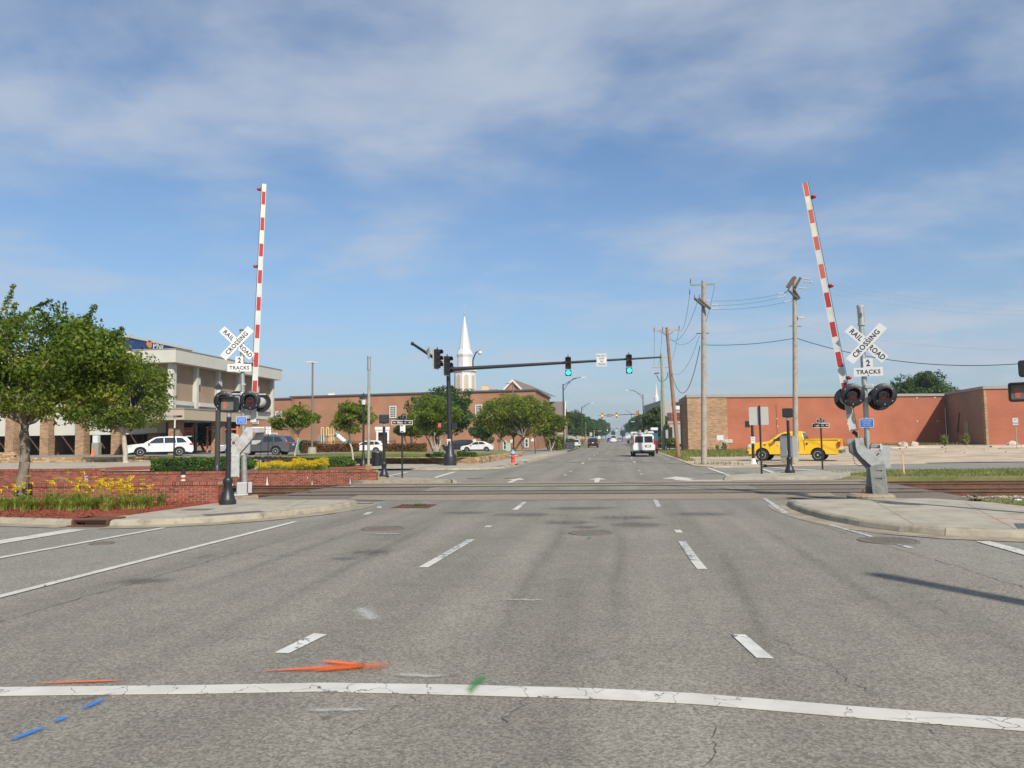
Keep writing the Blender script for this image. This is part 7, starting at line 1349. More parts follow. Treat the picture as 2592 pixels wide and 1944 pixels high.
for px_, y0, y1, m_, l, Y in ((1517, 1103, 1112, SIGNW, 'white sign post left of the far white van', 190), (1496, 1094, 1104, GREYBACK, 'tall pale sign behind the black car', 170), (1587, 1103, 1110, SIGNW, 'first white sign on the right kerb far down the street', 210), (1593, 1101, 1110, SIGNW, 'second white sign on the right kerb far down the street', 200), (1599, 1094, 1108, GREYBACK, 'tall narrow sign on the right kerb far down the street', 190), (1605, 1104, 1112, mat('sign_lime', (.35, .5, .08), .5), 'lime sign left of the white service van', 180)):
    x = f_(px_, Y); k_ = Y / FPX; t = thing('street_sign', l, 'traffic sign', (x, Y, zr(Y))); MB().cyl((0, 0, 0), (0, 0, H + (1110 - y0) * k_ - zr(Y)), .05, n=6).build('post', HW, t); z1 = H + (1110 - y0) * k_ - zr(Y); MB().bb(-.28, .28, -.06, -.03, z1 - .75, z1).build('panel', m_, t)
TEAL = mat('sign_green', (.01, .22, .15), .5)
for px_, py_, Y, w, l in ((1603, 1068, 165, .9, 'green street name sign hanging under the far mast arm'), (1518, 1091, 300, 1.6, 'long green street name sign in front of the far left trees'), (1420, 1097.5, 111, .9, 'green street name sign fixed to the left street lamp')):
    x = f_(px_, Y); z = H + (1110 + (1567 - px_) * .0122 - py_) * Y / FPX; t = thing('street_name_sign', l, 'street sign', (x, Y, z)); b_ = MB().bb(-w / 2, w / 2, -.02, .02, -.12, .12).build('panel', TEAL, t); MB().bb(-w / 2 + .1, w / 2 - .1, -.026, -.021, -.045, .045).build('letter_band', SIGNW, b_); MB().cyl((w / 2, 0, 0), (w / 2 + .25, 0, .1), .02, n=5).build('bracket', HW, t)
# ------------------------------------------------------------------ vehicles
TYRE = mat('tyre', (.018, .018, .018), .8); RIM = mat('alloy_rim', (.50, .50, .49), .35, metal=.25, var=.05); TRIMB = mat('black_plastic', (.025, .025, .026), .6); CHROME = mat('chrome', (.6, .6, .6), .15, metal=1, var=.03); TAIL = mat('tail_light', (.42, .012, .012), .15, spec=.8); HEAD = mat('head_light', (.55, .56, .58), .12, spec=.8)
AG = glassmat('auto_glass', (.018, .024, .03), .05)
def paint(n, c, metal=0.0): return mat(n, c, .32, metal=metal, var=.03, coat=.7)
def vehicle(name, label, loc, rz, P, m, cat='car', group=None):
    """front points to local -x; P holds the outline measured from the side"""
    t = thing(name, label, cat, loc, rz, group); L, w, r, xf, xr = P['L'], P['w'], P['r'], P['xf'], P['xr']; ra = r * 1.2; zb = P.get('zb', .28)
    hw = lambda z: w * (1 - .10 * max(0, (z - .75)) ** 1.2 - .12 * max(0, .55 - z)) if z < P['belt'] + .02 else w * .935
    def arch(xc): return [(xc + ra * math.cos(R(a)), max(zb, r + ra * math.sin(R(a)) * 1.0)) for a in range(180, -1, -15)]
    low = [(P['top'][0][0], zb + .12), (P['top'][0][0] + .12, zb)] + arch(xf) + arch(xr) + [(P['top'][-1][0] - .15, zb), (P['top'][-1][0], zb + .14)]
    out = low + list(reversed(P['top'])); n = len(out); vs = []; fs = []; cols = (-1, -.72, .72, 1)
    for c in cols:
        for (x, z) in out:
            e = min(abs(x - P['top'][0][0]), abs(P['top'][-1][0] - x)); k = 1 - .09 * max(0, 1 - e / .55) ** 2
            vs.append((x, c * hw(z) * k, z + (.03 if abs(c) < 1 and z > .8 else 0)))
    fs.append(tuple(range(n))); fs.append(tuple(reversed(range(3 * n, 4 * n))))
    for j in range(3):
        for i in range(n): fs.append((j * n + i, (j + 1) * n + i, (j + 1) * n + (i + 1) % n, j * n + (i + 1) % n))
    b = MB().add(vs, fs).build('body', m, t, bevel=.03, smooth=True)
    MB().bb(P['top'][0][0] + .35, P['top'][-1][0] - .3, -w * .80, w * .80, zb - .02, zb + .55).build('underbody', TRIMB, t)
    # cabin
    g_ = P['cab']; zt = max(z for x, z in g_); zb_ = min(z for x, z in g_); cw = lambda z: w * .93 - (w * P.get('tum', .20)) * (z - zb_) / (zt - zb_)
    n = len(g_); vs = [(x, s_ * cw(z), z) for s_ in (-1, 1) for x, z in g_]; MB().add(vs, [tuple(range(n)), tuple(reversed(range(n, 2 * n)))] + [(i, n + i, n + (i + 1) % n, (i + 1) % n) for i in range(n)]).build('cabin', m, b, bevel=.045, smooth=True)
    for wd in P['win']:
        for s_ in (-1, 1):
            pts = [(x, s_ * (cw(z) + .012), z) for x, z in wd]; MB().add(pts, [tuple(range(len(pts))) if s_ < 0 else tuple(reversed(range(len(pts))))]).build('side_window', AG, b)
    for k_, nm in (('ws', 'windscreen'), ('rw', 'rear_window')):
        if k_ in P:
            (x0, z0), (x1, z1) = P[k_]; o = -.014 if k_ == 'ws' else .014; a = .90; pts = [(x0 + o, -cw(z0) * a, z0), (x0 + o, cw(z0) * a, z0), (x1 + o, cw(z1) * a, z1), (x1 + o, -cw(z1) * a, z1)]; MB().add(pts, [(0, 1, 2, 3) if k_ == 'rw' else (3, 2, 1, 0)]).build(nm, AG, b)
    for xc in (xf, xr):
        for s_ in (-1, 1):
            M = Matrix.Translation((xc, s_ * (w - .12), r)) @ Matrix.Rotation(s_ * -math.pi / 2, 4, 'X')
            wh = MB().lathe([(r * .58, -.11), (r * .94, -.11), (r, -.07), (r, .07), (r * .94, .115), (r * .60, .115)], 26, M).build('wheel', TYRE, t, smooth=True)
            q = MB().lathe([(r * .62, .04), (r * .62, .118), (r * .56, .12), (r * .54, .05), (0.01, .05)], 22, M)
            for i in range(P.get('sp', 5)): q2 = MB().box((r * .30, 0, .085), (r * .50, r * .15, .03)); MM = M @ Matrix.Rotation(6.283 * i / P.get('sp', 5), 4, 'Z'); q.add(q2.v, q2.f, MM)
            q.add(*(lambda qq: (qq.v, qq.f))(MB().cyl((0, 0, .05), (0, 0, .12), r * .15, n=12)), M); q.build('rim', P.get('rim', RIM), wh)
    x0, x1 = P['top'][0][0], P['top'][-1][0]
    for s_ in (-1, 1):
        hl = P['hl']; MB().box((hl[0], s_ * (w * .80), hl[1]), (hl[2], .34 * w, hl[3])).build('headlight', HEAD, b, bevel=.02); tl = P['tl']; MB().box((tl[0], s_ * w * tl[4], tl[1]), (tl[2], .22, tl[3])).build('tail_light', TAIL, b, bevel=.02)
        mx, mz = P['mir']; MB().box((mx, s_ * (w + .10), mz), (.14, .22, .17)).build('mirror', P.get('mirm', m), b, bevel=.03)
        for hx, hz in P.get('han', ()): MB().box((hx, s_ * (hw(hz) + .015), hz), (.17, .03, .03)).build('door_handle', P.get('hm', m), b)
        for dx, z0, z1 in P.get('seam', ()): MB().bb(dx - .006, dx + .006, s_ * (hw((z0 + z1) / 2) - .02), s_ * (hw((z0 + z1) / 2) + .006), z0, z1).build('door_gap', TRIMB, b)
    if P.get('bump'): MB().box((x0 + .05, 0, zb + .16), (.22, w * 1.86, .22)).build('front_bumper', P['bump'], t, bevel=.03); MB().box((x1 - .02, 0, zb + .20), (.22, w * 1.86, .22)).build('rear_bumper', P['bump'], t, bevel=.03)
    MB().box((x1 + .015, 0, P.get('pz', .85)), (.02, .32, .16)).build('licence_plate', SIGNW, t); MB().box((x0 - .005, 0, hl[1] - .05), (.04, w * .9, .22)).build('grille', TRIMB, b)
    return t
SUV = dict(L=4.9, w=.96, r=.37, xf=-1.42, xr=1.40, belt=1.08, top=[(-2.40, .62), (-2.36, .86), (-2.1, .98), (-1.3, 1.09), (-1.1, 1.11), (2.25, 1.16), (2.44, 1.02), (2.47, .66)],
    cab=[(-1.25, 1.08), (-.42, 1.60), (-.1, 1.68), (1.2, 1.72), (1.95, 1.66), (2.36, 1.12)], win=[[(-.92, 1.12), (-.30, 1.56), (.25, 1.60), (.25, 1.12)], [(.31, 1.12), (.31, 1.60), (1.10, 1.60), (1.15, 1.14)], [(1.22, 1.14), (1.17, 1.60), (1.62, 1.57), (1.98, 1.18)]], ws=((-1.20, 1.12), (-.45, 1.59)), rw=((2.33, 1.16), (1.98, 1.62)),
    hl=(-2.18, .90, .34, .14), tl=(2.30, 1.02, .30, .16, .82), mir=(-.82, 1.18), han=((.05, .98), (1.05, 1.0)), seam=((-.85, .4, 1.08), (.28, .4, 1.1), (1.15, .75, 1.1)), pz=.9)
def place(px_, py_, d_): p = at(px_, py_, d_); return p
WHT = paint('paint_white', (.62, .625, .62))
p_ = lat(404, 65.6, .66); sv = vehicle('parked_suv', 'white SUV parked before the bank, its long side to the camera', p_, face(p_) + R(4), dict(SUV, sp=6), WHT); sv.scale = (1.08, 1.0, 1.0); MB().box((2.12, 0, 1.70), (.42, 1.3, .05)).build('spoiler', WHT, sv)
p_ = lat(668, 66, .60); g2 = vehicle('parked_suv', 'dark grey SUV with lit looking red tail lamp parked behind the small tree', p_, face(p_) + R(-24), dict(SUV, sp=7, w=1.0), paint('paint_grey', (.105, .11, .12), .3)); g2.scale = (1.08, 1.04, 1.03)
p_ = lat(617, 80, .55); vehicle('parked_car', 'light grey car whose front wheel shows beside the near pedestrian signal', p_, face(p_) + R(3), dict(SUV, sp=7), paint('paint_silver', (.32, .33, .34), .3))
p_ = lat(929, 104, .12); vehicle('parked_suv', 'cream white SUV parked behind the rust coloured bushes', p_, face(p_) + R(-12), dict(SUV, sp=6), paint('paint_cream', (.70, .68, .62)))
SED = dict(L=4.6, w=.90, r=.32, xf=-1.38, xr=1.32, belt=.96, zb=.24, top=[(-2.26, .52), (-2.22, .70), (-1.95, .82), (-1.1, .96), (1.55, 1.06), (2.2, 1.04), (2.30, .85), (2.32, .55)], cab=[(-1.15, .94), (-.35, 1.38), (0, 1.45), (.75, 1.45), (1.15, 1.36), (1.85, 1.05)],
    win=[[(-.86, .99), (-.26, 1.35), (.22, 1.38), (.22, .99)], [(.28, .99), (.28, 1.38), (.80, 1.37), (1.30, 1.05)]], ws=((-1.1, .98), (-.40, 1.36)), rw=((1.80, 1.08), (1.18, 1.35)), hl=(-2.05, .72, .36, .12), tl=(2.15, .92, .3, .13, .80), mir=(-.75, 1.03), han=((.0, .86), (.95, .9)), seam=((-.8, .35, .95), (.25, .35, .97)), pz=.8)
p_ = lat(1208, 105, .10); vehicle('parked_sedan', 'white sedan parked at the edge of the lawn behind the round shrubs', p_, face(p_) + R(-6), SED, WHT)
p_ = lat(1158, 112, .1); vehicle('parked_car', 'dark SUV with red tail lamp half hidden under the trees left of the sedan', p_, face(p_) + R(25), dict(SUV), paint('paint_black', (.012, .012, .014)))
YELP = paint('paint_truck_yellow', (.80, .46, .008))
TRK = dict(L=5.8, w=.99, r=.39, xf=-1.82, xr=1.66, belt=1.18, zb=.42, sp=7, bump=mat('bumper_grey', (.16, .17, .17), .4, metal=.5), top=[(-2.84, .66), (-2.80, 1.0), (-2.68, 1.12), (-1.55, 1.26), (-1.3, 1.28), (.84, 1.28), (.87, 1.34), (2.96, 1.36), (3.02, .62)],
    cab=[(-1.46, 1.24), (-.66, 1.82), (-.38, 1.91), (.40, 1.94), (.70, 1.90), (.88, 1.30)], win=[[(-1.12, 1.31), (-.54, 1.75), (-.02, 1.82), (-.02, 1.31)], [(.14, 1.36), (.16, 1.80), (.42, 1.80), (.46, 1.36)]], ws=((-1.40, 1.28), (-.68, 1.80)), rw=((.87, 1.40), (.73, 1.84)),
    hl=(-2.66, .96, .24, .20), tl=(2.95, 1.08, .14, .34, .90), mir=(-.95, 1.36), mirm=TRIMB, han=((-.10, 1.12), (.22, 1.12)), hm=TRIMB, seam=((-1.32, .55, 1.25), (.06, .55, 1.28), (.52, .55, 1.28), (.87, .55, 1.33)), pz=.8)
p_ = lat(2007, 52.3, .035); tk = vehicle('pickup_truck', 'bright yellow extended cab pickup truck parked before the red warehouse', p_, face(p_) + R(-10), TRK, YELP, 'pickup truck'); tk.scale = (1.04, 1.04, 1.04)
MB().bb(1.0, 2.88, -.80, .80, 1.365, 1.368).build('bed_hollow_shade', TRIMB, tk)  # dark sheet on the solid bed stands for its shaded hollow
q = MB().bb(.92, 2.95, -.93, -.84, 1.36, 1.43).bb(.92, 2.95, .84, .93, 1.36, 1.43).bb(2.86, 2.95, -.84, .84, 1.36, 1.43).bb(.92, .99, -.84, .84, 1.36, 1.43).build('bed_rail', YELP, tk)
for s_ in (-1, 1): MB().cyl((1.02, s_ * .955, 1.12), (1.02, s_ * .985, 1.12), .065, n=14).build('fuel_cap', TRIMB, tk); MB().cyl((-.75, s_ * .985, 1.08), (-.75, s_ * .998, 1.08), .07, n=16).build('door_emblem', SIGNW, tk); MB().box((-1.62, s_ * .965, 1.08), (.16, .03, .07)).build('fender_badge', CHROME, tk); MB().box((-.3, s_ * .9, .50), (1.9, .14, .05)).build('running_board', CHROME, tk)
# white service van driving away
VW = paint('paint_van', (.64, .63, .60)); xv = (wpt(1603, 70) + wpt(1657, 70)) / 2; t = thing('service_van', 'white service van with ladder rack driving away in the right lane', 'van', (xv, 70.5, 0), R(2))
q = MB(); out = [(-1.0, .42), (-1.02, .95), (-1.0, 1.30), (-.90, 1.92), (-.78, 2.06), (.78, 2.06), (.90, 1.92), (1.0, 1.30), (1.02, .95), (1.0, .42)]; q.prism(out, 0, 5.2); bdy = q.build('body', VW, t, bevel=.05, smooth=True); MB().prism([(-.98, .5), (-.95, 1.1), (.95, 1.1), (.98, .5)][::-1], 5.2, 6.0).build('bonnet', VW, t, bevel=.08)
for s_ in (-1, 1):
    MB().prism([(s_ * .06, 1.30), (s_ * .84, 1.30), (s_ * .76, 1.88), (s_ * .06, 1.88)][::s_ * -1 if s_ > 0 else 1], -.02, -.004).build('rear_window', AG, bdy); MB().box((s_ * .955, -.02, 1.42), (.11, .07, .52)).build('tail_light', TAIL, bdy); MB().box((s_ * 1.2, 4.6, 1.35), (.2, .12, .32)).build('mirror', TRIMB, bdy)
    for y in (.95, 4.4): wq = MB().cyl((s_ * .74, y, .38), (s_ * 1.0, y, .38), .38, n=22).build('wheel', TYRE, t, smooth=True); MB().cyl((s_ * 1.0, y, .38), (s_ * 1.012, y, .38), .2, n=14).build('rim', RIM, wq)
    MB().bb(s_ * .006 - .006, s_ * .006 + .006, -.010, -.001, .52, 1.98).build('door_gap', TRIMB, bdy) if s_ > 0 else None
MB().bb(-1.0, 1.0, -.16, .1, .42, .60).build('rear_bumper', TRIMB, t, bevel=.02); MB().bb(.12, .62, -.03, -.004, .88, 1.08).build('plate_recess', TRIMB, bdy); MB().bb(.22, .54, -.042, -.031, .91, 1.04).build('licence_plate', SIGNW, bdy); MB().bb(-.8, .8, .0, 5, .30, .46).build('underbody', TRIMB, t)
RK = mat('rack_white', (.66, .65, .62), .5)
for y in (.5, 2.4, 4.2): MB().bb(-.98, .98, y, y + .06, 2.16, 2.22).build('rack_bar', RK, t)
for x in (-.9, -.6, .5): MB().bb(x, x + .05, .1, 4.6, 2.23, 2.29).build('ladder_rail', RK, t)
for x in (-.35, .3): MB().cyl((x, .1, 2.34), (x, .5, 2.34), .14, n=12).build('roof_reel', mat('reel_grey', (.4, .36, .32), .6), t)
MB().bb(-1.15, -.3, .0, .7, 2.20, 2.30).bb(.1, .9, .1, .8, 2.2, 2.32).build('rack_shelf', RK, t, kind='stuff')
p_ = (wpt(1658, 84), 84, 0); t = thing('blue_white_truck', 'white topped blue truck mostly hidden ahead of the service van', 'truck', p_, 0); MB().bb(-.42, .32, 0, 3, 1.4, 2.72).build('box_body', mat('truck_blue', (.03, .10, .17), .5), t); MB().bb(-.44, .34, -.05, 3, 2.55, 2.85).build('roof', SIGNW, t, bevel=.05); MB().bb(-.36, .26, -.03, -.002, 2.25, 2.5).build('rear_window', AG, t); MB().bb(-.6, .3, 0, 3, .5, 1.4).build('lower_body', paint('paint_maroon', (.16, .02, .03)), t)
for x in (-.5, .2): MB().cyl((x - .1, .5, .38), (x + .1, .5, .38), .38, n=16).build('wheel', TYRE, t)
def far_car(label, px_, Y, w, h, m, kind='parked'):
    x = wpt(px_, Y); t = thing('driving_car', label, 'car', (x, Y, zr(Y)), 0); MB().prism([(-w / 2, .28), (w / 2, .28), (w / 2, h * .58), (w * .47, h * .62), (-w * .47, h * .62), (-w / 2, h * .58)][::-1], 0, 4.2).build('body', m, t, bevel=.06); MB().prism([(-w * .46, h * .6), (w * .46, h * .6), (w * .36, h), (-w * .36, h)][::-1], .15, 2.8).build('cabin', m, t, bevel=.05)
    MB().prism([(-w * .40, h * .64), (w * .40, h * .64), (w * .33, h * .94), (-w * .33, h * .94)][::-1], .10, .13).build('rear_window', AG, t); MB().bb(-.2, .2, -.03, -.002, h * .46, h * .55).build('licence_plate', SIGNW, t)
    for s_ in (-1, 1): MB().bb(s_ * w * .30, s_ * w * .49, -.03, .05, h * .45, h * .58).build('tail_light', TAIL, t); MB().cyl((s_ * w * .34, .8, .33), (s_ * w * .49, .8, .33), .33, n=16).build('wheel', TYRE, t)
    return t
far_car('dark maroon black SUV driving away in the left lane', 1500.5, 138, 1.95, 1.72, paint('paint_maroon_black', (.018, .008, .010))); far_car('distant white van in the middle of the far street', 1553, 255, 2.1, 2.3, WHT); far_car('distant blue car left of the far white van', 1543, 275, 1.9, 1.5, paint('paint_blue', (.03, .06, .20))); far_car('distant grey car right of the far white van', 1568, 285, 1.9, 1.4, paint('paint_silver', (.3, .3, .3))); far_car('small white car among the roadside trees at left', 1456, 150, 1.9, 1.5, WHT)

# ------------------------------------------------------------------ lamps
LM = mat('lamp_dark', (.06, .055, .05), .5, metal=.3)
def street_lamp(label, px_, Y, y_top, reach, side=1, twin=False):
    x = wpt(px_, Y); hy = 1110 + (1567 - px_) * .0122; h = H + (hy - y_top) * Y / FPX - zr(Y); t = thing('street_lamp', label, 'street lamp', (x, Y, zr(Y)), 0, 'curved arm street lamps'); MB().cyl((0, 0, 0), (0, 0, h), .15, .09, 12).build('pole', LM, t, smooth=True); MB().cyl((0, 0, 0), (0, 0, .8), .24, .2, 12).build('base', LM, t)
    s_ = side; up = reach * .42; c1 = [(s_ * reach * u, 0, h + up * math.sin(u * 1.5708) * 1.0) for u in (0, .15, .3, .45, .6, .75, .9, 1)]; MB().tube([Vector(c) - Vector((0, 0, .25)) for c in c1], .06, 6, .04).build('arm', LM, t); c2 = [(s_ * reach * u * .72, 0, h - 1.05 + (up + .75) * math.sin(u * 1.5708)) for u in (0, .25, .5, .75, 1)]; MB().tube(c2, .045, 6).build('brace', LM, t)
    MB().cyl((s_ * reach * .36, 0, h - .15 + up * .45), (s_ * reach * .36, 0, h - .75 + up * .6), .03, n=6).build('strut', LM, t); MB().box((s_ * (reach + .25), 0, h + up - .27), (.75, .24, .14), taper=.7).build('lamp_head', GREYBACK, t)
    if twin: MB().box((-s_ * .5, 0, h + .05), (.5, .18, .1)).build('lamp_head', GREYBACK, t); MB().cyl((0, 0, h - .05), (-s_ * .4, 0, h + .03), .04, n=6).build('arm', LM, t)
street_lamp('nearest curved arm street lamp on the left kerb beside the bins', 1427.5, 115, 972, 2.9); street_lamp('second curved arm street lamp on the left, above the tree row', 1473.5, 205, 1030, 2.7); street_lamp('nearest curved arm street lamp on the right of the far street', 1630, 172, 1001, 3.3, -1, True); street_lamp('second curved arm street lamp on the right, farther away', 1600, 320, 1046, 3.2, -1)
p_ = lat(790, 66, zl(*lat(790, 66).xy)); k = 66 / FPX; t = thing('car_park_lamp', 'tall slim car park lamp with flat twin heads on a concrete foot', 'lamp post', p_, face(p_)); hh = H + (1119.5 - 918) * k - p_.z
MB().cyl((0, 0, -.1), (0, 0, .62), .42, .34, 10).build('concrete_foot', CONC, t); MB().cyl((0, 0, .6), (-.0, 0, hh), .09, .075, 10).build('pole', mat('lamp_brown', (.16, .14, .12), .5), t, smooth=True); MB().box((-.25, 0, hh + .06), (.62, .3, .10), ry=R(-4)).build('lamp_head', GREYBACK, t); MB().box((.22, 0, hh + .02), (.45, .3, .09), ry=R(8)).build('lamp_head', GREYBACK, t)
p_ = lat(1300, 108, .1); t = thing('car_park_lamp', 'thin brown car park lamp standing before the white gable', 'lamp post', p_, face(p_)); k = 108 / FPX; MB().cyl((0, 0, 0), (0, 0, H + (1113 - 973) * k), .11, .09, 8).build('pole', mat('lamp_brown', (.16, .14, .12), .5), t); MB().box((-.5, 0, H + (1113 - 972.5) * k), (1.1, .25, .1)).build('lamp_head', MC['lamp_brown'], t)
def ornate(label, p, h):
    t = thing('lantern_lamp', label, 'lamp post', p, face(p), 'black lantern lamp posts'); MB().lathe([(.24, 0), (.24, .12), (.15, .35), (.11, .5), (.10, .8), (.075, .9)], 14).build('base', BLACKP, t, smooth=True); MB().cyl((0, 0, .85), (0, 0, h - .85), .07, .06, 12).build('post', BLACKP, t, smooth=True)
    MB().lathe([(.06, h - .85), (.13, h - .80), (.13, h - .74)], 12).build('collar', BLACKP, t); MB().lathe([(.11, h - .74), (.17, h - .36)], 8).build('lantern_glass', mat('lantern_glass', (.62, .62, .58), .25), t); MB().lathe([(.25, h - .37), (.24, h - .33), (.12, h - .16), (.04, h - .08), (.02, h)], 8).build('cap', BLACKP, t); return t
p_ = lat(933 - 13, 47, .1); ornate('black lantern lamp post just behind the old galvanized mast', p_, H + (1117.5 - 994) * 47 / FPX - .1)
p_ = lat(551, 43, .1); k = 43 / FPX; o = ornate('black lantern lamp post with banner arm behind the left crossing signal', p_, H + (1122.5 - 968) * k - .1); MB().cyl((0, 0, .1), (0, 0, 3.5), .145, .14, 12).build('post_sleeve', LM, o); MB().box((-.33, 0, 2.55), (.55, .03, .03)).build('banner_arm', BLACKP, o); MB().box((-.2, 0, 2.35), (.14, .1, .16)).build('outlet_box', BLACKP, o)

# ------------------------------------------------------------------ signs on posts
def name_sign(label, p, z, txt, w, small=None, upper=None, h_=.17, flip=False, rz=None):
    t = thing('street_name_post', label, 'street sign', p, face(p) if rz is None else rz); MB().cyl((0, 0, 0), (0, 0, z + .36), .038, n=12).build('post', BLACKP, t, smooth=True); b_ = MB().prism(rrect(-w / 2, w / 2, z - h_ / 2 - .018, z + h_ / 2 + .018, .03), -.055, -.045).build('name_plate', mat('sign_cream', (.66, .60, .50), .5), t); MB().prism(rrect(-w / 2 + .022, w / 2 - .022, z - h_ / 2 + .004, z + h_ / 2 - .004, .02), -.058, -.0555).build('field', mat('sign_darkblue', (.015, .015, .028), .5), b_)
    for s_, sz, x in txt: text(s_, sz, TM(x, -.061, z), mat('sign_cream', (.6, .6, .5)), 'lettering', b_, bold=.002)
    M = Matrix.Rotation(R(63 if flip else -63), 4, 'Z'); q = MB().prism(rrect(-.40, .40, z + .13, z + .31, .03), -.005, .005, M).build('cross_name_plate', GREYBACK, t); MB().prism(rrect(-.375, .375, z + .152, z + .288, .02), -.009, -.0055, M).build('field', MC['sign_darkblue'], q); text(upper, .11, M @ TM(0, -.012, z + .22), GREYBACK, 'lettering', q, bold=.001)
    return t
p_ = lat(1018, 33.0, .11); t = name_sign('street name post at the left far corner reading NW Main St 100', p_, 2.40, (('NW', .07, -.33), ('Main', .125, -.09), ('St', .085, .13), ('100', .08, .33)), .92, upper='Falls Rd'); k = MB().prism(rrect(-.09, .14, 1.98, 2.30, .02), -.05, -.04).build('route_sign', SIGNW, t); MB().bb(-.07, .05, -.055, -.051, 2.24, 2.28).bb(-.07, .05, -.055, -.051, 2.0, 2.04).build('route_bars', SIGNB, k, kind='stuff'); text('10', .12, TM(.0, -.053, 2.14), GREYBACK, 'lettering', k)
p_ = lat(2079, 35.6, .1); name_sign('street name post at the right far corner reading Falls Rd 200', p_, 2.10, (('Falls', .12, -.18), ('Rd', .085, .08), ('200', .085, .27)), .74, upper='Church St', flip=True)
p_ = lat(1925, 32.4, .115); k = 32.4 / FPX; t = thing('road_sign', 'large blank grey back of a road sign on a black post past the tracks', 'traffic sign', p_, face(p_)); MB().cyl((0, 0, 0), (0, 0, H + (1105 - 1033) * k), .042, n=12).build('post', BLACKP, t, smooth=True); zc2 = H + (1105 - 1059) * k; MB().prism(rrect(-.44, .36, zc2 - .39, zc2 + .39, .05), .045, .055).build('panel', GREYBACK, t); MB().bb(-.03, .03, .036, .044, zc2 - .3, zc2 + .3).build('bracket', GALV, t)
for px_, y0, y1, d_, txt_, l, w_ in ((679, 1080, 1099, 51, ('NO', 'PARKING', 'ANY', 'TIME'), 'white parking sign on a slim post in front of the grey SUV', .34), (1263, 1112, 1120, 98, ('P',), 'handicapped parking sign post left of the green utility box', .5), (1295, 1113, 1121, 100, ('P',), 'parking sign post behind the green utility box', .4), (1349, 1109, 1117, 100, ('P',), 'parking sign post near the leaning brown post', .5), (1201, 1112, 1118, 112, ('P',), 'small white sign behind the white sedan roof', .45), (2573, 1058, 1076, 62, ('NO', 'PARKING'), 'small white sign on a thin leaning post near the right edge', .38)):
    p_ = lat(px_, d_); p_.z = zl(p_.x, p_.y) if px_ < 1500 and d_ > 52 else (.2 if px_ < 1500 else .1); k = d_ / FPX; hy = 1110 + (1567 - px_) * .0122; z1, z0 = H + (hy - y0) * k - p_.z, H + (hy - y1) * k - p_.z; t = thing('parking_sign', l, 'traffic sign', p_, face(p_)); MB().cyl((0, 0, 0), (0, 0, z1 + .05), .035, n=8).build('post', GALV if px_ > 2000 or px_ > 1200 else BLACKP, t)
    b_ = MB().bb(-w_ / 2, w_ / 2, -.06, -.04, z0, z1).build('panel', SIGNW, t)
    for i, s_ in enumerate(txt_): text(s_, min(.13, (z1 - z0) / len(txt_) * .8), TM(0, -.064, z1 - (i + .5) * (z1 - z0) / len(txt_)), SIGNB, 'lettering', b_, xs=.8)
p_ = lat(1355, 84, .1); t = thing('leaning_post', 'rusty leaning post on the walk beyond the fire hydrant', 'post', p_); MB().cyl((0, 0, 0), (-.15, 0, 2.4), .06, n=8).build('post', RUST, t)
p_ = lat(441, 52, .35); t = thing('road_sign', 'dark sign on a thin post seen edge on in front of the white SUV', 'traffic sign', p_, face(p_)); MB().cyl((0, 0, 0), (0, 0, 3.1), .05, n=8).build('post', BLACKP, t); MB().box((0.02, 0, 2.75), (.10, .5, .62)).build('panel', GREYBACK, t)
p_ = lat(2283, 31.8, .06); t = thing('survey_stake', 'pale wooden survey stake with pink top in the right verge', 'stake', p_); MB().box((0, 0, .45), (.06, .03, .95), ry=R(-2)).build('stake', mat('stake_wood', (.55, .36, .26), .8), t); MB().box((.02, 0, .88), (.065, .034, .12)).build('painted_top', mat('stake_pink', (.6, .18, .16), .7), t)

# ------------------------------------------------------------------ street furniture
HY = lat(1298, 50.5, .1); t = thing('fire_hydrant', 'red fire hydrant with pale blue bonnet on the far corner walk', 'hydrant', HY, face(HY)); HR = mat('hydrant_red', (.58, .07, .05), .5, var=.15); HB = mat('hydrant_blue', (.22, .36, .52), .5, var=.12)
MB().lathe([(.19, 0), (.19, .05), (.13, .06), (.13, .62), (.16, .64), (.16, .67)], 16).build('barrel', HR, t, smooth=True); MB().lathe([(.17, .67), (.17, .70), (.13, .80), (.05, .86), (.04, .92)], 16).build('bonnet', HB, t, smooth=True); MB().cyl((-.22, 0, .52), (-.12, 0, .52), .06, n=10).build('outlet', HB, t); MB().cyl((.12, 0, .52), (.22, 0, .52), .06, n=10).build('outlet', HB, t); MB().cyl((0, -.20, .48), (0, -.1, .48), .08, n=12).build('pumper_outlet', HR, t)
p_ = lat(954, 49, .1); t = thing('litter_bin', 'round black slatted litter bin beside the pedestrian signal', 'litter bin', p_); MB().cyl((0, 0, .05), (0, 0, .85), .30, n=20).build('liner', SIGNB, t); MB().lathe([(.34, .84), (.36, .88), (.34, .93), (.22, .94)], 20).build('lid', BLACKP, t); sl_ = MB().box((0, 0, 0), (.05, .02, .82)).mesh('slat', BLACKP)
for i in range(28): o = bpy.data.objects.new('slat', sl_); S.collection.objects.link(o); o.parent = t; a = 6.283 * i / 28; o.location = (.335 * math.cos(a), .335 * math.sin(a), .45); o.rotation_euler.z = a + math.pi / 2
for px_, l in ((1437, 'dark grey wheelie bin, left one at the street lamp'), (1446, 'dark grey wheelie bin, right one at the street lamp')):
    p_ = lat(px_, 119, .12); t = thing('wheelie_bin', l, 'bin', p_); MB().box((0, 0, .55), (.5, .6, .95), taper=1.15).build('body', mat('bin_grey', (.07, .075, .085), .6), t); MB().box((0, 0, 1.08), (.62, .7, .08)).build('lid', MC['bin_grey'], t); MB().cyl((-.28, .3, .12), (.28, .3, .12), .12, n=12).build('wheels', TYRE, t)
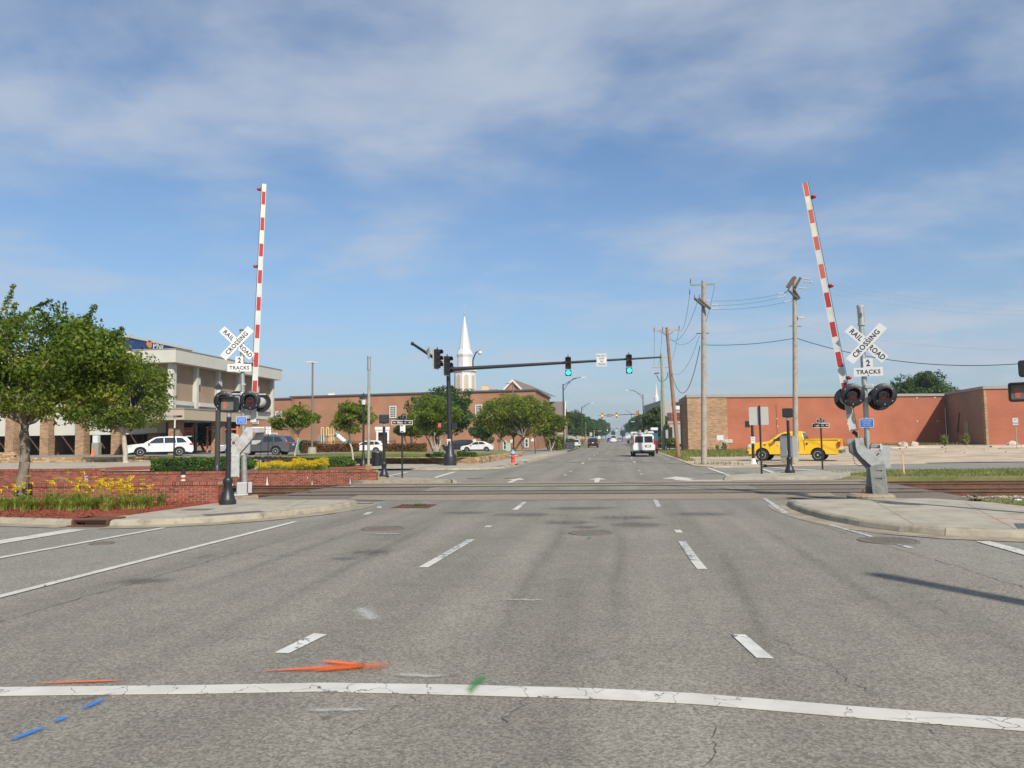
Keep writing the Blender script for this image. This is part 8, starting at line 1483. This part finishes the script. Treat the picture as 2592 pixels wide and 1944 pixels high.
p_ = lat(1286, 88, .42); t = thing('utility_box', 'pale green transformer box on the lawn under the broad tree', 'utility box', p_, face(p_)); k = 88 / FPX; MB().box((0, 0, .45), (12.5 * k, .6, .95)).build('cabinet', mat('box_green', (.30, .40, .30), .6), t, bevel=.03); MB().box((0, 0, .94), (12.9 * k, .66, .06)).build('lid', MC['box_green'], t)
p_ = lat(1995, 46.9, .05); k = 46.9 / FPX; t = thing('signal_cabinet', 'tall grey steel signal cabinet between the pickup and the wooden pole', 'cabinet', p_, face(p_) - R(24)); GC = mat('cabinet_grey', (.30, .315, .31), .5, metal=.25, var=.06)
MB().box((0, 0, 1.02), (.82, .62, 1.25)).build('cabinet', GC, t, bevel=.02); MB().box((0, 0, 1.66), (.86, .66, .05)).build('roof', GC, t); MB().box((0, 0, .20), (.80, .58, .40)).build('base', CONC, t)
for x in (.02, .16): MB().bb(x, x + .05, -.322, -.312, .52, .78).build('vent', SIGNW, t)
MB().bb(-.30, -.22, -.335, -.312, .9, 1.1).build('latch', GALV, t)
for px_, d_, l in ((477, 47.8, 'black looped bicycle rack beside the box hedge'), (668, 46, 'black looped bicycle rack behind the yellow lilies'), (690, 47, 'second black looped bicycle rack nearer the small tree')):
    p_ = lat(px_, d_, .22); t = thing('bike_rack', l, 'bike rack', p_, face(p_))
    for i in range(3): MB().tube([(-.9 + i * .6 + .32 * math.cos(R(a)), .1 * i, .35 + .32 * math.sin(R(a)) if a != -90 else .0) for a in range(180, -1, -20)], .028, 6).build('loop', BLACKP, t); MB().cyl((-.9 + i * .6 - .32, .1 * i, -.1), (-.9 + i * .6 - .32, .1 * i, .36), .028, n=6).cyl((-.9 + i * .6 + .32, .1 * i, -.1), (-.9 + i * .6 + .32, .1 * i, .36), .028, n=6).build('legs', BLACKP, t, kind='stuff')
p_ = lat(235, 71, .66); t = thing('traffic_cone', 'orange traffic cone in front of a bank pier', 'cone', p_); MB().lathe([(.20, 0), (.20, .04), (.15, .05), (.04, .74)], 12).build('cone', mat('cone_orange', (.85, .16, .03), .5), t)
# playground with fence
GRN = mat('slide_green', (.01, .26, .17), .35); YB = mat('bar_yellow', (.62, .50, .22), .5); dd = 112; kp = dd / FPX
def PP(px_, py_, d_=dd): return at(px_, py_ , d_)
p_ = PP(870, 1110); p_.z = 0.05; t = thing('play_slide', 'green and white tube slide in the school playground', 'slide', p_); q = MB(); A_, B_ = PP(849, 1098) - p_, PP(882, 1127) - p_; n_ = 7
for i in range(n_): (q.tube([A_.lerp(B_, i / n_), A_.lerp(B_, (i + .96) / n_)], .36, 12)).build('tube_section', (GRN if i in (0, 5, 6) else TRIM), t, smooth=True) ; q = MB()
p_ = PP(835, 1122); p_.z = .05; t = thing('climbing_frame', 'pale yellow climbing frame with arches and hooks beside the slide', 'climbing frame', p_)
for a in (813, 819, 826, 832, 838, 845): b0, b1 = PP(a, 1122) - p_, PP(a, 1085) - p_; b0.z = 0; MB().cyl(b0, b1, .07, n=8).build('post', YB, t)
for a, b in ((813, 819), (826, 832), (838, 845)): MB().tube([PP(a + (b - a) * (1 - math.cos(R(u))) / 2, 1085 - 3 * math.sin(R(u))) - p_ for u in range(0, 181, 30)], .07, 6).build('arch', YB, t)
for y in (1101, 1109, 1114, 1119): MB().cyl(PP(832, y) - p_, PP(846, y) - p_, .06, n=6).build('rung', YB, t)
MB().box(PP(818, 1114, dd + 1) - p_, (1.3, .3, 1.5)).build('play_panel', mat('panel_blue', (.25, .33, .42), .6), t)
p_ = PP(827, 1112, 108); p_.z = .05; t = thing('brick_pier', 'red brick pier in the playground fence', 'pier', p_, face(p_)); MB().box((0, 0, 1.2), (.55, .5, 2.4)).build('pier', REDB, t); MB().box((0, 0, 2.44), (.65, .6, .1)).build('cap', COPD, t)
a_, b_ = lat(806, 107, .05), lat(1000, 104, .05); v = b_ - a_; t = thing('playground_fence', 'black picket fence in front of the playground', 'fence', a_, math.atan2(v.y, v.x)); Lf = v.length; MB().bb(0, Lf, -.02, .02, 1.62, 1.66).build('top_rail', BLACKP, t); MB().bb(0, Lf, -.02, .02, .15, .19).build('bottom_rail', BLACKP, t); q = MB(); [q.bb(i * .16, i * .16 + .025, -.012, .012, .05, 1.8) for i in range(int(Lf / .16))]; q.build('pickets', BLACKP, t, kind='stuff')
for i in range(6): MB().bb(i * Lf / 5 - .04, i * Lf / 5 + .04, -.04, .04, 0, 1.9).build('post', BLACKP, t)
for px_, d_, l, h_ in ((745, 92, 'teal play panel behind the grey SUV', 1.3), (787, 100, 'green play panel beside the car park lamp', 1.4)): p_ = lat(px_, d_, .5); t = thing('play_station', l, 'play panel', p_, face(p_)); MB().bb(-.7, .7, -.1, .1, .3, h_).build('panel', GRN, t); MB().bb(-.8, -.7, -.1, .1, 0, h_ + .3).build('post', GRN, t); MB().bb(.7, .8, -.1, .1, 0, h_ + .3).build('post', GRN, t)
for a, b, l in ((12, 66, 'grey tank and hardware beside the grey building' , ),): pass
p_ = lat(1700, 108, .05); t = thing('timber_fence', 'low dark timber rail beside the grey building hedge', 'fence', p_, face(p_)); MB().bb(-2.4, 1.6, -.05, .05, .4, .75).build('rail', TIE, t); [MB().bb(x, x + .15, -.06, .06, 0, .8).build('post', TIE, t) for x in (-2.4, -.4, 1.4)]
p_ = lat(1823, 90, .1); t = thing('meter_box', 'small white meter box on the tan brick wall', 'meter box', p_, face(p_)); MB().box((0, 0, 1.55), (.75, .4, .6)).build('box', SIGNW, t); MB().cyl((0, 0, 0), (0, 0, 1.3), .05, n=6).build('pipe', GALV, t)
p_ = G(2578, 1277, -.05); t = thing('white_stone', 'white painted stone in the grass at the right edge', 'rock', p_); MB().ball((0, 0, .06), .10, 9, 7, (1.3, .8, .8)).build('stone', SIGNW, t)

# ------------------------------------------------------------------ summer haze
hm = bpy.data.materials.new('haze_air'); hm.use_nodes = True; t_ = hm.node_tree; t_.nodes.remove(t_.nodes['Principled BSDF'])
pv = t_.nodes.new('ShaderNodeVolumePrincipled'); pv.inputs['Color'].default_value = (.86, .91, 1, 1); pv.inputs['Density'].default_value = .00027; pv.inputs['Anisotropy'].default_value = .2; t_.links.new(pv.outputs[0], t_.nodes['Material Output'].inputs['Volume'])
o = MB().bb(-3100, 3100, -100, 4100, -1.6, 34).build('haze', hm); o['kind'] = 'stuff'
